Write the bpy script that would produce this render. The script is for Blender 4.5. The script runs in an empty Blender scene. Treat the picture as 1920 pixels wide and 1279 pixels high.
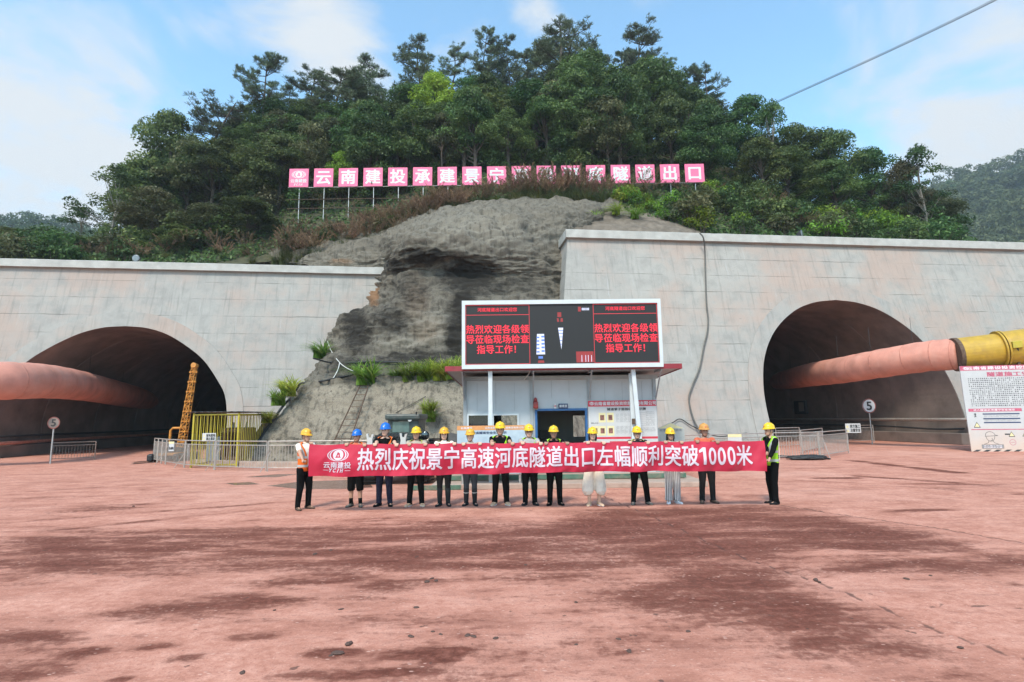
import bpy, bmesh, math, random
import numpy as np
from mathutils import Vector, Matrix, Euler, noise as mnoise
R = math.radians
PI = math.pi
SC = bpy.context.scene
COL = SC.collection

# ------------------------------------------------------------------ camera
F = 1050.0                     # focal length in photo pixels (photo 1920 x 1279)
CAMH, PITCH, ROLL = 2.0, 7.8, -0.7
CAMM = Euler((R(90 + PITCH), 0, 0)).to_matrix() @ Euler((0, 0, R(ROLL))).to_matrix()
CAMP = Vector((0, 0, CAMH))
cd = bpy.data.cameras.new('camera'); cam = bpy.data.objects.new('camera', cd); COL.objects.link(cam)
cam.matrix_world = Matrix.Translation(CAMP) @ CAMM.to_4x4()
cd.sensor_width = 36; cd.lens = F / 1920 * 36; cd.clip_start = 0.05; cd.clip_end = 4000
SC.camera = cam

def ray(px, py):
    return CAMM @ Vector(((px - 960) / F, -(py - 639.5) / F, -1))
def GP(px, py, z=0.0):
    d = ray(px, py); t = (z - CAMH) / d.z
    return CAMP + d * t
def DP(px, py, Y):
    d = ray(px, py); return CAMP + d * (Y / d.y)

# ------------------------------------------------------------------ light
SUN_EL, SUN_AZ = 52.0, 198.0      # azimuth: 180 = behind the camera, >180 = from the left
sd = bpy.data.lights.new('sun', 'SUN'); sun = bpy.data.objects.new('sun', sd); COL.objects.link(sun)
sd.energy = 3.2; sd.angle = R(9); sd.color = (1.0, 0.92, 0.80)
az = R(SUN_AZ)
sdir = Vector((math.sin(az) * math.cos(R(SUN_EL)), math.cos(az) * math.cos(R(SUN_EL)), math.sin(R(SUN_EL))))
sun.rotation_euler = (-sdir).to_track_quat('-Z', 'Y').to_euler()
sun.location = (0, -10, 60)

W = bpy.data.worlds.new("World"); SC.world = W; W.use_nodes = True
def build_world():
    nt = W.node_tree; N = nt.nodes; L = nt.links
    N.clear()
    out = N.new('ShaderNodeOutputWorld'); bg = N.new('ShaderNodeBackground'); bg.inputs[1].default_value = 0.10
    sky = N.new('ShaderNodeTexSky'); sky.sky_type = 'NISHITA'; sky.sun_disc = False
    sky.sun_elevation = R(SUN_EL); sky.sun_rotation = R(SUN_AZ)
    sky.air_density = 1.0; sky.dust_density = 1.6; sky.ozone_density = 1.2; sky.altitude = 800
    tc = N.new('ShaderNodeTexCoord')
    # broad cloud banks (direction blobs) broken up by noise
    mp = N.new('ShaderNodeMapping'); mp.inputs['Scale'].default_value = (1, 1, 1.9)
    L.new(tc.outputs['Generated'], mp.inputs[0])
    n1 = N.new('ShaderNodeTexNoise'); n1.inputs['Scale'].default_value = 3.6; n1.inputs['Detail'].default_value = 9; n1.inputs['Roughness'].default_value = .58
    n1.inputs['Distortion'].default_value = .5
    L.new(mp.outputs[0], n1.inputs['Vector'])
    acc = None
    blobs = [(20, 300, .34, 1.0), (-150, 480, .45, 1.1), (190, 330, .24, .75), (120, 120, .22, .40), (620, 40, .17, 1.05), (560, -80, .22, .9), (830, 40, .16, .6), (1000, 10, .10, .5),
             (1830, 300, .20, 1.0), (1700, 330, .16, .5), (2050, 280, .3, 1.0), (1880, 60, .16, .25), (680, 180, .12, .45)]
    for px, py, rad, s in blobs:
        d = ray(px, py).normalized()
        dot = N.new('ShaderNodeVectorMath'); dot.operation = 'DISTANCE'
        L.new(tc.outputs['Generated'], dot.inputs[0]); dot.inputs[1].default_value = d
        mr = N.new('ShaderNodeMapRange'); mr.interpolation_type = 'SMOOTHSTEP'
        mr.inputs['From Min'].default_value = rad; mr.inputs['From Max'].default_value = rad * .15
        mr.inputs['To Max'].default_value = s
        L.new(dot.outputs['Value'], mr.inputs['Value'])
        if acc is None: acc = mr.outputs[0]
        else:
            mx = N.new('ShaderNodeMath'); mx.operation = 'MAXIMUM'
            L.new(acc, mx.inputs[0]); L.new(mr.outputs[0], mx.inputs[1]); acc = mx.outputs[0]
    # mask = smoothstep(noise + .5*(blob-..))
    m = N.new('ShaderNodeMath'); m.operation = 'MULTIPLY_ADD'; m.inputs[1].default_value = .56
    nz = N.new('ShaderNodeMath'); nz.operation = 'MULTIPLY_ADD'; nz.inputs[1].default_value = 1.9; nz.inputs[2].default_value = -.45; L.new(n1.outputs['Fac'], nz.inputs[0])
    L.new(acc, m.inputs[0]); L.new(nz.outputs[0], m.inputs[2])
    mr = N.new('ShaderNodeMapRange'); mr.interpolation_type = 'SMOOTHSTEP'
    mr.inputs['From Min'].default_value = .58; mr.inputs['From Max'].default_value = 1.12
    L.new(m.outputs[0], mr.inputs['Value'])
    # horizon whitening (hazy air low down)
    sx = N.new('ShaderNodeSeparateXYZ'); L.new(tc.outputs['Generated'], sx.inputs[0])
    hz = N.new('ShaderNodeMapRange'); hz.interpolation_type = 'SMOOTHSTEP'
    hz.inputs['From Min'].default_value = .42; hz.inputs['From Max'].default_value = .05; hz.inputs['To Max'].default_value = .45
    L.new(sx.outputs['Z'], hz.inputs['Value'])
    mix0 = N.new('ShaderNodeMix'); mix0.data_type = 'RGBA'
    tint = N.new('ShaderNodeMix'); tint.data_type = 'RGBA'; tint.blend_type = 'MULTIPLY'; tint.inputs[0].default_value = 1
    tint.inputs[7].default_value = (2.85, 3.5, 3.2, 1)
    L.new(sky.outputs[0], tint.inputs[6])
    L.new(hz.outputs[0], mix0.inputs[0]); L.new(tint.outputs[2], mix0.inputs[6]); mix0.inputs[7].default_value = (4.6, 6.3, 7.6, 1)
    mix = N.new('ShaderNodeMix'); mix.data_type = 'RGBA'
    L.new(mr.outputs[0], mix.inputs[0]); L.new(mix0.outputs[2], mix.inputs[6]); mix.inputs[7].default_value = (6.7, 7.1, 7.5, 1)
    L.new(mix.outputs[2], bg.inputs[0]); L.new(bg.outputs[0], out.inputs[0])
build_world()
SC.view_settings.view_transform = 'Standard'; SC.view_settings.look = 'None'
SC.view_settings.exposure = 0.28; SC.view_settings.gamma = 1.0
SC.cycles.max_bounces = 6; SC.cycles.diffuse_bounces = 3; SC.cycles.glossy_bounces = 2
SC.cycles.transmission_bounces = 3; SC.cycles.transparent_max_bounces = 6; SC.cycles.volume_bounces = 0
SC.cycles.use_adaptive_sampling = True; SC.cycles.adaptive_threshold = 0.015

# ------------------------------------------------------------------ scene helpers
def tag(o, label=None, cat=None, group=None, kind=None):
    if label: o['label'] = label
    if cat: o['category'] = cat
    if group: o['group'] = group
    if kind: o['kind'] = kind
    return o
def thing(name, label, cat, loc=(0, 0, 0), rz=0.0, group=None):
    o = bpy.data.objects.new(name, None); COL.objects.link(o); o.empty_display_size = .2
    o.location = loc; o.rotation_euler = (0, 0, rz)
    return tag(o, label, cat, group)
def link_mesh(name, me, mat=None, parent=None, smooth=False):
    if mat is not None:
        me.materials.clear()
        for m in (mat if isinstance(mat, (list, tuple)) else [mat]): me.materials.append(m)
    if smooth:
        me.polygons.foreach_set('use_smooth', [True] * len(me.polygons))
    o = bpy.data.objects.new(name, me); COL.objects.link(o)
    if parent: o.parent = parent
    return o
def copy_tree(o, parent=None):
    c = o.copy(); COL.objects.link(c); c.parent = parent
    for ch in list(o.children): copy_tree(ch, c)
    return c

class MB:
    """collects vertices and faces; build() links them as ONE mesh object"""
    def __init__(s): s.v = []; s.f = []; s.mi = []; s.cm = 0
    def add(s, vs, fs):
        b = len(s.v); s.v += [tuple(v) for v in vs]
        s.f += [tuple(i + b for i in f) for f in fs]; s.mi += [s.cm] * len(fs); return s
    def box(s, c, d, rot=None, taper=1.0):
        x, y, z = d[0] / 2, d[1] / 2, d[2] / 2
        vs = [Vector((sx * x * (taper if sz > 0 else 1), sy * y * (taper if sz > 0 else 1), sz * z)) for sz in (-1, 1) for sy in (-1, 1) for sx in (-1, 1)]
        if rot is not None:
            m = rot if isinstance(rot, Matrix) else Euler(rot).to_matrix()
            vs = [m @ v for v in vs]
        c = Vector(c)
        return s.add([v + c for v in vs], [(0, 2, 3, 1), (4, 5, 7, 6), (0, 1, 5, 4), (2, 6, 7, 3), (0, 4, 6, 2), (1, 3, 7, 5)])
    def bbox(s, c, d, bev=.01, rot=None):
        """box with chamfered edges"""
        bm = bmesh.new(); bmesh.ops.create_cube(bm, size=1)
        for v in bm.verts: v.co = Vector((v.co.x * d[0], v.co.y * d[1], v.co.z * d[2]))
        bmesh.ops.bevel(bm, geom=bm.edges[:], offset=bev, segments=2, affect='EDGES', profile=.5)
        m = Matrix.Identity(3) if rot is None else (rot if isinstance(rot, Matrix) else Euler(rot).to_matrix())
        bm.verts.index_update(); c = Vector(c)
        s.add([m @ v.co + c for v in bm.verts], [[v.index for v in f.verts] for f in bm.faces]); bm.free(); return s
    def beam(s, a, b, w, h=None, up=(0, 0, 1)):
        a = Vector(a); b = Vector(b); d = (b - a); L = d.length
        if L < 1e-6: return s
        d.normalize(); h = h or w; u = Vector(up)
        if abs(d.dot(u)) > .97: u = Vector((0, 1, 0))
        x = d.cross(u).normalized(); y = x.cross(d).normalized()
        vs = [p + x * (w / 2 * sx) + y * (h / 2 * sy) for p in (a, b) for sx, sy in ((-1, -1), (1, -1), (1, 1), (-1, 1))]
        return s.add(vs, [(3, 2, 1, 0), (4, 5, 6, 7), (0, 1, 5, 4), (1, 2, 6, 5), (2, 3, 7, 6), (3, 0, 4, 7)])
    def tube(s, pts, r, n=8, caps=True, ry=None):
        """lofted tube through points; r a number or list of radii, or list of (rx, ry)"""
        pts = [Vector(p) for p in pts]; k = len(pts)
        rs = r if isinstance(r, (list, tuple)) else [r] * k
        rings = []; prev = None
        for i, p in enumerate(pts):
            t = (pts[min(i + 1, k - 1)] - pts[max(i - 1, 0)])
            if t.length < 1e-9: t = Vector((0, 0, 1))
            t.normalize()
            if prev is None:
                u = Vector((1, 0, 0)) if abs(t.x) < .8 else Vector((0, 1, 0))
                x = (u - t * u.dot(t)).normalized()
            else:
                x = (prev - t * prev.dot(t)).normalized()
            prev = x; y = t.cross(x)
            rr = rs[i]; rx, ryy = rr if isinstance(rr, (list, tuple)) else (rr, rr)
            rings.append([p + x * (rx * math.cos(2 * PI * j / n)) + y * (ryy * math.sin(2 * PI * j / n)) for j in range(n)])
        vs = [v for rg in rings for v in rg]; fs = []
        for i in range(k - 1):
            for j in range(n):
                a = i * n + j; b = i * n + (j + 1) % n
                fs.append((a, b, b + n, a + n))
        if caps: fs += [tuple(range(n - 1, -1, -1)), tuple(range((k - 1) * n, k * n))]
        return s.add(vs, fs)
    def rings(s, rings, close=True, caps=True):
        n = len(rings[0]); k = len(rings); vs = [v for rg in rings for v in rg]; fs = []
        for i in range(k - 1):
            for j in range(n if close else n - 1):
                a = i * n + j; b = i * n + (j + 1) % n
                fs.append((a, b, b + n, a + n))
        if caps and close: fs += [tuple(range(n - 1, -1, -1)), tuple(range((k - 1) * n, k * n))]
        return s.add(vs, fs)
    def ell(s, c, r, nu=12, nv=8, rot=None):
        c = Vector(c); m = None if rot is None else (rot if isinstance(rot, Matrix) else Euler(rot).to_matrix())
        vs = []
        for i in range(nv + 1):
            th = PI * i / nv
            for j in range(nu):
                ph = 2 * PI * j / nu
                v = Vector((r[0] * math.sin(th) * math.cos(ph), r[1] * math.sin(th) * math.sin(ph), r[2] * math.cos(th)))
                vs.append(c + (m @ v if m else v))
        fs = [(i * nu + j, (i + 1) * nu + j, (i + 1) * nu + (j + 1) % nu, i * nu + (j + 1) % nu) for i in range(nv) for j in range(nu)]
        return s.add(vs, fs)
    def quad(s, a, b, c, d): return s.add([a, b, c, d], [(0, 1, 2, 3)])
    def prism(s, poly, y0, y1):
        """polygon in x,z extruded along y"""
        n = len(poly)
        vs = [(p[0], y0, p[1]) for p in poly] + [(p[0], y1, p[1]) for p in poly]
        fs = [tuple(range(n)), tuple(range(2 * n - 1, n - 1, -1))] + [(i, i + n, (i + 1) % n + n, (i + 1) % n) for i in range(n)]
        return s.add(vs, fs)
    def mesh(s, name):
        me = bpy.data.meshes.new(name); me.from_pydata(s.v, [], s.f); me.validate(verbose=False)
        if any(s.mi): me.polygons.foreach_set('material_index', s.mi[:len(me.polygons)])
        me.update(); return me
    def build(s, name, mat, parent=None, smooth=False, fix=False):
        me = s.mesh(name)
        if fix:
            bm = bmesh.new(); bm.from_mesh(me); bmesh.ops.remove_doubles(bm, verts=bm.verts, dist=1e-5)
            bmesh.ops.recalc_face_normals(bm, faces=bm.faces); bm.to_mesh(me); bm.free()
        return link_mesh(name, me, mat, parent, smooth)

def remeshed(mb, vox, smooth_it=4, name='tmp', noise_amp=0.0, noise_scale=6.0, seed=0):
    """joins overlapping shapes into one continuous surface"""
    me = mb.mesh(name); o = bpy.data.objects.new(name, me); COL.objects.link(o)
    md = o.modifiers.new('r', 'REMESH'); md.mode = 'VOXEL'; md.voxel_size = vox; md.use_smooth_shade = True
    if smooth_it:
        ms = o.modifiers.new('s', 'SMOOTH'); ms.iterations = smooth_it; ms.factor = .5
    dg = bpy.context.evaluated_depsgraph_get()
    nm = bpy.data.meshes.new_from_object(o.evaluated_get(dg), depsgraph=dg)
    bpy.data.objects.remove(o); bpy.data.meshes.remove(me)
    if noise_amp:
        for v in nm.vertices:
            q = Vector((v.co.x * noise_scale + seed, v.co.y * noise_scale, v.co.z * noise_scale * .55))
            v.co += v.normal * (mnoise.noise(q) * noise_amp + mnoise.noise(q * 2.3) * noise_amp * .5)
    nm.polygons.foreach_set('use_smooth', [True] * len(nm.polygons))
    nm.name = name
    return nm

# ------------------------------------------------------------------ lettering
_glyph = {}
def glyph(ch, bold=0.0, italic=0.0):
    k = (ch, bold, italic)
    if ch == '1': return [(.0, .52), (.0, .60), (.17, .74), (.28, .74), (.28, 0), (.16, 0), (.16, .60)], [(0, 1, 2, 6), (6, 2, 3), (6, 3, 4, 5)]
    if k not in _glyph:
        cu = bpy.data.curves.new('t', 'FONT'); cu.body = ch; cu.size = 1; cu.offset = bold; cu.shear = italic
        cu.resolution_u = 5
        o = bpy.data.objects.new('t', cu); COL.objects.link(o)
        dg = bpy.context.evaluated_depsgraph_get()
        me = bpy.data.meshes.new_from_object(o.evaluated_get(dg), depsgraph=dg)
        vs = [(v.co.x, v.co.y) for v in me.vertices]; fs = [tuple(p.vertices) for p in me.polygons]
        bpy.data.objects.remove(o); bpy.data.curves.remove(cu); bpy.data.meshes.remove(me)
        _glyph[k] = (vs, fs)
    return _glyph[k]
def put_char(mb, ch, cx, cz, w, h, place, bold=.02, italic=0.0):
    """one character in a cell of w x h centred at (cx, cz); place(x, z, lift) -> 3D point; bold strokes come from nudged layers"""
    vs, fs = glyph(ch, 0.0, italic)
    if not vs: return
    if ord(ch) < 256:
        x0 = min(v[0] for v in vs); x1 = max(v[0] for v in vs); y0 = min(v[1] for v in vs); y1 = max(v[1] for v in vs)
        if ch in '.!I-': mid = (x0 + x1) / 2; half = max((x1 - x0) / 2, .27); x0, x1 = mid - half, mid + half
        pts = [(cx + ((v[0] - x0) / (x1 - x0) - .5) * w, cz + ((v[1] - y0) / (y1 - y0) - .5) * h) for v in vs]
    else:
        ex = .5 * CJK_ADV; pts = [(cx + (v[0] - ex) / (.94 * CJK_ADV) * w, cz + (v[1] - CJK_MID) / (.94 * CJK_ADV) * h) for v in vs]
    lay = [(0, 0)]
    if bold:
        lay = [(-1, 0), (1, 0), (0, -.7), (0, .7), (-.8, .5), (.8, -.5), (.8, .5), (-.8, -.5)]
    for k, (ox, oz) in enumerate(lay):
        mb.add([place(x + ox * bold * w, z + oz * bold * h, k * LIFT) for x, z in pts], fs)
LIFT = .0006
def put_text(mb, text, cx, cz, pitch, h, place, w=None, bold=.02, italic=0.0):
    x = cx - pitch * (len(text) - 1) / 2
    for ch in text:
        if ch != ' ': put_char(mb, ch, x, cz, w or pitch * .92, h, place, bold, italic)
        x += pitch
def _measure():
    vs, _ = glyph('国', 0.0)
    xs = [v[0] for v in vs]; ys = [v[1] for v in vs]
    return (min(xs) + max(xs)), (min(ys) + max(ys)) / 2
CJK_ADV, CJK_MID = _measure()

def emblem(mb, cx, cz, w, h, place, n=40):
    """nested oval rings round a disc with a tower-shaped hole"""
    def ring(rx0, rz0, rx1, rz1, x0=0, cut=None):
        vs = []; fs = []
        for i in range(n):
            a = 2 * PI * i / n
            vs.append(place(cx + x0 + rx0 * w * math.cos(a), cz + rz0 * h * math.sin(a), 0))
            vs.append(place(cx + x0 + rx1 * w * math.cos(a), cz + rz1 * h * math.sin(a), 0))
        for i in range(n):
            j = (i + 1) % n; fs.append((2 * i, 2 * i + 1, 2 * j + 1, 2 * j))
        mb.add(vs, fs)
    ring(.5, .5, .455, .47); ring(.40, .485, .34, .46)
    # the disc: fan outside a tower outline
    tower = [(-.13, -.22), (.13, -.22), (.13, -.17), (.09, -.14), (.07, .12), (.02, .20), (-.03, .24), (-.06, .1), (-.10, -.12), (-.13, -.17)]
    m = 30; out = [(.25 * math.cos(2 * PI * i / m), .43 * math.sin(2 * PI * i / m)) for i in range(m)]
    bm = bmesh.new()
    ov = [bm.verts.new((p[0], p[1], 0)) for p in out]; iv = [bm.verts.new((p[0], p[1], 0)) for p in tower]
    es = [bm.edges.new((ov[i], ov[(i + 1) % m])) for i in range(m)] + [bm.edges.new((iv[i], iv[(i + 1) % len(iv)])) for i in range(len(iv))]
    bmesh.ops.triangle_fill(bm, edges=es, use_beauty=True)
    bm.verts.index_update()
    mb.add([place(cx + v.co.x * w, cz + v.co.y * h, 0) for v in bm.verts], [[v.index for v in f.verts] for f in bm.faces]); bm.free()
    mb.add([place(cx + x * w, cz + z * h, 0) for x, z in ((-.03, -.12), (.03, -.12), (.015, .02), (-.02, .02))], [(0, 1, 2, 3)])

# ------------------------------------------------------------------ materials
def newmat(name):
    m = bpy.data.materials.new(name); m.use_nodes = True
    nt = m.node_tree; return m, nt, nt.nodes, nt.links, nt.nodes['Principled BSDF']
def ramp(N, stops):
    r = N.new('ShaderNodeValToRGB'); e = r.color_ramp.elements
    while len(e) < len(stops): e.new(.5)
    for i, (p, c) in enumerate(stops):
        e[i].position = p; e[i].color = (*c, 1) if len(c) == 3 else c
    return r
def mat(name, col, rough=.6, metal=0.0, var=.12, scale=6.0, bump=0.0, bscale=40.0, spec=.4, dirt=None, dscale=2.0, damt=.5, emit=None, sheen=0.0):
    """principled material with procedural mottling, optional dirt colour and bump"""
    m, nt, N, L, P = newmat(name)
    P.inputs['Roughness'].default_value = rough; P.inputs['Metallic'].default_value = metal
    P.inputs['Specular IOR Level'].default_value = spec
    if sheen: P.inputs['Sheen Weight'].default_value = sheen
    tc = N.new('ShaderNodeTexCoord')
    n = N.new('ShaderNodeTexNoise'); n.inputs['Scale'].default_value = scale; n.inputs['Detail'].default_value = 6
    L.new(tc.outputs['Object'], n.inputs['Vector'])
    r = ramp(N, [(.3, tuple(c * (1 - var) for c in col)), (.7, tuple(min(1, c * (1 + var)) for c in col))])
    L.new(n.outputs['Fac'], r.inputs[0]); src = r.outputs[0]
    if dirt:
        n2 = N.new('ShaderNodeTexNoise'); n2.inputs['Scale'].default_value = dscale; n2.inputs['Detail'].default_value = 8; n2.inputs['Roughness'].default_value = .65
        L.new(tc.outputs['Object'], n2.inputs['Vector'])
        mr = N.new('ShaderNodeMapRange'); mr.inputs['From Min'].default_value = .48; mr.inputs['From Max'].default_value = .7; mr.inputs['To Max'].default_value = damt
        L.new(n2.outputs['Fac'], mr.inputs[0])
        mx = N.new('ShaderNodeMix'); mx.data_type = 'RGBA'; L.new(mr.outputs[0], mx.inputs[0]); L.new(src, mx.inputs[6]); mx.inputs[7].default_value = (*dirt, 1); src = mx.outputs[2]
    L.new(src, P.inputs['Base Color'])
    if bump:
        nb = N.new('ShaderNodeTexNoise'); nb.inputs['Scale'].default_value = bscale; nb.inputs['Detail'].default_value = 5
        L.new(tc.outputs['Object'], nb.inputs['Vector'])
        b = N.new('ShaderNodeBump'); b.inputs['Strength'].default_value = bump; b.inputs['Distance'].default_value = .02
        L.new(nb.outputs['Fac'], b.inputs['Height']); L.new(b.outputs[0], P.inputs['Normal'])
    if emit:
        P.inputs['Emission Color'].default_value = (*emit[0], 1); P.inputs['Emission Strength'].default_value = emit[1]
    return m
M = {}
# ================================================================== STRUCTURE
def math_node(N, L, op, a, b=None, c=None, clamp=False):
    n = N.new('ShaderNodeMath'); n.operation = op; n.use_clamp = clamp
    for i, x in enumerate((a, b, c)):
        if x is None: continue
        if isinstance(x, (int, float)): n.inputs[i].default_value = x
        else: L.new(x, n.inputs[i])
    return n.outputs[0]
def mixc(N, L, f, a, b, mode='MIX'):
    n = N.new('ShaderNodeMix'); n.data_type = 'RGBA'; n.blend_type = mode
    for i, x in ((0, f), (6, a), (7, b)):
        if isinstance(x, (int, float)): n.inputs[i].default_value = x
        elif isinstance(x, tuple): n.inputs[i].default_value = (*x, 1) if len(x) == 3 else x
        else: L.new(x, n.inputs[i])
    return n.outputs[2]
def noise_node(N, L, vec, scale, detail=6, rough=.55, dist=0.0):
    n = N.new('ShaderNodeTexNoise'); n.inputs['Scale'].default_value = scale; n.inputs['Detail'].default_value = detail
    n.inputs['Roughness'].default_value = rough; n.inputs['Distortion'].default_value = dist
    L.new(vec, n.inputs['Vector']); return n.outputs['Fac']
def mapping(N, L, vec, scale=(1, 1, 1), loc=(0, 0, 0), rot=(0, 0, 0)):
    n = N.new('ShaderNodeMapping'); n.inputs['Scale'].default_value = scale; n.inputs['Location'].default_value = loc; n.inputs['Rotation'].default_value = rot
    L.new(vec, n.inputs['Vector']); return n.outputs[0]
def mrange(N, L, v, a, b, lo=0.0, hi=1.0, smooth=True):
    n = N.new('ShaderNodeMapRange'); n.interpolation_type = 'SMOOTHSTEP' if smooth else 'LINEAR'
    n.inputs['From Min'].default_value = a; n.inputs['From Max'].default_value = b
    n.inputs['To Min'].default_value = lo; n.inputs['To Max'].default_value = hi
    L.new(v, n.inputs['Value']); return n.outputs[0]
def attr(N, name):
    n = N.new('ShaderNodeAttribute'); n.attribute_name = name; return n.outputs['Fac']
def bump(N, L, P, h, strength, dist=.02):
    b = N.new('ShaderNodeBump'); b.inputs['Strength'].default_value = strength; b.inputs['Distance'].default_value = dist
    L.new(h, b.inputs['Height']); L.new(b.outputs[0], P.inputs['Normal'])

def concrete_mat(name, base=(.315, .308, .288), pink=.7, lift=1.18, seed=0.0, pits=.5, green=.25):
    m, nt, N, L, P = newmat(name)
    tc = N.new('ShaderNodeTexCoord'); v = mapping(N, L, tc.outputs['Object'], loc=(seed, seed * .3, 0))
    sp = N.new('ShaderNodeSeparateXYZ'); L.new(v, sp.inputs[0])
    big = noise_node(N, L, v, .22, 5, .6); mid = noise_node(N, L, v, 1.3, 7, .62); fine = noise_node(N, L, v, 14, 6, .65)
    r = ramp(N, [(.25, tuple(c * .80 for c in base)), (.5, base), (.78, tuple(min(1, c * 1.12) for c in base))]); L.new(mid, r.inputs[0])
    c = r.outputs[0]
    # each pour of the lift has its own tone
    fl = math_node(N, L, 'FLOOR', math_node(N, L, 'DIVIDE', sp.outputs['Z'], lift))
    cmb = N.new('ShaderNodeCombineXYZ'); L.new(fl, cmb.inputs[2]); L.new(math_node(N, L, 'FLOOR', math_node(N, L, 'DIVIDE', sp.outputs['X'], 9.0)), cmb.inputs[0])
    wn = N.new('ShaderNodeTexWhiteNoise'); L.new(cmb.outputs[0], wn.inputs['Vector'])
    c = mixc(N, L, 1.0, c, mixc(N, L, wn.outputs['Value'], (.95, .95, .955), (1.03, 1.025, 1.02)), 'MULTIPLY')
    # pink dust
    pk = mrange(N, L, math_node(N, L, 'MULTIPLY_ADD', mid, .35, big), .56, .86, 0, pink)
    c = mixc(N, L, pk, c, (.375, .265, .215))
    # green-grey lime patches
    gr = mrange(N, L, noise_node(N, L, mapping(N, L, v, (1, 1, 1), (9, 4, 7)), .35, 4), .55, .75, 0, green)
    c = mixc(N, L, gr, c, (.30, .315, .30))
    # streaks
    sv = mapping(N, L, v, (3.6, 1, .07))
    st = mrange(N, L, noise_node(N, L, sv, 1.6, 6, .6), .50, .74, 0, .42); c = mixc(N, L, st, c, (.155, .15, .14))
    sv2 = mapping(N, L, v, (3.0, 1, .09), (5, 0, 2))
    st2 = mrange(N, L, noise_node(N, L, sv2, 1.9, 5, .6), .60, .76, 0, .45); c = mixc(N, L, st2, c, (.41, .415, .41))
    # form joints, broken
    wob = math_node(N, L, 'MULTIPLY_ADD', noise_node(N, L, v, .9, 3), .10, sp.outputs['Z'])
    fr = math_node(N, L, 'ABSOLUTE', math_node(N, L, 'SUBTRACT', math_node(N, L, 'FRACT', math_node(N, L, 'DIVIDE', wob, lift)), .5))
    ln = mrange(N, L, fr, .026, .006); brk = mrange(N, L, noise_node(N, L, mapping(N, L, v, (.35, 1, 2.5), (3, 1, 1)), 1.1, 8, .7), .40, .66)
    jl = math_node(N, L, 'MULTIPLY', ln, brk)
    fx = math_node(N, L, 'ABSOLUTE', math_node(N, L, 'SUBTRACT', math_node(N, L, 'FRACT', math_node(N, L, 'DIVIDE', sp.outputs['X'], 2.3)), .5))
    lx = math_node(N, L, 'MULTIPLY', mrange(N, L, fx, .006, .001), mrange(N, L, noise_node(N, L, mapping(N, L, v, (.4, 1, .7), (13, 1, 6)), 1.0, 3), .60, .70))
    
    c = mixc(N, L, math_node(N, L, 'MULTIPLY', jl, .9), c, (.075, .068, .058))
    # pits and scratches
    pv = mapping(N, L, v, (1.0, 1, 2.0)); pn = noise_node(N, L, pv, 6.5, 3, .5, 1.2)
    pt = math_node(N, L, 'MULTIPLY', mrange(N, L, pn, .70, .75), mrange(N, L, noise_node(N, L, v, .5, 2), .45, .62))
    c = mixc(N, L, math_node(N, L, 'MULTIPLY', pt, pits), c, (.10, .09, .08))
    L.new(c, P.inputs['Base Color']); P.inputs['Roughness'].default_value = .88; P.inputs['Specular IOR Level'].default_value = .25
    h = math_node(N, L, 'SUBTRACT', math_node(N, L, 'MULTIPLY_ADD', mid, .6, math_node(N, L, 'MULTIPLY', fine, .35)), math_node(N, L, 'ADD', math_node(N, L, 'MULTIPLY', jl, .5), pt))
    bump(N, L, P, h, .45, .03)
    return m
M['concrete_l'] = concrete_mat('concrete_portal_left', seed=0, pits=.35, pink=.6)
M['concrete_r'] = concrete_mat('concrete_portal_right', base=(.322, .312, .288), seed=31, pits=.85, pink=.65, green=.4)
M['coping'] = mat('coping_concrete', (.39, .385, .36), .85, var=.16, scale=1.6, bump=.3, bscale=25, dirt=(.36, .33, .29), dscale=1.2, damt=.45)
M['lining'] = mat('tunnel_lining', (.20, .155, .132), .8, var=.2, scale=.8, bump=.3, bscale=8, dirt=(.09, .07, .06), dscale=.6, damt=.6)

# ---- ground: one sheet, fine near the camera; mud and wet patches carried as attributes
def ellmask(X, Y, cx, cy, rx, ry, rot=0.0, soft=.5):
    dx = X - cx; dy = Y - cy; c, s = math.cos(rot), math.sin(rot)
    d = np.sqrt(((dx * c + dy * s) / rx) ** 2 + ((-dx * s + dy * c) / ry) ** 2)
    return np.clip((1 + soft - d) / (2 * soft), 0, 1)
def poly_mask(X, Y, poly, soft):
    """soft-edged polygon mask (signed distance)"""
    n = len(poly); inside = np.zeros(X.shape, bool); dist = np.full(X.shape, 1e9)
    for i in range(n):
        x0, y0 = poly[i]; x1, y1 = poly[(i + 1) % n]
        cond = ((y0 > Y) != (y1 > Y)) & (X < (x1 - x0) * (Y - y0) / ((y1 - y0) + 1e-12) + x0)
        inside ^= cond
        L2 = (x1 - x0) ** 2 + (y1 - y0) ** 2
        t = np.clip(((X - x0) * (x1 - x0) + (Y - y0) * (y1 - y0)) / L2, 0, 1)
        dist = np.minimum(dist, np.hypot(X - x0 - t * (x1 - x0), Y - y0 - t * (y1 - y0)))
    sd = np.where(inside, dist, -dist)
    return np.clip(.5 + sd / (2 * soft), 0, 1)
def seg_dist(X, Y, a, b):
    L2 = (b[0] - a[0]) ** 2 + (b[1] - a[1]) ** 2
    t = np.clip(((X - a[0]) * (b[0] - a[0]) + (Y - a[1]) * (b[1] - a[1])) / L2, 0, 1)
    return np.hypot(X - a[0] - t * (b[0] - a[0]), Y - a[1] - t * (b[1] - a[1]))
def axis(lo, hi, near0, near1, step, far):
    a = list(np.arange(near0, near1 + 1e-6, step))
    x = near0; st = step
    while x > lo: st *= far; x -= st; a.insert(0, x)
    x = near1; st = step
    while x < hi: st *= far; x += st; a.append(x)
    return np.array(a)
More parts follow.
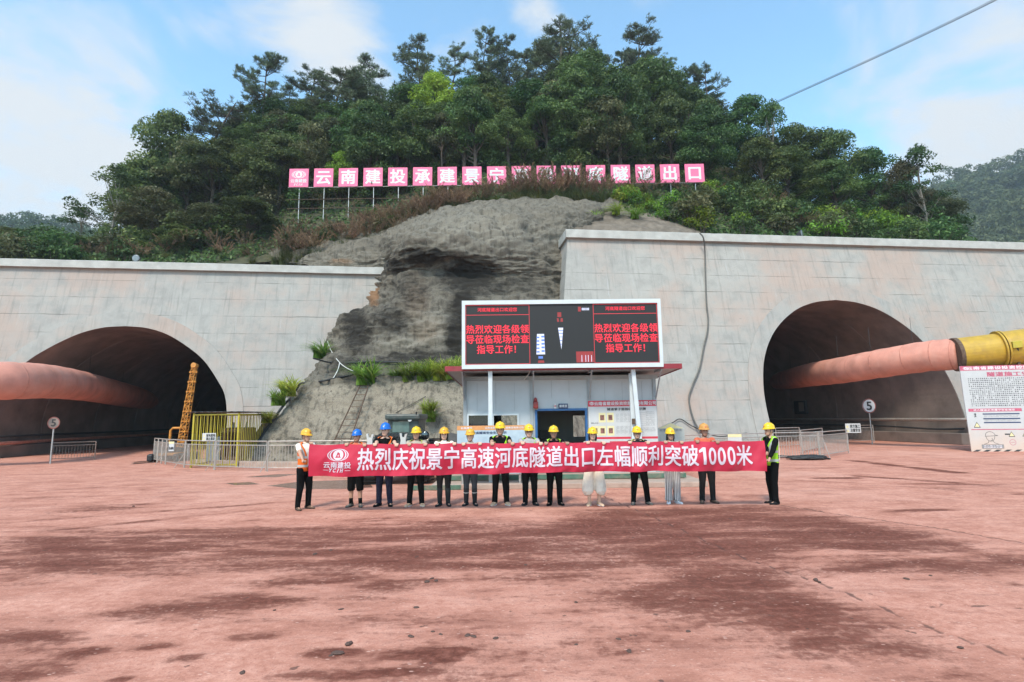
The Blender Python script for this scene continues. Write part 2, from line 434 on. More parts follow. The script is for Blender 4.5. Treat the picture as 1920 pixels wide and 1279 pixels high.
def build_ground():
    xs = axis(-420, 420, -13, 16, .085, 1.12); ys = axis(-60, 430, 2.6, 19, .085, 1.09)
    X, Y = np.meshgrid(xs, ys)
    nx, ny = len(xs), len(ys)
    g2 = lambda px, py: (GP(px, py).x, GP(px, py).y)
    mud = np.zeros(X.shape); wet = np.zeros(X.shape)
    P = lambda pts: [g2(*p) for p in pts]
    # broad damp mud fields (drawn as ground polygons)
    mud = np.maximum(mud, .86 * poly_mask(X, Y, P([(985, 985), (1130, 948), (1290, 950), (1480, 948), (1700, 990), (1920, 1032), (1990, 1075), (1790, 1050), (1560, 1040), (1480, 1075), (1560, 1110), (1640, 1160), (1800, 1230), (1840, 1275), (1680, 1250), (1600, 1279), (1440, 1262), (1380, 1190), (1180, 1165), (1110, 1130), (1210, 1085), (1110, 1040)]), .65))
    for pts, s, sf in [([(-60, 1000), (420, 985), (900, 972), (1200, 980), (1280, 1060), (1150, 1110), (900, 1090), (560, 1075), (200, 1085), (-60, 1110)], .74, .8), ([(250, 1080), (700, 1070), (1150, 1100), (1300, 1190), (1300, 1290), (700, 1290), (250, 1180)], .36, .6), ([(1280, 1130), (1700, 1190), (1850, 1290), (1100, 1290), (1150, 1180)], .62, .5), ([(-80, 1150), (200, 1170), (260, 1290), (-80, 1290)], .5, .4), ([(1450, 1010), (1990, 1040), (1990, 1120), (1500, 1080)], .55, .6), ([(-60, 900), (330, 895), (500, 930), (200, 975), (-60, 990)], .22, .8)]:
        mud = np.maximum(mud, s * poly_mask(X, Y, P(pts), sf))
    mud = np.maximum(mud, .72 * poly_mask(X, Y, P([(700, 985), (900, 975), (1200, 985), (1250, 1060), (1120, 1080), (960, 1060), (820, 1040), (520, 1050), (240, 1062), (-60, 1080), (-60, 1040), (200, 1020), (430, 1005)]), .7))
    for px, py, rx, ry, s in [(400, 1135, 1.1, .5, .8), (480, 1130, .35, .2, .95), (590, 1085, .9, .35, .75), (330, 1155, .7, .3, .7), (760, 1095, .7, .3, .75), (470, 1195, .35, .16, .85), (345, 1235, .20, .12, 1.0), (620, 1225, .30, .13, 1.0),
                              (300, 1210, .25, .1, .8), (155, 1225, .22, .13, .95), (40, 1195, .6, .2, .8), (50, 1262, .5, .2, .8), (810, 1225, .45, .12, .9), (830, 1235, .18, .1, 1.0), (700, 1265, .6, .12, .85), (560, 1268, .35, .1, .8), (225, 1275, .1, .06, 1),
                              (180, 955, 1.3, .5, .6), (215, 948, .9, .3, .65), (690, 975, .7, .3, .7), (140, 1000, 1.8, .5, .45), (20, 1055, 1.4, .6, .7), (1190, 1200, .5, .2, .75), (1170, 1222, .3, .14, .75), (1100, 1200, .35, .1, .6), (905, 1055, 1.1, .4, .5), (1650, 1062, .35, .14, .9), (1320, 1062, .8, .3, .6), (1720, 958, 1.0, .25, .7), (1400, 930, .5, .3, .55), (1290, 930, 1.2, .45, .45)]:
        c = g2(px, py); mud = np.maximum(mud, s * ellmask(X, Y, c[0], c[1], rx, ry, .15, .45))
    # wheel tracks
    for a, b, w, s in [((-40, 985), (620, 935), .16, .5), ((-40, 1010), (560, 948), .16, .5), ((-40, 1045), (480, 975), .2, .45), ((0, 925), (330, 905), .25, .4), ((1000, 1000), (1500, 985), .2, .4), ((1500, 900), (1990, 930), .3, .45), ((1480, 920), (1990, 905), .3, .3), ((450, 1010), (900, 935), .15, .4), ((1600, 864), (1790, 886), .35, .85), ((1610, 893), (1790, 905), .25, .8), ((1535, 897), (1600, 896), .3, .7), ((1690, 908), (1830, 908), .15, .7), ((1400, 880), (1900, 872), .4, .35)]:
        d = seg_dist(X, Y, g2(*a), g2(*b)); mud = np.maximum(mud, s * np.clip(1.5 - d / w, 0, 1))
    # joints between slabs
    crack = np.zeros(X.shape)
    for pts, w in [([(1120, 925), (1260, 985), (1400, 1048), (1530, 1090)], .035), ([(1530, 1090), (1640, 1133), (1750, 1178), (1930, 1238), (2100, 1300)], .04), ([(1450, 945), (1560, 962), (1760, 990), (1990, 1030)], .06), ([(0, 968), (300, 950), (620, 925)], .03), ([(1740, 1140), (1770, 1132), (1920, 1140)], .025)]:
        for a, b in zip(pts[:-1], pts[1:]):
            d = seg_dist(X, Y, g2(*a), g2(*b)); crack = np.maximum(crack, np.clip(1.6 - d / w, 0, 1))
    # standing water
    for pts, soft in [([(500, 911), (560, 903), (650, 900), (692, 903), (700, 914), (640, 917), (560, 917)], .12), ([(420, 906), (470, 904), (490, 908), (440, 910)], .15), ([(455, 895), (520, 889), (560, 889), (520, 895)], .15), ([(250, 866), (290, 862), (300, 867), (250, 872)], .3)]:
        wet = np.maximum(wet, poly_mask(X, Y, P(pts), soft))
    Z = np.zeros(X.shape)
    near = (Y > 2.5) & (Y < 19.1) & (X > -13.1) & (X < 16.1)
    rng = random.Random(4)
    for j in range(ny):
        for i in range(nx):
            if near[j, i]:
                q = Vector((X[j, i] * 1.4, Y[j, i] * 1.4, 0)); Z[j, i] = mnoise.noise(q) * .006 + mnoise.noise(q * 3.7) * .006 - crack[j, i] * .012 + mud[j, i] * .004
    me = bpy.data.meshes.new('ground')
    me.vertices.add(nx * ny); me.vertices.foreach_set('co', np.stack([X, Y, Z], -1).astype(np.float32).ravel())
    idx = np.arange(nx * ny).reshape(ny, nx)
    q = np.stack([idx[:-1, :-1], idx[:-1, 1:], idx[1:, 1:], idx[1:, :-1]], -1).reshape(-1, 4)
    me.loops.add(q.size); me.loops.foreach_set('vertex_index', q.ravel().astype(np.int32))
    me.polygons.add(len(q)); me.polygons.foreach_set('loop_start', (np.arange(len(q)) * 4).astype(np.int32))
    me.polygons.foreach_set('use_smooth', np.ones(len(q), bool))
    me.update()
    for nm, arr in (('mud', mud), ('wet', wet), ('crack', crack)):
        a = me.attributes.new(nm, 'FLOAT', 'POINT'); a.data.foreach_set('value', arr.astype(np.float32).ravel())
    m, nt, N, L, P_ = newmat('dusty_red_concrete')
    tc = N.new('ShaderNodeTexCoord'); v = tc.outputs['Object']
    big = noise_node(N, L, v, .16, 5, .6); mid = noise_node(N, L, mapping(N, L, v, (1, 1.3, 1)), 1.1, 8, .66); fine = noise_node(N, L, v, 9, 7, .7); grit = noise_node(N, L, v, 45, 4, .7)
    r = ramp(N, [(.30, (.255, .103, .073)), (.47, (.445, .200, .145)), (.66, (.645, .340, .260))])
    L.new(math_node(N, L, 'ADD', math_node(N, L, 'MULTIPLY', mid, .5), math_node(N, L, 'MULTIPLY', fine, .5)), r.inputs[0]); c = r.outputs[0]
    c = mixc(N, L, mrange(N, L, big, .5, .68, 0, .4), c, (.64, .365, .29))
    # darker streaks dragged by wheels
    sw = noise_node(N, L, mapping(N, L, v, (.5, 2.2, 1), rot=(0, 0, R(12))), .9, 8, .68)
    c = mixc(N, L, mrange(N, L, sw, .53, .74, 0, .7), c, (.27, .115, .085))
    pt2 = noise_node(N, L, mapping(N, L, v, (.7, 1.7, 1), (11, 5, 0), (0, 0, R(-14))), 2.6, 8, .72)
    c = mixc(N, L, mrange(N, L, pt2, .54, .70, 0, .65), c, (.25, .105, .08))
    c = mixc(N, L, mrange(N, L, grit, .52, .68, 0, .6), c, (.27, .113, .082)); c = mixc(N, L, mrange(N, L, noise_node(N, L, mapping(N, L, v, (1, 1.6, 1), (8, 8, 0)), 22, 3, .6), .62, .70, 0, .5), c, (.70, .44, .35))
    # mud with a broken edge
    smear = noise_node(N, L, mapping(N, L, v, (.55, 1.9, 1), (2, 9, 0), (0, 0, R(-8))), .8, 9, .72)
    md = math_node(N, L, 'ADD', attr(N, 'mud'), math_node(N, L, 'MULTIPLY', math_node(N, L, 'SUBTRACT', math_node(N, L, 'ADD', math_node(N, L, 'MULTIPLY', smear, .75), math_node(N, L, 'MULTIPLY', fine, .55)), .66), 3.4))
    mk = mrange(N, L, md, .22, .86, 0, .92)
    r2 = ramp(N, [(.3, (.055, .016, .011)), (.50, (.112, .034, .023)), (.72, (.25, .090, .064))]); L.new(fine, r2.inputs[0])
    c = mixc(N, L, mk, c, r2.outputs[0])
    # pale chips in the mud
    vor = N.new('ShaderNodeTexVoronoi'); vor.inputs['Scale'].default_value = 9; L.new(mapping(N, L, v, (1, 1.8, 1), rot=(0, 0, R(25))), vor.inputs['Vector'])
    chip = math_node(N, L, 'MULTIPLY', mrange(N, L, vor.outputs['Distance'], .20, .12), mrange(N, L, noise_node(N, L, v, 1.7, 4), .50, .60))
    c = mixc(N, L, math_node(N, L, 'MULTIPLY', chip, .7), c, (.62, .37, .30))
    dk = mrange(N, L, noise_node(N, L, mapping(N, L, v, (1, 1, 1), (3, 7, 0)), 5.5, 3, .5), .70, .74, 0, .75)
    c = mixc(N, L, dk, c, (.085, .05, .042))
    ck = mrange(N, L, math_node(N, L, 'ADD', attr(N, 'crack'), math_node(N, L, 'MULTIPLY', math_node(N, L, 'SUBTRACT', fine, .5), 1.6)), .55, .95, 0, .7)
    c = mixc(N, L, ck, c, (.075, .042, .036))
    wt = mrange(N, L, math_node(N, L, 'ADD', attr(N, 'wet'), math_node(N, L, 'MULTIPLY', math_node(N, L, 'SUBTRACT', mid, .5), .5)), .42, .6)
    c = mixc(N, L, math_node(N, L, 'MULTIPLY', wt, .75), c, (.10, .058, .045))
    L.new(c, P_.inputs['Base Color'])
    rr = math_node(N, L, 'SUBTRACT', math_node(N, L, 'SUBTRACT', .86, math_node(N, L, 'MULTIPLY', mk, .12)), math_node(N, L, 'MULTIPLY', wt, .62), clamp=True)
    L.new(rr, P_.inputs['Roughness']); L.new(math_node(N, L, 'ADD', .08, math_node(N, L, 'MULTIPLY', wt, .4)), P_.inputs['Specular IOR Level'])
    h = math_node(N, L, 'ADD', math_node(N, L, 'MULTIPLY', fine, .6), math_node(N, L, 'ADD', math_node(N, L, 'MULTIPLY', grit, .25), math_node(N, L, 'MULTIPLY', chip, .25)))
    h = math_node(N, L, 'MULTIPLY', h, math_node(N, L, 'SUBTRACT', 1.0, wt)); bump(N, L, P_, h, .55, .03)
    tag(link_mesh('ground', me, m), kind='structure')
build_ground()

# ---- tunnel portals ------------------------------------------------------------
def spline(pts, n):
    """Catmull-Rom through tuples"""
    P = [np.array(p, float) for p in pts]; P = [2 * P[0] - P[1]] + P + [2 * P[-1] - P[-2]]; out = []
    for i in range(1, len(P) - 2):
        for k in range(n):
            t = k / n; a, b, c, d = P[i - 1:i + 3]
            out.append(.5 * ((2 * b) + (-a + c) * t + (2 * a - 5 * b + 4 * c - d) * t * t + (-a + 3 * b - 3 * c + d) * t ** 3))
    out.append(P[-2]); return out
def tunnel_portal(label, P0, ang, bat, half, cx, outline, cop, m_wall, ring_w, depth=70, back=3.0):
    root = thing('tunnel_portal', label, 'tunnel portal', P0, R(ang))
    hp = spline(half, 6); arch = [(cx + p[0], p[1]) for p in hp] + [(cx - p[0], p[1]) for p in reversed(hp[:-1])]   # right foot, apex, left foot
    def off(k, w):
        a = arch[max(0, k - 1)]; b = arch[min(len(arch) - 1, k + 1)]
        t = Vector((b[0] - a[0], b[1] - a[1])).normalized(); return (arch[k][0] + t.y * w, arch[k][1] - t.x * w)
    # front face: outline (left bottom, left top, right top, right bottom) with the arch cut into its foot
    bm = bmesh.new()
    lb, lt, rt, rb = outline
    loop = [lb] + [(arch[-1 - k][0], arch[-1 - k][1]) for k in range(len(arch))] + [rb, rt] + [(rt[0] + (lt[0] - rt[0]) * i / 8, rt[1]) for i in range(1, 8)] + [lt]
    vs = [bm.verts.new((p[0], bat * p[1], p[1])) for p in loop]
    bmesh.ops.triangle_fill(bm, edges=[bm.edges.new((vs[i], vs[(i + 1) % len(vs)])) for i in range(len(vs))], use_beauty=True)
    for f in bm.faces:
        f.normal_update()
        if f.normal.y > 0: f.normal_flip()
    bm.verts.index_update(); w = MB()
    w.add([v.co for v in bm.verts], [[v.index for v in f.verts] for f in bm.faces]); bm.free()
    B = lambda p, d=0: (p[0], bat * p[1] + d, p[1])
    zt = lt[1]; yb = bat * zt + back
    w.quad((lb[0], yb, 0), (lb[0], 0, 0), B(lt), (lt[0], yb, zt))
    w.quad((rb[0], 0, 0), (rb[0], yb, 0), (rt[0], yb, zt), B(rt))
    w.quad(B(lt), B(rt), (rt[0], yb, zt), (lt[0], yb, zt))
    w.build('wall', m_wall, root)
    # coping beam with a drip edge
    x0, x1, h, ov = cop; c = MB(); y0 = bat * zt - ov
    sec = [(y0, zt), (y0 + .02, zt + h - .03), (y0 + .06, zt + h), (yb, zt + h), (yb, zt + .004)]
    n = 40
    c.rings([[(x0 + (x1 - x0) * i / n, p[0] + .012 * mnoise.noise(Vector((i * .9, j, 1))), p[1] + .014 * mnoise.noise(Vector((i * .7, j + 5, 3)))) for j, p in enumerate(sec)] for i in range(n + 1)])
    c.build('coping', M['coping'], root)
    # arch ring standing 40 mm proud of the face
    rg = MB(); k = len(arch); q = []
    for i in range(k):
        o = off(i, ring_w); o = (o[0], max(o[1], 0))
        q += [B(arch[i], -.045), B(o, -.045), B(o, .0), B(arch[i], .02)]
    fs = []
    for i in range(k - 1):
        for j in range(4): fs.append((i * 4 + j, i * 4 + (j + 1) % 4, (i + 1) * 4 + (j + 1) % 4, (i + 1) * 4 + j))
    rg.add(q, fs).build('arch_ring', M['ring'], root, fix=True)
    # lining running back into the hill, with construction joints
    ln = MB(); ys = []; y = 0.0
    while y < depth: ys += [y, y + 5.92]; y += 6.0
    rings = []
    for i, y in enumerate(ys + [depth]):
        rings.append([(p[0], y + (bat * p[1] if i == 0 else 0) + (.02 if i == 0 else bat * 0), p[1]) for p in arch])
        if i % 2 == 1 and i < len(ys):
            rings.append([((p[0] - cx) * 1.006 + cx, y + .02, p[1] * 1.004) for p in arch]); rings.append([((p[0] - cx) * 1.006 + cx, y + .06, p[1] * 1.004) for p in arch])
    # keep slanted mouth in front of first ring
    for j in range(len(arch)): rings[1][j] = (arch[j][0], max(rings[1][j][1], bat * arch[j][1] + .3), arch[j][1])
    ln.rings(rings, close=False, caps=False)
    last = rings[-1]; ln.add(last, [tuple(range(len(last)))])
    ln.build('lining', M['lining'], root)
    return root
M['ring'] = concrete_mat('concrete_ring', base=(.312, .304, .283), seed=77, pits=.5, pink=.6, lift=40.0)
PL0, PLA, PLB = Vector((-8.3, 35.5, 0)), 8.0, .22
PR0, PRA, PRB = Vector((3, 32, 0)), 7.0, .25
halfL = [(6.6, 0), (6.85, 1.2), (6.78, 2.5), (6.5, 3.65), (6.0, 4.5), (5.05, 5.75), (3.98, 6.65), (2.6, 7.5), (1.3, 7.93), (0, 8.05)]
halfR = [(6.45, 0), (6.56, 1.4), (6.5, 3.5), (5.97, 5.57), (4.87, 7.32), (3.25, 8.66), (1.65, 9.31), (0, 9.52)]
portal_left = tunnel_portal('wide grey concrete tunnel portal on the left with a low arch and bent pink duct', PL0, PLA, PLB, halfL, -16.1,
                            [(-46, 0), (-46, 11.95), (.15, 11.95), (-.6, 0)], (-46.2, .45, .50, .28), M['concrete_l'], .95)
portal_right = tunnel_portal('taller grey concrete tunnel portal on the right with a horseshoe arch', PR0, PRA, PRB, halfR, 19.05,
                             [(-.65, 0), (1.15, 13.62), (36.5, 13.62), (52, 0)], (1.0, 37.8, .55, .28), M['concrete_r'], .95)
def onL(a, z, d=0.0):   # point on the left portal face
    u = Vector((math.cos(R(PLA)), math.sin(R(PLA)), 0)); n = Vector((-u.y, u.x, 0)); return PL0 + u * a + n * (PLB * z + d) + Vector((0, 0, z))
def onR(a, z, d=0.0):
    u = Vector((math.cos(R(PRA)), math.sin(R(PRA)), 0)); n = Vector((-u.y, u.x, 0)); return PR0 + u * a + n * (PRB * z + d) + Vector((0, 0, z))
def hitplane(P0, ang, bat, px, py, lift=0.0):
    u = Vector((math.cos(R(ang)), math.sin(R(ang)), 0)); n = Vector((-u.y, u.x, 0)); Nn = u.cross(n * bat + Vector((0, 0, 1))).normalized()
    d = ray(px, py); t = (P0 + Nn * lift - CAMP).dot(Nn) / d.dot(Nn); return CAMP + d * t
hitL = lambda px, py, lift=0.0: hitplane(PL0, PLA, PLB, px, py, lift)
hitR = lambda px, py, lift=0.0: hitplane(PR0, PRA, PRB, px, py, lift)

# ---- shotcrete slope between the portals ---------------------------------------
ROCK = [
    [(400, 872, 25.8), (455, 872, 26.0), (560, 871, 26.2), (700, 872, 26.3), (870, 872, 26.5), (1060, 868, 27.6)],
    [(470, 832, 27.2), (500, 800, 27.4), (585, 790, 27.5), (705, 790, 27.5), (870, 790, 27.7), (1055, 790, 29)],
    [(525, 768, 28.6), (556, 738, 28.6), (615, 722, 28.6), (705, 715, 28.7), (850, 712, 29), (1045, 715, 30.5)],
    [(565, 730, 33.2), (588, 704, 31.6), (635, 697, 30.7), (710, 690, 30.4), (850, 690, 30.6), (1045, 690, 32.5)],
    [(600, 690, 35.6), (618, 650, 34.4), (650, 645, 33), (720, 640, 31.6), (850, 640, 31.6), (1043, 640, 33.8)],
    [(628, 625, 36.8), (640, 600, 35.2), (672, 600, 34), (730, 596, 32.2), (850, 592, 32.3), (1042, 600, 34.6)],
    [(650, 590, 37.6), (690, 577, 36.2), (716, 572, 35.2), (750, 555, 33.4), (850, 548, 33.4), (1040, 555, 35.4)],
    [(668, 560, 38.6), (712, 545, 37.3), (722, 535, 36.3), (760, 512, 34.9), (860, 515, 35.0), (1040, 525, 36.2)],
    [(680, 520, 39.2), (719, 512, 37.9), (730, 500, 36.2), (765, 484, 34.4), (862, 498, 34.6), (1043, 500, 36.4)],
    [(600, 500, 40.5), (722, 500, 39.0), (742, 478, 35.6), (776, 460, 33.8), (868, 476, 34.1), (1050, 470, 37.2)],
    [(560, 494, 41.5), (700, 482, 39.6), (765, 448, 36.6), (795, 428, 34.9), (890, 424, 35.4), (1070, 425, 39.2)],
    [(500, 490, 42.5), (690, 455, 41.2), (770, 424, 39.8), (830, 404, 38.6), (930, 392, 38.8), (1110, 392, 41.5)],
    [(480, 470, 45), (680, 430, 44), (780, 402, 43.5), (850, 385, 43), (940, 374, 43.5), (1120, 375, 44.5)],
]
def build_rock():
    G = [[DP(*p) for p in row + [(row[-1][0] + 45, row[-1][1], row[-1][2] + 1.6)]] for row in ROCK]
    for p in G[0]: p.z = -.15
    SU, SV = 52, 20
    nr = len(G); rows = [spline([tuple(p) for p in row], SU) for row in G]
    # refine along v
    cols = [spline([tuple(rows[r][i]) for r in range(nr)], SV) for i in range(len(rows[0]))]
    A = np.array(cols); nu, nv = A.shape[:2]
    du = np.gradient(A, axis=0); dv = np.gradient(A, axis=1); Nn = np.cross(du, dv); Nn /= (np.linalg.norm(Nn, axis=2, keepdims=True) + 1e-9)
    dark = np.zeros((nu, nv)); rust = np.zeros((nu, nv)); pale = np.zeros((nu, nv))
    inv = CAMM.transposed()
    for i in range(nu):
        for j in range(nv):
            p = Vector(A[i, j]); f = min(1, j / 10)
            q = inv @ (p - CAMP); px = 960 + F * q.x / -q.z; py = 639.5 - F * q.y / -q.z
            lower = j < 2 * SV + 4
            amp = .10 if lower else .30
            rdg = mnoise.ridged_multi_fractal(Vector((p.x * .35, p.y * .35, p.z * .8)), .9, 2.1, 5, 1.0, 2.0) if not lower else 0
            d = amp * mnoise.fractal(p * .55, 1.0, 2.1, 4) + .13 * (rdg - 1.2) + (.04 if lower else .26) * mnoise.fractal(Vector((p.x * .55, p.y * .55, p.z * 2.6)) * 1.3, .8, 2.2, 5)
            A[i, j] -= Nn[i, j] * 0; n = Vector(Nn[i, j]);
            if n.y > 0: n = -n
            A[i, j] = p + n * d * f
            def el(cx, cy, rx, ry): return max(0.0, min(1.0, 1.35 - math.hypot((px - cx) / rx, (py - cy) / ry)))
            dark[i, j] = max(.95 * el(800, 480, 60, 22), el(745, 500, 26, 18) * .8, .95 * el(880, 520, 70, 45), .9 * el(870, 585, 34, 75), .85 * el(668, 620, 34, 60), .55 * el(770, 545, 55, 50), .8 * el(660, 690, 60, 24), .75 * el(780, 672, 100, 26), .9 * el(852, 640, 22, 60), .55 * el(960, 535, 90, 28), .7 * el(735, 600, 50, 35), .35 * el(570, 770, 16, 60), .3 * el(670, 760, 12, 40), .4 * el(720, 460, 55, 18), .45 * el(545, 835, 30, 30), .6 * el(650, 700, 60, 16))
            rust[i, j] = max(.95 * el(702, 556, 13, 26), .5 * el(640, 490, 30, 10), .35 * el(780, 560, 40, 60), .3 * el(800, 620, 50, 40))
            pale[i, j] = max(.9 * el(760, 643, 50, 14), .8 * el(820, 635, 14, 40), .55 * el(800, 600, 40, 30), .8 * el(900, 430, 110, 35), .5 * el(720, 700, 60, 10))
    idx = np.arange(nu * nv).reshape(nu, nv)
    me = bpy.data.meshes.new('shotcrete_slope')
    q = np.stack([idx[:-1, :-1], idx[1:, :-1], idx[1:, 1:], idx[:-1, 1:]], -1).reshape(-1, 4)
    me.from_pydata(A.reshape(-1, 3).tolist(), [], q.tolist()); me.update()
    for nm, arr in (('dark', dark), ('rust', rust), ('pale', pale)):
        a = me.attributes.new(nm, 'FLOAT', 'POINT'); a.data.foreach_set('value', arr.astype(np.float32).ravel())
    a = me.attributes.new('lower', 'FLOAT', 'POINT'); a.data.foreach_set('value', np.repeat(np.clip((2 * SV + 6 - np.arange(nv)) / 8, 0, 1)[None], nu, 0).astype(np.float32).ravel())
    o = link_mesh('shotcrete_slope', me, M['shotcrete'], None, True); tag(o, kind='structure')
def shotcrete_mat():
    m, nt, N, L, P = newmat('sprayed_concrete')
    tc = N.new('ShaderNodeTexCoord'); v = tc.outputs['Object']
    big = noise_node(N, L, v, .35, 5, .6); mid = noise_node(N, L, mapping(N, L, v, (1, 1, 2.2)), 1.8, 8, .68); fine = noise_node(N, L, mapping(N, L, v, (1, 1, 1.6)), 11, 7, .7)
    r = ramp(N, [(.30, (.062, .055, .044)), (.48, (.150, .133, .107)), (.70, (.25, .225, .182))]); L.new(math_node(N, L, 'ADD', math_node(N, L, 'MULTIPLY', mid, .6), math_node(N, L, 'MULTIPLY', fine, .4)), r.inputs[0]); c = r.outputs[0]
    c = mixc(N, L, mrange(N, L, big, .45, .7, 0, .45), c, (.195, .165, .128))
    c = mixc(N, L, math_node(N, L, 'MULTIPLY', attr(N, 'pale'), .8), c, (.25, .225, .182))
    lw = ramp(N, [(.34, (.13, .108, .082)), (.5, (.275, .235, .182)), (.68, (.36, .315, .25))]); L.new(math_node(N, L, 'ADD', math_node(N, L, 'MULTIPLY', mid, .4), math_node(N, L, 'MULTIPLY', noise_node(N, L, v, 22, 5, .7), .6)), lw.inputs[0]); c = mixc(N, L, attr(N, 'lower'), c, lw.outputs[0])
    st = mrange(N, L, noise_node(N, L, mapping(N, L, v, (3.4, 3.4, .14)), 1.2, 6, .66), .46, .66, 0, .75); c = mixc(N, L, st, c, (.075, .066, .055))
    rs = mrange(N, L, math_node(N, L, 'MULTIPLY', attr(N, 'rust'), math_node(N, L, 'ADD', mid, .45)), .12, .75, 0, .8); c = mixc(N, L, rs, c, (.23, .12, .06))
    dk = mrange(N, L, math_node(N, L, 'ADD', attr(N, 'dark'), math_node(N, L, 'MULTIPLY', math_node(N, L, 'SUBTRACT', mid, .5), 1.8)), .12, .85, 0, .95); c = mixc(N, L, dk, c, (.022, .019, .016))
    sp = mrange(N, L, noise_node(N, L, mapping(N, L, v, (1.3, 1.3, .8), (4, 4, 4)), 3.2, 3, .5), .69, .74, 0, .8); c = mixc(N, L, sp, c, (.05, .045, .038))
    L.new(c, P.inputs['Base Color']); P.inputs['Roughness'].default_value = .95; P.inputs['Specular IOR Level'].default_value = .2
    bump(N, L, P, math_node(N, L, 'ADD', math_node(N, L, 'MULTIPLY', mid, .9), math_node(N, L, 'MULTIPLY', fine, .7)), 1.0, .10)
    return m
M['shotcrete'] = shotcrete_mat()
build_rock()

# ---- the hill ------------------------------------------------------------------
HILL = [  # photo column, front (row, distance), crest (row, distance)
    (-700, 505, 36, 480, 62), (-150, 500, 37, 462, 60), (100, 500, 39.5, 462, 58), (220, 500, 40, 440, 58), (300, 500, 40.5, 402, 58), (400, 496, 41, 350, 58), (500, 484, 43, 305, 60), (640, 445, 44.5, 272, 62),
    (800, 402, 44.5, 248, 64), (930, 380, 44.5, 230, 64), (1080, 378, 45, 230, 64), (1150, 392, 43.5, 240, 64), (1250, 425, 41.5, 265, 62), (1400, 448, 41, 325, 60), (1550, 455, 41.5, 388, 58), (1700, 460, 42, 428, 56), (1800, 464, 43, 450, 55), (2000, 476, 44, 472, 55), (2500, 495, 46, 492, 56)]
_h = []
for px, fy, fY, cy, cY in HILL:
    a = DP(px, fy, fY); b = DP(px, cy, cY); _h.append((a.x / a.y, a.y, a.z, b.y, b.z))
_h = np.array(_h)
def hill_z(x, y):
    a = x / y
    fY, fz, cY, cz = [np.interp(a, _h[:, 0], _h[:, k]) for k in (1, 2, 3, 4)]
    t = (y - fY) / (cY - fY)
    if t <= 1: e = max(t, -.6); z = fz + (cz - fz) * (e if e < .8 else .8 + .2 * math.sin((e - .8) / .2 * PI / 2) * .9)
    else: z = fz + (cz - fz) * .98 - (t - 1) * 1.2
    return float(z) + .35 * mnoise.noise(Vector((x * .22, y * .22, 3))), float(t)
def hill_front(x):
    y = 42.0
    for _ in range(4): y = float(np.interp(x / y, _h[:, 0], _h[:, 1]))
    return y
def build_hill():
    v = []; f = []; xs = np.arange(-75, 90, 1.1); n = 60
    for x in xs:
        y0 = hill_front(x) - .6
        for k in range(n):
            s = k / (n - 1); y = y0 + 95 * s ** 1.6
            v.append((x, y, hill_z(x, y)[0]))
    for i in range(len(xs) - 1):
        for k in range(n - 1): a = i * n + k; f.append((a, a + n, a + n + 1, a + 1))
    me = bpy.data.meshes.new('hill'); me.from_pydata(v, [], f); me.update()
    m, nt, N, L, P = newmat('hill_soil'); tc = N.new('ShaderNodeTexCoord')
    r = ramp(N, [(.35, (.030, .033, .016)), (.6, (.075, .070, .035)), (.8, (.16, .12, .07))]); L.new(noise_node(N, L, tc.outputs['Object'], .9, 8, .65), r.inputs[0]); L.new(r.outputs[0], P.inputs['Base Color'])
    P.inputs['Roughness'].default_value = .95; bump(N, L, P, noise_node(N, L, tc.outputs['Object'], 4, 6), .8, .1)
    tag(link_mesh('hill', me, m, None, True), kind='structure')
build_hill()
# ================================================================== VEGETATION
def leaf_mat(name, c0, c1, c2, trans=.35, hue=.04, vary=.35):
    m = bpy.data.materials.new(name); m.use_nodes = True; nt = m.node_tree; N = nt.nodes; L = nt.links; N.clear()
    out = N.new('ShaderNodeOutputMaterial'); P = N.new('ShaderNodeBsdfPrincipled'); T = N.new('ShaderNodeBsdfTranslucent'); mx = N.new('ShaderNodeMixShader')
    a = attr(N, 'leaf'); oi = N.new('ShaderNodeObjectInfo')
    r = ramp(N, [(.0, c0), (.5, c1), (1.0, c2)]); L.new(a, r.inputs[0])
    hs = N.new('ShaderNodeHueSaturation'); L.new(r.outputs[0], hs.inputs['Color'])
    L.new(mrange(N, L, oi.outputs['Random'], 0, 1, .5 - hue, .5 + hue, False), hs.inputs['Hue'])
    wn = math_node(N, L, 'FRACT', math_node(N, L, 'MULTIPLY', oi.outputs['Random'], 7.31))
    L.new(mrange(N, L, wn, 0, 1, 1 - vary, 1 + vary, False), hs.inputs['Value'])
    L.new(hs.outputs[0], P.inputs['Base Color']); L.new(hs.outputs[0], T.inputs['Color'])
    P.inputs['Roughness'].default_value = .55; P.inputs['Specular IOR Level'].default_value = .35
    mx.inputs[0].default_value = trans; L.new(P.outputs[0], mx.inputs[1]); L.new(T.outputs[0], mx.inputs[2]); L.new(mx.outputs[0], out.inputs[0])
    return m
M['leaf'] = leaf_mat('broad_leaves', (.026, .052, .014), (.070, .118, .030), (.165, .215, .065))
M['leaf_bright'] = leaf_mat('fresh_leaves', (.11, .20, .016), (.20, .33, .03), (.33, .46, .06))
M['leaf_olive'] = leaf_mat('olive_leaves', (.050, .058, .020), (.105, .110, .042), (.20, .19, .085))
M['needle'] = leaf_mat('pine_needles', (.045, .070, .036), (.10, .14, .075), (.21, .25, .145), trans=.2, hue=.02)
M['reed'] = leaf_mat('reed_blades', (.05, .07, .02), (.10, .13, .04), (.20, .20, .08))
M['grass'] = leaf_mat('grass_blades', (.13, .21, .02), (.27, .38, .05), (.52, .54, .14), trans=.45)
M['plume'] = leaf_mat('reed_plumes', (.12, .068, .036), (.205, .125, .070), (.32, .22, .135), trans=.3, hue=.015)
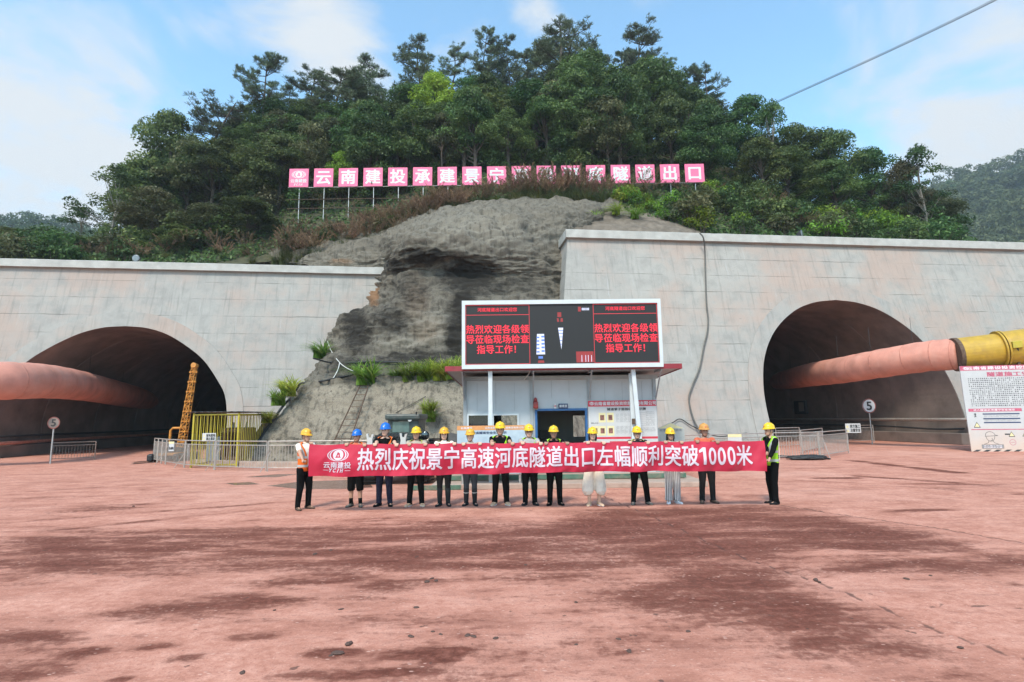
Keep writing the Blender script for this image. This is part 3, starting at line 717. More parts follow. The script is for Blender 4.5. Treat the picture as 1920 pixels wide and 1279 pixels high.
M['far_leaf'] = leaf_mat('haze_lightened_leaves', (.06, .095, .035), (.10, .15, .055), (.17, .22, .085))  # lighter than the near leaves: part of the haze is in the colour
M['bark'] = mat('bark', (.07, .055, .044), .9, var=.3, scale=9, bump=.6, bscale=18)
M['bark_pale'] = mat('pale_bark', (.22, .20, .17), .9, var=.4, scale=6, bump=.4, bscale=18)

def quads_mesh(name, C, A, B, leaf):
    """rhombic leaves: centre C, half-axes A (long) and B (short)"""
    n = len(C); V = np.empty((n, 4, 3)); V[:, 0] = C - A; V[:, 1] = C - B * 1.0 + A * .1; V[:, 2] = C + A; V[:, 3] = C + B + A * .1
    me = bpy.data.meshes.new(name); me.vertices.add(n * 4); me.vertices.foreach_set('co', V.astype(np.float32).ravel())
    me.loops.add(n * 4); me.loops.foreach_set('vertex_index', np.arange(n * 4, dtype=np.int32))
    me.polygons.add(n); me.polygons.foreach_set('loop_start', np.arange(n, dtype=np.int32) * 4)
    me.update()
    a = me.attributes.new('leaf', 'FLOAT', 'POINT'); a.data.foreach_set('value', np.repeat(leaf, 4).astype(np.float32))
    return me
def unit(v): return v / (np.linalg.norm(v, axis=-1, keepdims=True) + 1e-9)
def leaf_cloud(rng, centres, radii, per, size, flat=.75, up=.5, droop=.3):
    Cs = []; lf = []; Ns = []
    for c, r in zip(centres, radii):
        n = int(per * r * r); d = unit(rng.normal(size=(n, 3))); d[:, 2] = np.where(d[:, 2] < -.25, -d[:, 2] * .6, d[:, 2])
        rad = r * (1 - .62 * rng.random(n) ** 2.2)
        p = c + d * rad[:, None] * np.array([1, 1, flat]); Cs.append(p); Ns.append(d)
        lf.append(np.clip(rng.normal(.45, .2, n) + rng.normal(0, .16), 0, 1))
    C = np.concatenate(Cs); D = np.concatenate(Ns); l = np.concatenate(lf); n = len(C)
    nrm = unit(D * .6 + rng.normal(size=(n, 3)) * .55 + np.array([0, 0, up]))
    t = unit(np.cross(nrm, rng.normal(size=(n, 3)))); t[:, 2] -= droop * rng.random(n); t = unit(t); b = unit(np.cross(nrm, t))
    s = size * (.65 + .7 * rng.random(n))
    return C, t * s[:, None], b * (s * .42)[:, None], l

def broad_proto(seed, H=9.0, Wd=6.0, trunk=.3, nclump=30, per=120, size=.20, bark='bark', leaf='leaf', loose=.0, base=.28):
    rng = np.random.default_rng(seed); cs = []; rs = []
    for k in range(nclump):
        u = rng.random(); z = base + (1 - base) * (u ** .8); w = math.sin(min(1, (z - base) / (1 - base) * .86 + .16) * PI) ** .6
        a = rng.random() * 2 * PI; rr = Wd / 2 * w * (.35 + .6 * rng.random() ** .6) * (1 + loose * rng.normal() * .5)
        r = (.85 + .65 * rng.random()) * Wd / 6.0 * (1 - loose * .35)
        cs.append(np.array([rr * math.cos(a), rr * math.sin(a), z * H - r * .5])); rs.append(r)
    crown = quads_mesh('crown', *leaf_cloud(rng, cs, rs, per, size))
    mb = MB(); top = H * .8; path = []
    for i in range(7):
        z = top * i / 6; path.append((.25 * math.sin(i * .9 + seed) * i / 6, .25 * math.cos(i * 1.1 + seed) * i / 6, z))
    mb.tube(path, [trunk * (1 - .8 * i / 6) for i in range(7)], 7)
    for c in cs[::2]:
        zb = max(H * base * .6, c[2] * .6); f = zb / top * 6; i = min(5, int(f)); b0 = np.array(path[i]) + (np.array(path[i + 1]) - np.array(path[i])) * (f - i)
        mid = (b0 + c) / 2 + np.array([0, 0, -.15]); mb.tube([b0, mid, c], [trunk * .32, trunk * .2, trunk * .07], 5)
    return crown, mb.mesh('trunk'), leaf, bark, H
def pine_proto(seed, H=14.0, Wd=5.5, start=.45, tiers=9, lean=0.0, dense=1.0):
    rng = np.random.default_rng(seed); mb = MB(); path = []
    for i in range(9):
        s = i / 8; path.append((lean * s * s * H * .3 + .18 * math.sin(i + seed), .15 * math.cos(i * 1.3 + seed), H * .97 * s))
    path = [np.array(p) for p in path]; mb.tube(path, [.20 * (1 - .85 * i / 8) + .015 for i in range(9)], 7)
    at = lambda s: path[min(7, int(s * 8))] + (path[min(7, int(s * 8)) + 1] - path[min(7, int(s * 8))]) * (s * 8 - min(7, int(s * 8)))
    tips = []
    for t in range(tiers):
        s = start + (1 - start) * (t + .3 * rng.random()) / tiers; p0 = at(s)
        prof = math.sin(min(1, (1 - s) / (1 - start) * .8 + .22) * PI * .62)
        for k in range(rng.integers(3, 5)):
            a = rng.random() * 2 * PI; Lb = Wd / 2 * prof * (.55 + .6 * rng.random()); rise = Lb * (.05 + .45 * s * rng.random())
            d = np.array([math.cos(a), math.sin(a), 0]); p1 = p0 + d * Lb * .5 + np.array([0, 0, rise * .25]); p2 = p0 + d * Lb + np.array([0, 0, rise])
            mb.tube([p0, p1, p2], [.055, .04, .018], 5)
            for q in range(int((8 + 7.5 * Lb) * dense)):
                u = .35 + .68 * rng.random(); b = p0 + (p1 - p0) * min(1, u * 2) if u < .5 else p1 + (p2 - p1) * min(1.05, (u - .5) * 2)
                side = np.array([-d[1], d[0], 0]) * rng.normal() * .42 * (1.15 - u * .6) * (.5 + Lb * .3); e = b + side + np.array([0, 0, .12 + .3 * rng.random()])
                tips.append(e)
                if q % 2 == 0: mb.tube([b, e], [.016, .008], 3, caps=False)
    for q in range(int(10 * dense)): tips.append(at(.97) + rng.normal(size=3) * np.array([.35, .35, .4]))
    tips = np.array(tips); n = len(tips); k = 15
    C = np.repeat(tips, k, 0); m = len(C); d = unit(rng.normal(size=(m, 3)) * np.array([.75, .75, .45]) + np.array([0, 0, .75])); ln = .20 * (.7 + .6 * rng.random(m))
    A = d * ln[:, None]; B = unit(np.cross(d, rng.normal(size=(m, 3)))) * .026
    l = np.clip(np.repeat(rng.normal(.45, .22, n), k) + rng.normal(0, .1, m), 0, 1)
    return quads_mesh('crown', C + A * .9, A, B, l), mb.mesh('trunk'), 'needle', 'bark', H
def shrub_proto(seed, leaf, H=2.4, Wd=2.8, n=12, size=.13, per=150):
    rng = np.random.default_rng(seed); cs = []; rs = []
    for k in range(n):
        a = rng.random() * 2 * PI; rr = Wd / 2 * (.2 + .6 * rng.random()); z = H * (.2 + .62 * rng.random() * (1 - (rr / Wd * 1.4) ** 2)); cs.append(np.array([rr * math.cos(a), rr * math.sin(a), z])); rs.append(.42 + .4 * rng.random())
    crown = quads_mesh('foliage', *leaf_cloud(rng, cs, rs, per, size, flat=.85))
    mb = MB()
    for c in cs: mb.tube([(c[0] * .12, c[1] * .12, -.2), (c[0] * .6, c[1] * .6, c[2] * .5), c], [.04, .025, .008], 4, caps=False)
    return crown, mb.mesh('stem'), leaf, 'bark', H
def blades(rng, n, H, spread, wid, nseg=4, base_r=.15):
    V = []; Fc = []; l = []
    for k in range(n):
        a = rng.random() * 2 * PI; h = H * (.55 + .5 * rng.random()); sp = spread * (.35 + .8 * rng.random()); b = np.array([math.cos(a + 2), math.sin(a + 2), 0]) * base_r * rng.random() ** .5 + np.array([0, 0, -.1])
        d = np.array([math.cos(a), math.sin(a), 0]); sd = np.array([-d[1], d[0], 0]); i0 = len(V); lv = np.clip(rng.normal(.45, .25), 0, 1)
        for s in range(nseg + 1):
            t = s / nseg; p = b + d * sp * t ** 1.7 + np.array([0, 0, h * (t - .42 * t ** 3 * (sp / spread))]); w = wid * (1 - t ** 2.2) + .003
            V += [p - sd * w, p + sd * w]; l += [lv, lv]
        for s in range(nseg): j = i0 + 2 * s; Fc.append((j, j + 1, j + 3, j + 2))
    return V, Fc, l
def grass_proto(seed, n=110, H=1.0, spread=.7, wid=.016, base_r=.2):
    rng = np.random.default_rng(seed); V, Fc, l = blades(rng, n, H, spread, wid, base_r=base_r)
    me = bpy.data.meshes.new('blades'); me.from_pydata([tuple(v) for v in V], [], Fc); a = me.attributes.new('leaf', 'FLOAT', 'POINT'); a.data.foreach_set('value', np.array(l, np.float32)); return me
def reed_proto(seed, H=1.8, nb=120, npl=26):
    rng = np.random.default_rng(seed); me = grass_proto(seed, nb, H * .8, .95, .018, .45)
    C = []; A = []; B = []; l = []; st = MB()
    for k in range(npl):
        a = rng.random() * 2 * PI; r0 = .5 * rng.random() ** .5; tip = np.array([math.cos(a) * (r0 + .75 * rng.random()), math.sin(a) * (r0 + .75 * rng.random()), H * (.75 + .45 * rng.random())]); b = np.array([math.cos(a) * r0 * .6, math.sin(a) * r0 * .6, 0])
        mid = (b + tip) / 2 + np.array([0, 0, .18]); st.tube([b, mid, tip], [.008, .006, .004], 3, caps=False)
        dr = unit((tip - mid)[None])[0]; lv = rng.normal(.45, .2); droop = np.array([math.cos(a), math.sin(a), -.35]) * .22
        for q in range(46):
            t = rng.random(); p = tip + dr * (t - .4) * .55 + droop * t * t + rng.normal(size=3) * (.055 * (1.15 - t)); C.append(p); dd = unit((dr * .8 + rng.normal(size=3) * .5)[None])[0]; A.append(dd * .085); B.append(unit(np.cross(dd, rng.normal(size=3))[None])[0] * .014); l.append(np.clip(lv + rng.normal() * .12, 0, 1))
    pl = quads_mesh('plumes', np.array(C), np.array(A), np.array(B), np.array(l))
    return me, pl, st.mesh('stalks')

PROTO = {}
def proto(key, fn, *a, **k):
    if key not in PROTO: PROTO[key] = fn(*a, **k)
    return PROTO[key]
VR = random.Random(11)
def put_tree(key, name, label, cat, x, y, z, h, w, group=None, parts=('crown', 'trunk')):
    crown, trunk, leaf, bark, H = PROTO[key]
    t = thing(name, label, cat, (x, y, z - .15), VR.random() * 2 * PI, group); t.scale = (w, w, h / H)
    for me, nm, m in ((crown, parts[0], leaf), (trunk, parts[1], bark)):
        if not me.materials: me.materials.append(M[m])
        o = bpy.data.objects.new(nm, me); COL.objects.link(o); o.parent = t
    return t
for i in range(4): proto(f'broad{i}', broad_proto, 20 + i, 9.0, 6.2, .26, 34, 215, .145)
for i in range(2): proto(f'olive{i}', broad_proto, 40 + i, 8.0, 5.6, .2, 30, 190, .14, leaf='leaf_olive')
proto('bright', broad_proto, 51, 8.5, 5.5, .22, 28, 215, .145, leaf='leaf_bright')
for i in range(2): proto(f'airy{i}', broad_proto, 61 + i, 10.0, 5.5, .17, 26, 150, .15, bark='bark_pale', loose=.7, base=.30)
for i, (l, tr, st, dn) in enumerate([(0, 10, .42, 1.0), (.25, 8, .5, .9), (-.2, 11, .38, 1.1), (0, 7, .62, 1.0)]): proto(f'pine{i}', pine_proto, 70 + i, 14.0, 6.4, st, tr, l, dn)
proto('crooked', pine_proto, 81, 11.0, 7.0, .40, 7, -.9, 1.0)
for i in range(3): proto(f'shrub{i}', shrub_proto, 90 + i, 'leaf')
for i in range(2): proto(f'shrubb{i}', shrub_proto, 95 + i, 'leaf_bright', size=.12)
proto('shrubo', shrub_proto, 99, 'leaf_olive')

def hill_pt(px, Y):
    x = DP(px, 300, Y).x; return x, Y, hill_z(x, Y)[0]
def tree_at(key, px, py, Y, wpx, name, label, cat='tree', group=None):
    """tree whose top reaches photo row py at column px, standing on the hill at distance Y; wpx = crown width"""
    x, y, z = hill_pt(px, Y); top = DP(px, py, Y); h = max(2.0, top.z - z); crown, trunk, lf, bk, H = PROTO[key]
    base_w = {'p': 6.4, 'c': 7.0}.get(key[0], 6.0)
    return put_tree(key, name, label, cat, x, y, z, h, wpx / F * Y / base_w, group)
SKY_X = [-300, -100, 0, 60, 100, 130, 165, 215, 255, 262, 300, 345, 380, 420, 440, 490, 530, 600, 640, 700, 750, 790, 830, 860, 905, 960, 985, 1060, 1140, 1160, 1205, 1260, 1290, 1340, 1365, 1400, 1450, 1500, 1550, 1600, 1660, 1700, 1765, 1775, 1800, 1900, 2300]
SKY_Y = [455, 440, 435, 432, 435, 410, 355, 318, 325, 265, 215, 190, 205, 220, 165, 125, 145, 140, 140, 125, 105, 95, 110, 95, 70, 90, 95, 55, 75, 90, 65, 100, 115, 135, 155, 190, 190, 220, 240, 280, 292, 285, 330, 400, 445, 460, 480]
# tall pines along the skyline
PINES = [('pine3', 490, 105, 57, 105, 'tall slender pine with a bare trunk standing clear left of the letter boards'), ('crooked', 372, 172, 56, 150, 'leaning pine with crooked limbs reaching left on the hill shoulder'),
         ('pine1', 572, 138, 60, 110, 'thin pine just right of the tall bare-trunked pine'), ('pine2', 622, 130, 58, 135, 'bushy dark pine above the first pink letter boards'), ('pine0', 690, 112, 63, 110, 'grey-green pine on the skyline with lacy crown, two right of the bushy dark one'),
         ('pine0', 783, 74, 62, 105, 'round-topped pine on the skyline below the big white cloud'), ('pine1', 848, 72, 63, 70, 'narrow pine with sparse side limbs left of the twin pines'), ('pine2', 905, 46, 62, 75, 'taller pointed pine of the close pair at the middle of the skyline'),
         ('pine0', 955, 68, 63, 70, 'shorter rounded pine of the close pair at the middle of the skyline'), ('pine2', 1062, 25, 60, 165, 'highest and broadest pine on the hilltop with spreading limbs'), ('pine0', 1205, 42, 61, 110, 'broad-crowned pine on the skyline right of the highest one'),
         ('pine1', 1262, 92, 60, 75, 'small pine leaning right below the skyline, right of the broad-crowned one'), ('pine3', 1335, 120, 58, 85, 'flat-topped pine at the right end of the pine row'), ('pine1', 655, 150, 61, 90, 'pale lacy pine between the bushy dark pine and the skyline pines')]
for k, px, py, Y, w, lab in PINES: tree_at(k, px, py, Y, w, 'pine_tree', lab)
SPEC = [('bright', 815, 138, 54, 130, 'broadleaf tree with yellow-green top standing out of the dark wood'), ('broad0', 1005, 160, 55, 140, 'dense olive-topped broadleaf tree below the twin pines'), ('broad1', 1110, 102, 57, 150, 'tall dense broadleaf tree under the highest pine'),
        ('broad2', 1222, 112, 57, 130, 'rounded broadleaf tree below the broad-crowned skyline pine'), ('broad3', 905, 165, 54, 130, 'dark broadleaf tree right of the yellow-green one'), ('bright', 640, 283, 50, 60, 'small fresh green tree rising behind the third pink letter board'),
        ('airy0', 222, 308, 47, 120, 'airy tree with slim pale trunks above the left portal floodlight'), ('airy1', 165, 385, 48, 95, 'low airy tree with a branch reaching left over the left portal'), ('olive0', 295, 352, 46, 130, 'brownish broadleaf tree right of the pale-trunked airy tree'), ('broad1', 318, 212, 54, 130, 'broadleaf tree with layered limbs on the left shoulder of the hill'),
        ('broad2', 420, 262, 52, 130, 'dense green tree below the leaning pine'), ('broad0', 520, 258, 52, 120, 'olive-green tree directly left of the first pink letter board'), ('broad3', 1405, 182, 56, 110, 'dark broadleaf tree at the lower end of the overhead cable'), ('airy1', 1452, 186, 53, 85, 'loose dark tree where the overhead cable meets the wood'),
        ('broad0', 1555, 238, 53, 110, 'green tree with a pointed top on the right shoulder of the hill'), ('broad2', 1490, 235, 54, 110, 'dark green tree between the cable end and the pointed tree'), ('broad1', 1625, 280, 52, 110, 'rounded dark tree on the descending right shoulder'), ('airy0', 1722, 272, 48, 120, 'spreading tree with open layered crown at the right edge of the hill'), ('olive1', 1690, 300, 49, 90, 'olive tree directly left of the open-crowned tree at the hill edge'),
        ('broad3', 1300, 165, 57, 100, 'dark tree below the small leaning pine'), ('broad1', 745, 195, 55, 110, 'mid green tree left of the yellow-green one'), ('olive0', 690, 195, 56, 110, 'brown-green thin tree above the fourth letter board'), ('broad0', 560, 215, 55, 100, 'dark tree under the thin pine'),
        ('olive1', 400, 380, 45, 110, 'olive shrub-like tree above the middle of the left wall coping'), ('broad2', 470, 370, 45, 110, 'low dark green tree left of the sign frame posts'), ('broad3', 340, 420, 43, 90, 'low dark tree near the coping right of the brownish tree'), ('broad0', 95, 430, 52, 110, 'rounded green tree at the far left behind the left portal wall'), ('olive1', 30, 432, 56, 110, 'grey-green tree at the left edge of the photo behind the portal wall'), ('broad1', 150, 455, 45, 80, 'low green tree between the rounded tree and the floodlight')]
for k, px, py, Y, w, lab in SPEC: tree_at(k, px, py, Y, w, 'broadleaf_tree', lab)
# the rest of the wood
for i, (px, py, Y, w) in enumerate([(540, 165, 62, 90), (600, 165, 63, 95), (812, 118, 65, 80), (935, 112, 65, 70), (990, 92, 64, 90), (1125, 85, 65, 80), (1165, 95, 64, 80), (1300, 128, 62, 80), (440, 200, 60, 80), (1280, 150, 60, 80)]):
    tree_at(VR.choice(['pine0', 'pine1', 'pine2']), px, py, Y, w, 'pine_tree', 'pine standing in the second row behind the skyline pines on the hill', group='second row pines')
n = 0
while n < 105:
    px = VR.uniform(215, 1745); Y = VR.uniform(49.5, 63); sky = np.interp(px, SKY_X, SKY_Y); x, y, z = hill_pt(px, Y); h = VR.uniform(6, 11.5)
    base = CAMM.transposed() @ (Vector((x, y, z + h)) - CAMP); py = 639.5 - F * base.y / -base.z
    if py < sky + 48: h *= .72; base = CAMM.transposed() @ (Vector((x, y, z + h)) - CAMP); py = 639.5 - F * base.y / -base.z
    if py < sky + 48 or h < 4: continue
    n += 1; k = VR.choice(['broad0', 'broad1', 'broad2', 'broad3', 'broad0', 'olive0', 'olive1', 'broad3'])
    put_tree(k, 'broadleaf_tree', 'broadleaf tree massed in the wood covering the hill behind the pink letter boards', 'tree', x, y, z, h, VR.uniform(.65, 1.05), 'broadleaf trees massed on the hill')
def shrub_band(num, x0, x1, dy0, dy1, keys, label, group, s0=.7, s1=1.3, name='shrub', ymax=None):
    for i in range(num):
        px = VR.uniform(x0, x1); xx = DP(px, 400, 43).x; Y = hill_front(xx) + VR.uniform(dy0, dy1); x, y, z = hill_pt(px, Y)
        if 540 < px < 1330 and y > 46.2 and y < 48.2: continue
        k = VR.choice(keys); s = VR.uniform(s0, s1)
        put_tree(k, name, label, 'shrub', x, y, z, PROTO[k][4] * s, s, group, ('foliage', 'stem'))
shrub_band(46, -40, 520, .3, 7, ['shrub0', 'shrub1', 'shrub2', 'shrubo'], 'dark green shrub in the thicket above the left portal coping', 'shrubs above the left portal')
shrub_band(22, 480, 860, 3.6, 8.5, ['shrub0', 'shrub1', 'shrubo'], 'dark shrub behind the sign frame posts on the left of the slope', 'shrubs behind the sign posts', .7, 1.2)
shrub_band(60, 1250, 1790, .3, 8, ['shrub0', 'shrub1', 'shrub2', 'shrubo', 'shrubb0'], 'green shrub in the thicket above the right portal coping', 'shrubs above the right portal', .7, 1.35)
shrub_band(12, 1165, 1310, .2, 2.2, ['shrubb0', 'shrubb1'], 'bright leafy bush on the edge right of the shotcrete slope', 'bright bushes on the edge', .6, .95)
shrub_band(16, 850, 1340, 4.6, 8, ['shrub0', 'shrub2'], 'low dark shrub in the shade behind the letter boards', 'shrubs behind the letter boards', .7, 1.2)
for i in range(3): PROTO[f'reed{i}'] = reed_proto(120 + i)
def put_reed(x, y, z, s, label, group, kind=None):
    me, pl, st = PROTO[f'reed{VR.randrange(3)}']; t = thing('reed_clump', label, 'reed', (x, y, z), VR.random() * 6.28, group); t.scale = (s, s, s * VR.uniform(.85, 1.15))
    for q, nm, m in ((me, 'blades', 'reed'), (pl, 'plumes', 'plume'), (st, 'stalks', 'reed')):
        if not q.materials: q.materials.append(M[m])
        o = bpy.data.objects.new(nm, q); COL.objects.link(o); o.parent = t
def reed_line(pts, num, label, group, jit=1.0, s0=.8, s1=1.35, dz=0.0):
    sp = [Vector(p) for p in pts]
    for i in range(num):
        f = (i + VR.random()) / num * (len(sp) - 1); k = min(len(sp) - 2, int(f)); p = sp[k].lerp(sp[k + 1], f - k); y = p.y + VR.uniform(0, 1) * jit
        x = p.x + VR.uniform(-.4, .4); zz = max(hill_z(x, y)[0], p.z - .4); put_reed(x, y, zz + dz - .1, VR.uniform(s0, s1), label, group)
edge = [DP(505, 496, 42), DP(600, 478, 42), DP(690, 456, 42), DP(765, 434, 41.6), DP(800, 412, 41.6), DP(860, 392, 42)]
reed_line(edge, 58, 'brown plumed reed clump along the left top edge of the shotcrete slope', 'plumed reeds on the left edge', 2.4, .7, 1.15)
reed_line([DP(780, 402, 43.2), DP(850, 386, 42.8), DP(940, 375, 43.2)], 18, 'brown plumed reed clump at the foot of the middle letter boards', 'plumed reeds in the middle', 1.6, .65, 1.05)
reed_line([DP(950, 376, 43.3), DP(1040, 372, 43.8), DP(1140, 376, 44)], 26, 'tall grey-brown reed clump hiding the letter boards on the slope crest', 'tall reeds on the crest', 1.6, .9, 1.3)
reed_line([DP(1150, 385, 44.5), DP(1240, 372, 46), DP(1420, 400, 45), DP(1560, 440, 43)], 16, 'scattered brown reed clump among the bushes right of the slope', 'reeds among the right bushes', 2.5, .6, 1.0)
reed_line([DP(-20, 492, 41), DP(250, 496, 41), DP(480, 492, 42)], 14, 'reed clump with thin plumes on the left portal coping edge', 'reeds above the left coping', 1.5, .5, .9)
for i in range(26):
    f = VR.random() * (len(edge) - 1); k = min(len(edge) - 2, int(f)); p = edge[k].lerp(edge[k + 1], f - k); q = VR.choice(['shrub0', 'shrub1', 'shrubo']); sc_ = VR.uniform(.5, .85); yy = p.y + VR.uniform(.8, 3)
    put_tree(q, 'shrub', 'dark shrub mixed among the brown reeds on the left edge of the slope', 'shrub', p.x + VR.uniform(-.5, .5), yy, max(p.z - .5, hill_z(p.x, yy)[0]), PROTO[q][4] * sc_, sc_, 'shrubs among the left edge reeds', ('foliage', 'stem'))
# tufts on the slope
for i in range(3): PROTO[f'grass{i}'] = grass_proto(140 + i, 190, .95, 1.0, .015, .26)
def put_grass(px, py, Y, s, label, group=None):
    s *= 1.5; p = DP(px, py, Y); t = thing('grass_tuft', label, 'grass', p, VR.random() * 6.28, group); t.scale = (s, s, s)
    me = PROTO[f'grass{VR.randrange(3)}']
    if not me.materials: me.materials.append(M['grass'])
    o = bpy.data.objects.new('blades', me); COL.objects.link(o); o.parent = t
put_grass(686, 716, 28.9, 1.25, 'big green grass tuft on the slope ledge above the ladder')
for px, py, Y, s in [(765, 712, 29.2, 1.0), (795, 711, 29.2, 1.15), (825, 709, 29.3, 1.1), (850, 706, 29.4, 1.1), (868, 700, 29.6, 1.0), (740, 712, 29.3, .7)]:
    put_grass(px, py, Y, s, 'green grass tuft in the row on the slope ledge left of the screen', 'grass tufts on the ledge')
for px, py, Y, s, lab in [(803, 775, 27.3, .75, 'yellowish grass tuft hanging on the lower slope above the loader'), (808, 788, 27.2, .55, 'small dry tuft just under the yellowish tuft on the lower slope'), (540, 738, 28.1, .95, 'bright grass tuft on the slope edge beside the left portal wall'), (522, 756, 27.9, .85, 'darker grass tuft below the bright one on the slope edge'), (500, 790, 27.2, .6, 'small tuft low on the slope edge above the cage'), (600, 668, 33.3, 1.0, 'grass tuft on the wall edge where the black hoses start')]:
    put_grass(px, py, Y, s, lab)
for px, py in [(1113, 415), (1190, 408), (1068, 428), (1155, 400)]: put_grass(px, py, 41.5, .8, 'small weed tuft on the bare gravel slope above the right coping', 'weeds on the gravel slope')
# ground cover of the hill: one mass
def build_undergrowth():
    rng = np.random.default_rng(7); C = []; 
    while len(C) < 42000:
        a = rng.uniform(-.80, .86); px = 960 + a * F
        fY = float(np.interp(a, _h[:, 0], _h[:, 1])); Y = fY + .2 + 20 * rng.random() ** 1.3; x = a * Y
        z, t = hill_z(x, Y); C.append((x, Y, z + .45 * rng.random() ** 1.5))
    C = np.array(C); n = len(C); nr = unit(rng.normal(size=(n, 3)) * .6 + np.array([0, -.5, .7])); t = unit(np.cross(nr, rng.normal(size=(n, 3)))); b = np.cross(nr, t); s = .10 + .16 * rng.random(n)
    me = quads_mesh('undergrowth', C, t * s[:, None], b * (s * .4)[:, None], np.clip(rng.normal(.4, .25, n), 0, 1))
    tag(link_mesh('undergrowth', me, M['leaf']), 'low leafy undergrowth covering the hillside soil', 'undergrowth', kind='stuff')
build_undergrowth()
# far hills with their woods
def far_hill(name, pts, Y0, Y1, seed, label, ntree):
    """ridge given by skyline (photo column,row); rises from a low front line to the skyline"""
    v = []; f = []; k = 10
    xs = spline([(p[0], p[1]) for p in pts], 8); rng = np.random.default_rng(seed); C = []; lf = []
    for i, (px, py) in enumerate(xs):
        top = DP(px, py + 14, Y1); bot = DP(px, 520, Y0)
        for j in range(k): t = j / (k - 1); p = bot.lerp(top, t); p.z += 3 * mnoise.noise(p * .05); v.append(tuple(p))
        bk = top + Vector((0, 60, -30)); v.append(tuple(bk))
    k += 1
    for i in range(len(xs) - 1):
        for j in range(k - 1): a = i * k + j; f.append((a, a + k, a + k + 1, a + 1))
    me = bpy.data.meshes.new(name); me.from_pydata(v, [], f); tag(link_mesh(name, me, M['far_soil'], None, True), kind='structure')
    V = np.array(v).reshape(len(xs), k, 3); cs = []; rs = []
    for q in range(ntree):
        i = rng.integers(0, len(xs) - 1); t = rng.random() ** .7 * (k - 2.01); j = int(t); p = V[i, j] * (1 - t + j) + V[i, j + 1] * (t - j) + (V[i + 1, j] - V[i, j]) * rng.random()
        h = rng.uniform(4, 9) * Y1 / 170; r = h * .36
        for c in range(4): cs.append(p + np.array([rng.normal() * r * .6, rng.normal() * r * .6, h * (.45 + .18 * c)])); rs.append(r * (1.05 - .17 * c))
    C, A, B, l = leaf_cloud(rng, cs, rs, 30 * (170 / Y1) ** 2, .42 * Y1 / 170); tag(link_mesh('far_wood', quads_mesh('far_wood', C, A, B, l), M['far_leaf']), label, 'wood', kind='stuff')
M['far_soil'] = mat('far_soil', (.05, .06, .03), .95, var=.3, scale=.1)
far_hill('far_hill', [(1560, 475), (1660, 430), (1720, 384), (1790, 357), (1860, 330), (1930, 311), (2060, 280), (2250, 250)], 210, 330, 1, 'hazy far-off wood covering the hill beyond the right portal', 330)
far_hill('far_ridge', [(-500, 420), (-200, 425), (-60, 432), (20, 430), (70, 438), (130, 455), (200, 470), (330, 490)], 180, 280, 2, 'hazy far-off wood beyond the left portal', 160)
# individual tall trees that stick out of the far skyline
for i in range(16):
    px = 1730 + i * 13 + VR.uniform(-5, 5); py = np.interp(px, [1700, 1720, 1790, 1860, 1930], [377, 364, 342, 330, 311]) + VR.uniform(-6, 6); Y = 290 + VR.uniform(-10, 10)
    p = DP(px, py, Y); put_tree(VR.choice(['pine0', 'pine3', 'airy0']), 'far_tree', 'slender hazy tree on the far ridge right of the hill', 'tree', p.x, p.y, p.z - 20, 20.5, 1.7, 'hazy trees on the far right ridge')

# ================================================================== OBJECTS
M['pink_board'] = mat('pink_sign_board', (.78, .155, .29), .5, var=.06, scale=1.5, dirt=(.62, .16, .20), dscale=.7, damt=.35)
M['board_white'] = mat('white_lettering', (.62, .62, .62), .5, var=.03)
M['galv'] = mat('galvanised_steel', (.46, .46, .45), .45, .7, var=.15, scale=12, dirt=(.30, .20, .15), dscale=5, damt=.4)
M['dusty_steel'] = mat('dusty_barrier_steel', (.40, .365, .33), .5, .45, var=.15, scale=10, dirt=(.40, .25, .19), dscale=3, damt=.7)
M['rust'] = mat('rusty_steel', (.13, .085, .06), .85, .3, var=.3, scale=12)
M['cable_black'] = mat('black_cable', (.025, .025, .026), .55, var=.2)
M['cable_grey'] = mat('grey_cable', (.33, .32, .29), .6, var=.2)
M['cable_dark'] = mat('dusty_dark_cable', (.10, .095, .085), .7, var=.2)
M['cable_white'] = mat('white_cable', (.6, .59, .55), .6, var=.1)
M['duct_pink'] = mat('pink_duct_fabric', (.57, .245, .18), .6, var=.18, scale=1.2, bump=.9, bscale=3.2, dirt=(.60, .34, .27), dscale=.9, damt=.5)
M['fan_yellow'] = mat('fan_yellow_paint', (.43, .265, .028), .5, var=.12, scale=3, dirt=(.30, .18, .05), dscale=2.2, damt=.6)
M['yellow'] = mat('yellow_paint', (.42, .34, .03), .5, var=.1, dirt=(.40, .28, .08), dscale=4, damt=.5)
M['orange'] = mat('orange_paint', (.55, .22, .03), .5, var=.2, scale=8, dirt=(.20, .09, .03), dscale=5, damt=.6)
M['black_paint'] = mat('black_paint', (.02, .02, .021), .45, var=.2)
M['dark_metal'] = mat('dark_metal', (.05, .05, .052), .5, .3, var=.2)
M['white_panel'] = mat('white_sandwich_panel', (.44, .465, .48), .45, var=.05, scale=1.5, dirt=(.35, .345, .33), dscale=1.2, damt=.3)
M['grey_frame'] = mat('grey_painted_frame', (.30, .32, .33), .5, var=.1)
M['white_frame'] = mat('white_painted_metal', (.54, .575, .59), .4, var=.05, scale=4, dirt=(.55, .53, .50), dscale=3, damt=.25)
M['roof_red'] = mat('dark_red_roof', (.24, .022, .032), .5, var=.15, dirt=(.20, .06, .05), dscale=4, damt=.5)
M['blue_frame'] = mat('blue_door_paint', (.03, .11, .27), .45, var=.12)
M['shaded_interior'] = mat('shade_toned_room_finish', (.045, .045, .05), .8, var=.1)  # near-black finish: the unlit room's shade is put into the colour
M['green_paint'] = mat('green_kerb_paint', (.075, .15, .105), .7, var=.25, scale=5, dirt=(.36, .21, .165), dscale=3, damt=.6)
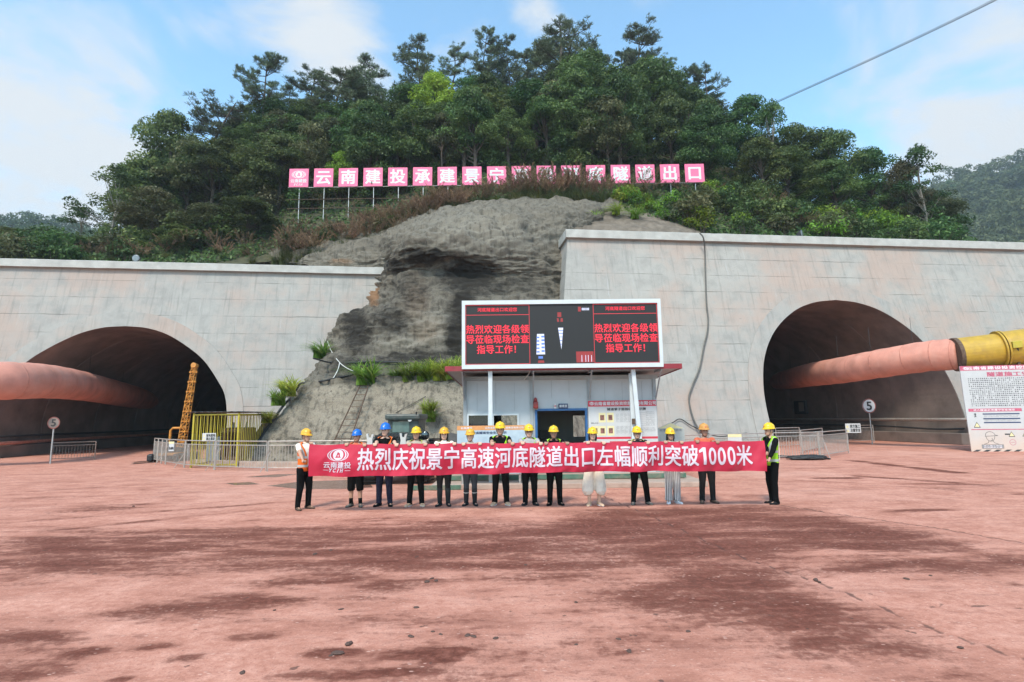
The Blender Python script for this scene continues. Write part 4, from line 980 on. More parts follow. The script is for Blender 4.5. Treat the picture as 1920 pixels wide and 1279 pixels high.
M['kerb'] = mat('dusty_kerb_concrete', (.40, .29, .235), .85, var=.15, scale=4, bump=.3, dirt=(.27, .24, .20), dscale=2, damt=.6)
M['sign_white'] = mat('white_sign_face', (.52, .52, .52), .5, var=.05, scale=3, dirt=(.50, .43, .38), dscale=2, damt=.35)
M['sign_red'] = mat('red_sign_print', (.56, .035, .06), .5, var=.08)
M['sign_magenta'] = mat('faded_magenta_print', (.46, .09, .15), .55, var=.12, dirt=(.5, .25, .25), dscale=3, damt=.4)
M['sign_navy'] = mat('navy_print', (.03, .045, .11), .5, var=.1)
M['sign_black'] = mat('black_print', (.022, .022, .024), .6, var=.1)
M['sign_grey'] = mat('grey_print', (.22, .22, .23), .6, var=.1)
M['sign_orange'] = mat('orange_print', (.60, .27, .10), .5, var=.1)
M['sign_blue'] = mat('pale_blue_print', (.38, .47, .53), .5, var=.05, dirt=(.58, .62, .64), dscale=1.5, damt=.4)
M['sign_yellow'] = mat('pale_yellow_print', (.68, .60, .33), .55, var=.06)
M['glass_dark'] = mat('dark_window_glass', (.012, .014, .022), .06, var=.1, spec=.6)
M['white_text'] = mat('white_text_print', (.75, .68, .70), .5, var=.05)

def plate(mb, place, x0, x1, z0, z1, lift=0.0):
    mb.add([place(x0, z0, lift), place(x1, z0, lift), place(x1, z1, lift), place(x0, z1, lift)], [(0, 1, 2, 3)])
def frame_lines(mb, place, x0, x1, z0, z1, w, lift=0.0):
    plate(mb, place, x0, x1, z1 - w, z1, lift); plate(mb, place, x0, x1, z0, z0 + w, lift); plate(mb, place, x0, x0 + w, z0 + w, z1 - w, lift); plate(mb, place, x1 - w, x1, z0 + w, z1 - w, lift)
def scribble(mb, place, x0, x1, z0, z1, rows, ch, rng, lift=0.0, fill=.8):
    """rows of tiny illegible print: short dashes of uneven length"""
    dz = (z1 - z0) / rows
    for r in range(rows):
        z = z1 - (r + .5) * dz; x = x0; end = x1 if r % 4 != 3 else x0 + (x1 - x0) * rng.uniform(.35, .8)
        while x < end:
            w = ch * rng.uniform(.45, .8); h = dz * .28 * rng.uniform(.8, 1.15)
            if rng.random() < .93:
                plate(mb, place, x, min(x + w, end), z - h, z + h * rng.uniform(-.2, .3), lift)
                if rng.random() < .8: plate(mb, place, x + w * .15, min(x + w * .8, end), z + h * .45, z + h, lift + .0004)
            x += ch

# ---- letter boards on the hill ---------------------------------------------------
def letter_boards():
    Y = 47.0; text = '*云南建投承建景宁高速河底隧道出口'; pw = 1.70; n = len(text)
    a = DP(541.5, 352, Y); b = DP(1321.5, 341, Y); L = (b.x - a.x); pitch = (L - pw) / (n - 1); zb = (a.z + b.z) / 2
    words = {'*': 'oval tower emblem above small white lettering, first in the row', '云': 'white character 云, second board of the row', '南': 'white character 南', '投': 'white character 投', '承': 'white character 承, sixth in the row', '景': 'upper part of 景, lower half behind reeds', '宁': 'white 宁 half hidden by reeds', '高': 'white 高 behind reeds', '速': 'white 速 behind reeds', '河': 'white 河, its lower half lost in reeds', '底': 'white 底, its lower half lost in reeds', '隧': 'white 隧 behind reed tips', '道': 'white 道 right of 隧', '出': 'white 出, second from the right end', '口': 'white square character 口, last board on the right'}
    seen = 0
    for i, ch in enumerate(text):
        x = a.x + pw / 2 + i * pitch
        desc = words.get(ch)
        if ch == '建': seen += 1; desc = 'white 建 between 南 and 投' if seen == 1 else 'white 建 between 承 and 景'
        t = thing('letter_board', 'square pink hillside board bearing ' + desc, 'sign board', (x, Y, zb), VR.uniform(-.02, .02), 'pink letter boards on the hill'); t.rotation_euler.y = VR.uniform(-.008, .008)
        MB().bbox((0, 0, pw / 2), (pw, .05, pw), .008).build('panel', M['pink_board'], t)
        pl = lambda X, Z, k: (X, -.029 - k, Z)
        mb = MB()
        if ch == '*':
            emblem(mb, 0, 1.16, 1.25, .70, pl); put_text(mb, '云南建投', 0, .57, .36, .34, pl, bold=.035); put_text(mb, 'YCIH', -.02, .22, .19, .19, pl, bold=.05, italic=.35)
        else: put_char(mb, ch, 0, pw / 2, 1.30, 1.30, pl, bold=.032)
        mb.build('character' if ch != '*' else 'emblem', M['board_white'], t)
        back = MB(); back.box((0, .05, pw * .3), (pw * .96, .04, .05)).box((0, .05, pw * .75), (pw * .96, .04, .05)); back.build('batten', M['galv'], t)
    # frame: posts, rails
    t = thing('sign_frame', 'thin steel posts and rails carrying the pink letter boards on the hill', 'sign frame', (0, Y + .12, 0))
    for i in range(n):
        x = a.x + pw / 2 + i * pitch + .05; g = hill_z(x, Y + .12)[0]; MB().tube([(x, 0, g - .5), (x, 0, zb + pw * .9)], .035, 6).build('post', M['galv'], t)
    for z, m, x1 in ((zb - .02, 'galv', a.x + L), (zb - 1.12, 'rust', a.x + pitch * 6), (zb - 1.95, 'rust', a.x + pitch * 5)):
        MB().tube([(a.x - .1, -.06, z), ((a.x + x1) / 2, -.06, z + .02), (x1, -.06, z)], .028, 6).build('rail', M[m], t)
letter_boards()

# ---- ventilation ducts -----------------------------------------------------------
def duct(name, label, pts, r, mats, parts):
    t = thing(name, label, 'ventilation duct', pts[0]); o = Vector(pts[0]); sp = [Vector(p) - o for p in spline([tuple(p) for p in pts], 10)]
    mb = MB(); rs = [r * (1 + .012 * math.sin(i * 1.7) + .02 * mnoise.noise(Vector((i * .35, 1, 2)))) for i in range(len(sp))]
    mb.tube(sp, rs, 28); mb.build('duct_skin', M['duct_pink'], t, True)
    for k in range(2, len(sp) - 1, 6):
        d = (sp[k + 1] - sp[k - 1]).normalized(); MB().tube([sp[k] - d * .03, sp[k] + d * .03], rs[k] + .006, 28, caps=True).build('joint_band', M['duct_band'], t, True)
    for k in range(4, len(sp) - 1, 9):
        if sp[k].y + o.y < 32: continue
        MB().tube([sp[k] + Vector((0, 0, rs[k])), sp[k] + Vector((0, 0, rs[k] + 1.5))], .012, 4).build('hanger', M['cable_black'], t)
    return t
M['duct_band'] = mat('duct_seam_band', (.53, .215, .155), .6, var=.2)
duct('ventilation_duct', 'fat pink fabric ventilation duct bending into the left tunnel mouth', [DP(-260, 716, 25), DP(-90, 715, 25.8), DP(20, 714, 27.5), DP(95, 716, 31), DP(165, 726, 37), DP(235, 741, 45), DP(300, 754, 58), DP(370, 765, 78)], .92, None, None)
rd = [DP(1800, 664, 30.3), DP(1740, 668, 31.5), DP(1650, 682, 34), DP(1580, 694, 37), DP(1520, 703, 42), DP(1480, 711, 50), DP(1440, 718, 62)]
duct('ventilation_duct', 'sagging pink fabric duct running from the yellow fan into the right tunnel', rd, .86, None, None)
def fan():
    p0 = DP(1793, 665, 30.2); p1 = DP(2090, 632, 28.2); d = (p1 - p0); L = d.length; d.normalize()
    t = thing('tunnel_fan', 'yellow cylindrical ventilation fan on a frame above the rules board at the right edge', 'fan', (p0.x, p0.y, 0)); o = Vector((p0.x, p0.y, 0))
    q = lambda s: p0 - o + d * (L * s)
    for s0, s1, r in ((0, .27, .88), (.305, .62, .95), (.65, 1.0, .95)):
        MB().tube([q(s0), q(s0 + .01), q(s1 - .01), q(s1)], [r * .985, r, r, r * .985], 36).build('barrel', M['fan_yellow'], t, False)
    for s in (.275, .295, .63): MB().tube([q(s - .006), q(s + .006)], 1.01, 36).build('flange', M['fan_yellow'], t)
    MB().tube([q(-.015), q(.012)], .91, 32).build('clamp_band', M['rust'], t)
    side = Vector((-d.y, d.x, 0)).normalized(); side = side if side.y < 0 else -side
    c = q(.335) + side * .95 + Vector((0, 0, .12)); MB().bbox(c, (.42, .22, .36), .03, Matrix((d, -side, Vector((0, 0, 1)))).transposed()).build('junction_box', M['yellow'], t)
    MB().tube([c + Vector((0, 0, -.18)), c + Vector((.12, 0, -.5)) - side * .1, q(.5) - Vector((0, 0, .9))], .04, 8).build('cable', M['cable_black'], t)
    for s in (.10, .36, .58, .9):
        z = q(s).z - .92; f = MB()
        for k in (-.5, .5): f.beam(q(s) + side * k + Vector((0, 0, -.74)), (q(s) + side * k).to_2d().to_3d(), .12, .12)
        f.beam(q(s) + side * .62 + Vector((0, 0, -.95)), q(s) - side * .62 + Vector((0, 0, -.95)), .12, .14); f.build('support_leg', M['rust'], t)
fan()

# ---- speed limit signs -----------------------------------------------------------
M['rim_dull'] = mat('faded_red_rim', (.22, .06, .05), .6, var=.2)
def speed_sign(px, pybase, pyc, Y, r, label, face):
    b = DP(px, pybase, Y); b.z = 0; c = DP(px, pyc, Y); t = thing('speed_limit_sign', label, 'road sign', b, R(4))
    zc = c.z; MB().tube([(0, .03, 0), (0, .03, zc + r * .4)], .035, 8).build('pole', M['galv'], t)
    MB().tube([(0, -.012, zc), (0, .006, zc)], r, 36).build('disc', face, t)
    rg = MB(); k = 40
    for a in range(k):
        a0, a1 = 2 * PI * a / k, 2 * PI * (a + 1) / k
        rg.add([(rr * math.cos(x), -.016, zc + rr * math.sin(x)) for rr, x in ((r * .86, a0), (r * 1.0, a0), (r * 1.0, a1), (r * .86, a1))], [(0, 1, 2, 3)])
    rg.build('rim', M['rim_dull'], t); nb = MB(); put_char(nb, '5', 0, zc, r * .72, r * 1.12, lambda x, z, k: (x, -.016 - k, z), bold=.05); nb.build('numeral', M['sign_black'], t)
M['sign_face_dull'] = mat('grey_sign_face', (.17, .145, .13), .6, var=.1, dirt=(.36, .28, .24), dscale=4, damt=.5)  # greyer, darker face than the white one, with paler patches
speed_sign(93.5, 868, 793, 28.5, .30, 'round speed limit sign reading 5 on a pole at the left tunnel', M['sign_face_dull'])
speed_sign(1636, 829, 761, 37, .47, 'round speed limit sign reading 5 standing in the right tunnel mouth', M['sign_white'])

M['pink_steel'] = mat('pink_dusted_steel', (.25, .18, .145), .7, .2, var=.2)
# ---- metal crowd barriers ---------------------------------------------------------
def barrier(p, q, label, group, h=1.18, brace=True, bars=None, lean=0.0, m='dusty_steel'):
    p = Vector((p[0], p[1], 0)); q = Vector((q[0], q[1], 0)); L = (q - p).length; a = math.atan2(q.y - p.y, q.x - p.x)
    t = thing('crowd_barrier', label, 'barrier', p, a, group); t.rotation_euler.x = lean; L -= .04
    f = MB(); r = .026
    for x in (0.03, L): f.tube([(x, 0, 0), (x, 0, h)], r, 6)
    for z in (h, h - .16, .14): f.tube([(.03, 0, z), (L, 0, z)], r * (1.0 if z == h else .8), 6)
    f.build('frame', M[m], t); b = MB(); n = bars or max(4, int(L / .125))
    for i in range(1, n): b.tube([(L * i / n, 0, .14), (L * i / n, 0, h - .16)], .0105, 5)
    b.build('bars', M[m], t)
    if brace: MB().tube([(L * .12, -.02, h * .75), (L * .0 - .02, -.42, .0)], .014, 5).build('brace', M[m], t)
    return t
def barrier_run(pts, label, group, step=2.0, **k):
    for a, b in zip(pts[:-1], pts[1:]):
        a = Vector(a); b = Vector(b); n = max(1, round((b - a).length / step))
        for i in range(n): barrier(a.lerp(b, i / n), a.lerp(b, (i + 1) / n), label, group, **k)
gp = lambda x, y: tuple(GP(x, y))[:2]
barrier_run([gp(287, 866), gp(310, 871)], 'dusty steel barrier at the corner where the left fence turns to the tunnel', 'barriers at the left fence corner', 1.0, brace=False)
barrier_run([gp(310, 871), gp(345, 877), gp(402, 881)], 'dusty steel barrier panel in the left fence in front of the yellow cage', 'left barrier fence by the cage')
barrier_run([gp(402, 881), gp(500, 884), gp(640, 884), gp(880, 883)], 'dusty steel barrier panel in the fence along the foot of the shotcrete slope', 'barrier fence along the slope')
barrier(gp(92, 866), gp(179, 862), 'single low steel barrier beside the left speed limit sign', None, h=.98, brace=False, m='pink_steel')
barrier_run([gp(1235, 871), gp(1330, 868), gp(1445, 862)], 'steel barrier panel between the cabin and the right tunnel behind the banner', 'barrier fence right of the cabin')
barrier(gp(1452, 862), gp(1538, 860), 'pale dusty barrier facing the yard behind the man at the banner end', None)
barrier(gp(1538, 860), gp(1592, 850), 'barrier turned obliquely away at the open end of the right fence', None)
barrier(gp(1456, 840), gp(1502, 838), 'rear barrier in the dark just inside the right tunnel mouth', None, brace=False)
barrier(gp(1504, 851), gp(1545, 842), 'oblique barrier between the front and rear barriers at the right tunnel', None, brace=False)
barrier(gp(1590, 831), gp(1640, 829), 'barrier carrying the warning board beside the right speed limit sign', None, brace=False)

def small_sign(name, label, px0, px1, pyt, pyb, Y, mats, lines, head=None, tri=True, rz=0.0):
    """flat board hung at a place; lines of text at its right, a triangle mark at its left"""
    a = DP(px0, pyb, Y); b = DP(px1, pyt, Y); w = b.x - a.x; h = b.z - a.z
    t = thing(name, label, 'sign', ((a.x + b.x) / 2, Y, a.z), rz); MB().bbox((0, 0, h / 2), (w, .02, h), .004).build('panel', mats, t)
    pl = lambda x, z, k: (x, -.013 - k, z)
    if head: hb = MB(); plate(hb, pl, -w / 2, w / 2, h * .78, h, .0002); hb.build('header', head, t)
    if tri:
        tb = MB(); n = len(lines)
        for i in range(n):
            zc = h * (.7 - .45 * i); s = h * .17; xc = -w * .37
            tb.add([pl(xc - s, zc - s * .9, .0002), pl(xc + s, zc - s * .9, .0002), pl(xc, zc + s, .0002)], [(0, 1, 2)])
        tb.build('warning_triangle', M['sign_yellow'], t)
        mk = MB()
        for i in range(n): put_char(mk, '!', -w * .37, h * (.67 - .45 * i), h * .1, h * .16, lambda x, z, k: pl(x, z, k + .001), bold=0)
        mk.build('mark', M['sign_black'], t)
    tx = MB(); n = len(lines)
    for i, s in enumerate(lines):
        wz = h * (.36 if n > 1 else .3); zc = h * (.70 - .42 * i) if n > 1 else h * .3
        x0 = -w * .20 if tri else -w * .45; x1 = w * .46; put_text(tx, s, (x0 + x1) / 2, zc, (x1 - x0) / len(s), wz, lambda x, z, k: pl(x, z, k + .0004), bold=.04)
    tx.build('lettering', M['sign_black'], t)
    return t
small_sign('warning_sign', 'white board reading 前方施工 注意安全 on the barrier in the right tunnel', 1586, 1613, 794, 812, 36.0, M['sign_white'], ['前方施工', '注意安全'])
small_sign('warning_sign', 'white board with two lines of black lettering hung on the yellow cage', 379, 405, 812, 827, 24.2, M['sign_white'], ['配电重地', '禁止靠近'])
small_sign('notice_card', 'small white card with yellow header on the barrier left of the cage', 316, 327, 828, 846, 22.8, M['sign_white'], ['当心触电'], M['sign_yellow'], False)
small_sign('notice_card', 'white card with yellow header on the barrier above the right end of the banner', 1366, 1390, 814, 840, 24.0, M['sign_white'], ['安全出口'], M['sign_yellow'], False)

# ---- yellow transformer cage --------------------------------------------------------
def cage():
    p = GP(362, 868); Y0 = 25.0; x0 = DP(359, 860, Y0).x; x1 = DP(444, 860, Y0).x; ht = DP(400, 775, Y0).z; dp = 3.4
    t = thing('equipment_cage', 'yellow barred equipment cage with dark roof between the left tunnel and the slope', 'cage', (x0, Y0, 0)); w = x1 - x0
    f = MB()
    for x in (0, w):
        for y in (0, dp): f.box((x, y, ht / 2), (.07, .07, ht))
    for z in (.12, ht - .06):
        f.box((w / 2, 0, z), (w - .08, .06, .06)).box((w / 2, dp, z), (w - .08, .06, .06)).box((0, dp / 2, z), (.06, dp - .08, .06)).box((w, dp / 2, z), (.06, dp - .08, .06))
    f.build('frame', M['yellow'], t)
    for y, nm in ((0, 'front_bars'), (dp, 'rear_bars')):
        b = MB(); n = 13
        for i in range(1, n): b.tube([(w * i / n, y, .12), (w * i / n, y, ht - .06)], .016, 6)
        b.build(nm, M['yellow'], t)
    for x in (0, w):
        b = MB(); n = 20
        for i in range(1, n): b.tube([(x, dp * i / n, .12), (x, dp * i / n, ht - .06)], .016, 6)
        b.build('side_bars', M['yellow'], t)
    r = MB(); n = 16
    for i in range(n):
        xa, xb = -.15 + (w + .3) * i / n, -.15 + (w + .3) * (i + 1) / n; za, zb = ht + .04 + .03 * (i % 2), ht + .04 + .03 * ((i + 1) % 2)
        r.add([(xa, -.15, za), (xb, -.15, zb), (xb, dp + .15, zb), (xa, dp + .15, za), (xa, -.15, za + .012), (xb, -.15, zb + .012), (xb, dp + .15, zb + .012), (xa, dp + .15, za + .012)], [(0, 3, 2, 1), (4, 5, 6, 7), (0, 1, 5, 4), (2, 3, 7, 6)])
    r.build('roof_sheet', M['dark_metal'], t)
    e = thing('transformer', 'rust-brown transformer tank inside the yellow cage', 'transformer', (x0 + w * .62, Y0 + 1.7, 0)); MB().bbox((0, 0, .95), (1.0, 1.2, 1.5), .06).build('tank', M['rust_tank'], e)
    fins = MB()
    for i in range(7): fins.box((-.42 + i * .14, -.68, .95), (.03, .16, 1.1))
    fins.build('cooling_fins', M['rust_tank'], e); c = MB()
    for i in (-.3, 0, .3): c.tube([(i, 0, 1.7), (i, 0, 1.95)], [.06, .03], 8)
    c.build('bushings', M['cable_grey'], e); MB().box((-.28, .0, .1), (.12, 1.1, .2)).box((.28, 0, .1), (.12, 1.1, .2)).build('skid', M['dark_metal'], e)
    g = thing('distribution_cabinet', 'grey electrical cabinet inside the left half of the yellow cage', 'cabinet', (x0 + w * .2, Y0 + 1.2, 0)); MB().bbox((0, 0, .75), (.6, .5, 1.1), .02).build('case', M['grey_frame'], g)
    MB().box((0, 0, .1), (.5, .4, .2)).build('plinth', M['kerb'], g); MB().box((.2, -.262, .8), (.03, .02, .14)).build('handle', M['black_paint'], g)
M['rust_tank'] = mat('brown_tank_paint', (.20, .115, .05), .6, var=.2, dirt=(.10, .07, .05), dscale=3, damt=.6)
cage()

# ---- drill rig in the left tunnel mouth -----------------------------------------------
def rig():
    Y = 29.5; b = DP(340, 838, Y); tp = DP(364.5, 689, Y + .6); t = thing('drill_rig', 'drill rig with a leaning orange lattice mast in the left tunnel mouth', 'drill rig', (b.x, Y, 0)); o = Vector((b.x, Y, 0))
    A = b - o; B = tp - o; d = (B - A).normalized(); s = Vector((d.z, 0, -d.x)).normalized(); q = d.cross(s); m = MB(); w = .15; L = (B - A).length; n = 16
    tw = lambda k: w * (1 - .35 * k / n)
    for i in (-1, 1):
        for j in (-1, 1): m.tube([A + s * w * i + q * w * j, B + s * w * .65 * i + q * w * .65 * j], .020, 6)
    for k in range(n):
        p, r = A + d * L * k / n, A + d * L * (k + 1) / n; a, c = tw(k), tw(k + 1)
        for j in (-1, 1):
            m.tube([p + s * a * (1 if k % 2 else -1) + q * a * j, r + s * c * (-1 if k % 2 else 1) + q * c * j], .013, 5); m.tube([p + q * a * (1 if k % 2 else -1) + s * a * j, r + q * c * (-1 if k % 2 else 1) + s * c * j], .018, 5)
            m.tube([p - s * a + q * a * j, p + s * a + q * a * j], .018, 5)
        if k % 2: m.box(p, (.42, .12, .07))
    m.build('mast', M['orange'], t); MB().box(B + d * .1, (.22, .2, .2)).tube([B + d * .1 - q * .14, B + d * .1 + q * .14], .14, 14).build('mast_head', M['orange'], t)
    f = MB(); f.tube([(-.62, 0, .55), (-.62, 0, 1.55), (-.5, 0, 1.68), (.1, .15, 1.68)], .06, 8); f.build('support_arm', M['orange'], t)
    e = MB(); e.bbox((-.75, .3, .62), (1.15, 1.1, .62), .06).bbox((-.75, .3, 1.0), (.6, .7, .2), .04); e.build('engine_box', M['dark_metal'], t); MB().tube([(-.75, .2, 1.1), (-.75, .2, 1.3), (-.68, .2, 1.36)], .045, 8).build('exhaust', M['rust'], t)
    for x in (-1.2, .1):
        MB().bbox((x, .4, .2), (.3, 2.2, .4), .1).build('crawler_track', M['black_paint'], t)
    MB().bbox((-.5, .4, .36), (1.1, 1.6, .14), .02).build('deck', M['orange'], t)
    MB().tube([(.42, -.05, 0), (.42, -.05, .82)], .07, 10).build('hydraulic_jack', M['galv'], t)
rig()

# ---- cabin with plinth ------------------------------------------------------------------
CY = 17.6                                   # front wall distance
cx = lambda px, Y=CY: DP(px, 783, Y).x
cz = lambda px, py, Y=CY: DP(px, py, Y).z
CX0, CX1 = cx(869), cx(1232); CZ0 = .30; CZ1 = cz(1050, 712); CD = 4.2
def plinth():
    mb = MB(); x0, x1 = CX0 - .55, CX1 + .75
    mb.bbox(((x0 + x1) / 2, CY + 1.75, .07), (x1 - x0 + .5, 6.3, .15), .02); tag(mb.build('plinth_step', M['kerb']), kind='structure')
    mb = MB(); mb.bbox(((x0 + x1) / 2, CY + 2.3, .225), (x1 - x0 - .2, 5.5, .152), .02); tag(mb.build('plinth', M['kerb']), kind='structure')
    mb = MB(); mb.bbox(((x0 + x1) / 2, CY - .46, .235), (x1 - x0 - .16, .02, .135), .004); mb.bbox((x0 - .1, CY - 1.412, .075), (1.4, .02, .13), .004); tag(mb.build('kerb_paint', M['green_paint']), kind='structure')
plinth()
def wall_with_holes(mb, x0, x1, z0, z1, holes, y, th):
    """front wall built of butted blocks around rectangular openings (x0,x1,z0,z1)"""
    xs = sorted({x0, x1, *[h[0] for h in holes], *[h[1] for h in holes]})
    for a, b in zip(xs[:-1], xs[1:]):
        zz = z0
        for h in sorted([h for h in holes if h[0] <= a + 1e-6 and h[1] >= b - 1e-6], key=lambda h: h[2]):
            if h[2] > zz: mb.box(((a + b) / 2, y, (zz + h[2]) / 2), (b - a, th, h[2] - zz))
            zz = h[3]
        if zz < z1: mb.box(((a + b) / 2, y, (zz + z1) / 2), (b - a, th, z1 - zz))
def cabin():
    t = thing('site_cabin', 'white panel site cabin with red-edged roof and blue doorway under the screen', 'site cabin', ((CX0 + CX1) / 2, CY, CZ0)); o = Vector(t.location)
    lx = lambda px: cx(px) - o.x; lz = lambda py, px=960: cz(px, py) - CZ0
    W2 = (CX1 - CX0) / 2; H = CZ1 - CZ0
    door = (lx(1003), lx(1101), 0, lz(766, 1050)); w1 = (lx(876), lx(918), lz(830, 900), lz(776, 900)); w2 = (lx(923), lx(973), lz(830, 940), lz(776, 940))
    mb = MB(); wall_with_holes(mb, -W2, W2, 0, H, [door, w1, w2], 0, .08)
    mb.box((-W2 + .04, CD / 2, H / 2), (.08, CD - .09, H)).box((W2 - .04, CD / 2, H / 2), (.08, CD - .09, H))
    bw = (lx(1080) + .35, lx(1080) + 1.0, .95, 1.75); bw2 = (lx(935), lx(935) + .9, 1.0, 1.8); wall_with_holes(mb, -W2, W2, 0, H, [bw2, bw], CD, .08)
    mb.build('wall', M['white_panel'], t)
    fl = MB(); fl.box((0, CD / 2, .015), (2 * W2 - .18, CD - .1, .03)); fl.build('floor', M['shaded_interior'], t)
    ce = MB(); ce.box((0, CD / 2, H - .05), (2 * W2 - .18, CD - .1, .03)); ce.box((lx(988), CD / 2, H / 2), (.06, CD - .1, H - .12)); ce.build('partition', M['shaded_interior'], t)
    seam = MB()
    for px in (895, 930, 965, 1035, 1068, 1135, 1168, 1205): seam.box((lx(px), -.042, H * .82 if px < 1000 or px > 1100 else H - .3), (.012, .006, H * .30 if px < 1000 or px > 1100 else .55))
    seam.build('panel_seams', M['seam'], t)
    for px in (869.5, 997, 1105.5, 1231): MB().box((lx(px) + (.05 if px < 900 else -.05 if px > 1200 else 0), -.065, H / 2), (.10, .05, H)).build('column', M['grey_frame'], t)
    MB().box((0, -.06, H + .06), (2 * W2 + .1, .12, .12)).build('eave_beam', M['grey_frame'], t); MB().box((0, CD, H + .06), (2 * W2 + .1, .12, .12)).build('eave_beam', M['grey_frame'], t)
    # roof: slight fall to the back, red edge trim
    ov = .95; sx0, sx1 = -W2 - .45, W2 + .55
    r = MB(); zf, zbk = H + .30, H + .16
    r.add([(sx0, -ov, zf - .05), (sx1, -ov, zf - .05), (sx1, CD + .4, zbk - .05), (sx0, CD + .4, zbk - .05), (sx0, -ov, zf + .03), (sx1, -ov, zf + .03), (sx1, CD + .4, zbk + .03), (sx0, CD + .4, zbk + .03)], [(3, 2, 1, 0), (4, 5, 6, 7), (0, 1, 5, 4), (1, 2, 6, 5), (2, 3, 7, 6), (3, 0, 4, 7)])
    r.build('roof', M['grey_frame'], t)
    e = MB(); e.box(((sx0 + sx1) / 2, -ov - .012, zf + .0), (sx1 - sx0 + .04, .02, .15)); e.beam((sx0 - .012, -ov, zf), (sx0 - .012, CD + .4, zbk), .02, .15); e.beam((sx1 + .012, -ov, zf), (sx1 + .012, CD + .4, zbk), .02, .15); e.build('roof_edge', M['roof_red'], t)
    for x in (-W2 + .03, lx(1000), lx(1105), W2 - .03):
        b = MB(); b.beam((x, -.09, H - .62), (x, -ov + .12, zf - .09), .035); b.beam((x, -.09, zf - .10), (x, -ov + .05, zf - .10), .05); b.build('eave_bracket', M['grey_frame'], t)
    ga = MB(); ga.add([(-W2 + .02, -.10, H - .62), (-W2 + .02, -.10, zf - .12), (-W2 + .02, -ov + .12, zf - .12)], [(0, 1, 2)]); ga.build('eave_gusset', M['white_panel'], t)
    f = MB(); dw = .07
    f.box((door[0] + dw / 2, -.01, door[3] / 2), (dw, .14, door[3])).box((door[1] - dw / 2, -.01, door[3] / 2), (dw, .14, door[3])).box(((door[0] + door[1]) / 2, -.01, door[3] - dw / 2), (door[1] - door[0] - 2 * dw, .14, dw)); f.build('door_frame', M['blue_frame'], t)
    for w in (w1, w2):
        f = MB(); q = .05
        f.box(((w[0] + w[1]) / 2, -.02, w[3] - q / 2), (w[1] - w[0], .12, q)).box(((w[0] + w[1]) / 2, -.02, w[2] + q / 2), (w[1] - w[0], .12, q)).box((w[0] + q / 2, -.02, (w[2] + w[3]) / 2), (q, .12, w[3] - w[2] - 2 * q)).box((w[1] - q / 2, -.02, (w[2] + w[3]) / 2), (q, .12, w[3] - w[2] - 2 * q)); fo = f.build('window', M['white_frame'], t)
        g = MB(); g.box(((w[0] + w[1]) / 2, .0, (w[2] + w[3]) / 2), (w[1] - w[0] - 2 * q, .006, w[3] - w[2] - 2 * q)); g.build('pane', M['glass_dark'] if w is w1 else M['glass_clear'], fo)
    # things inside, seen dimly through the doorway
    dk = thing('desk', 'desk in the dim cabin behind the doorway', 'desk', (cx(1050), CY + 2.4, CZ0 + .03)); MB().bbox((0, 0, .74), (1.5, .7, .04), .01).build('top', M['shaded_interior'], dk); 
    lg = MB()
    for a in (-.7, .7):
        for b in (-.3, .3): lg.box((a, b, .36), (.04, .04, .72))
    lg.build('leg', M['dark_metal'], dk)
    mo = thing('monitor', 'black monitor on the desk inside the cabin', 'monitor', (cx(1035), CY + 2.5, CZ0 + .79)); MB().bbox((0, 0, .3), (.55, .03, .33), .008).build('screen', M['black_paint'], mo); MB().box((0, .05, .07), (.05, .04, .14)).box((0, .05, .005), (.2, .16, .01)).build('stand', M['black_paint'], mo)
M['seam'] = mat('panel_joint', (.33, .34, .35), .6)
def glass_mat():
    m, nt, N, L, P = newmat('clear_glass'); P.inputs['Base Color'].default_value = (.8, .85, .85, 1); P.inputs['Roughness'].default_value = .02; P.inputs['Transmission Weight'].default_value = 1.0; P.inputs['IOR'].default_value = 1.02
    return m
M['glass_clear'] = glass_mat()
cabin()
def door_plate():
    p = DP(1050, 761.5, CY - .1); t = thing('door_plate', 'dark blue name plate with white lettering above the cabin doorway', 'sign', p); a = cx(1066) - cx(1044)
    MB().bbox((.1, 0, 0), (a * .8, .015, .15), .004).build('panel', M['sign_navy'], t); MB().bbox((-a * .42, 0, 0), (a * .22, .015, .15), .004).build('logo_panel', M['sign_white'], t)
    mb = MB(); put_text(mb, '值班室', .1, 0, .085, .085, lambda x, z, k: (x, -.009 - k, z), bold=.03); mb.build('lettering', M['board_white'], t)
    mk = MB(); emblem(mk, -a * .42, 0, .07, .05, lambda x, z, k: (x, -.009 - k, z)); mk.build('emblem', M['sign_red'], t)
door_plate()
def siren():
    t = thing('alarm_siren', 'small red alarm siren with dome on the cabin wall left of the doorway', 'siren', DP(1004.5, 767, CY - .17)); MB().bbox((0, 0, .12), (.15, .12, .22), .02).build('horn_box', M['siren_red'], t, True)
    MB().tube([(0, -.06, .10), (0, -.09, .10)], [.045, .065], 16).build('horn', M['siren_red'], t); MB().tube([(0, 0, .23), (0, 0, .30), (0, 0, .345), (0, 0, .36)], [.055, .052, .03, .005], 14).build('dome', M['siren_red'], t, True)
    MB().bbox((0, .05, .0), (.13, .05, .03), .005).build('bracket', M['galv'], t)
M['siren_red'] = mat('siren_red_plastic', (.26, .03, .028), .35, var=.2)
siren()

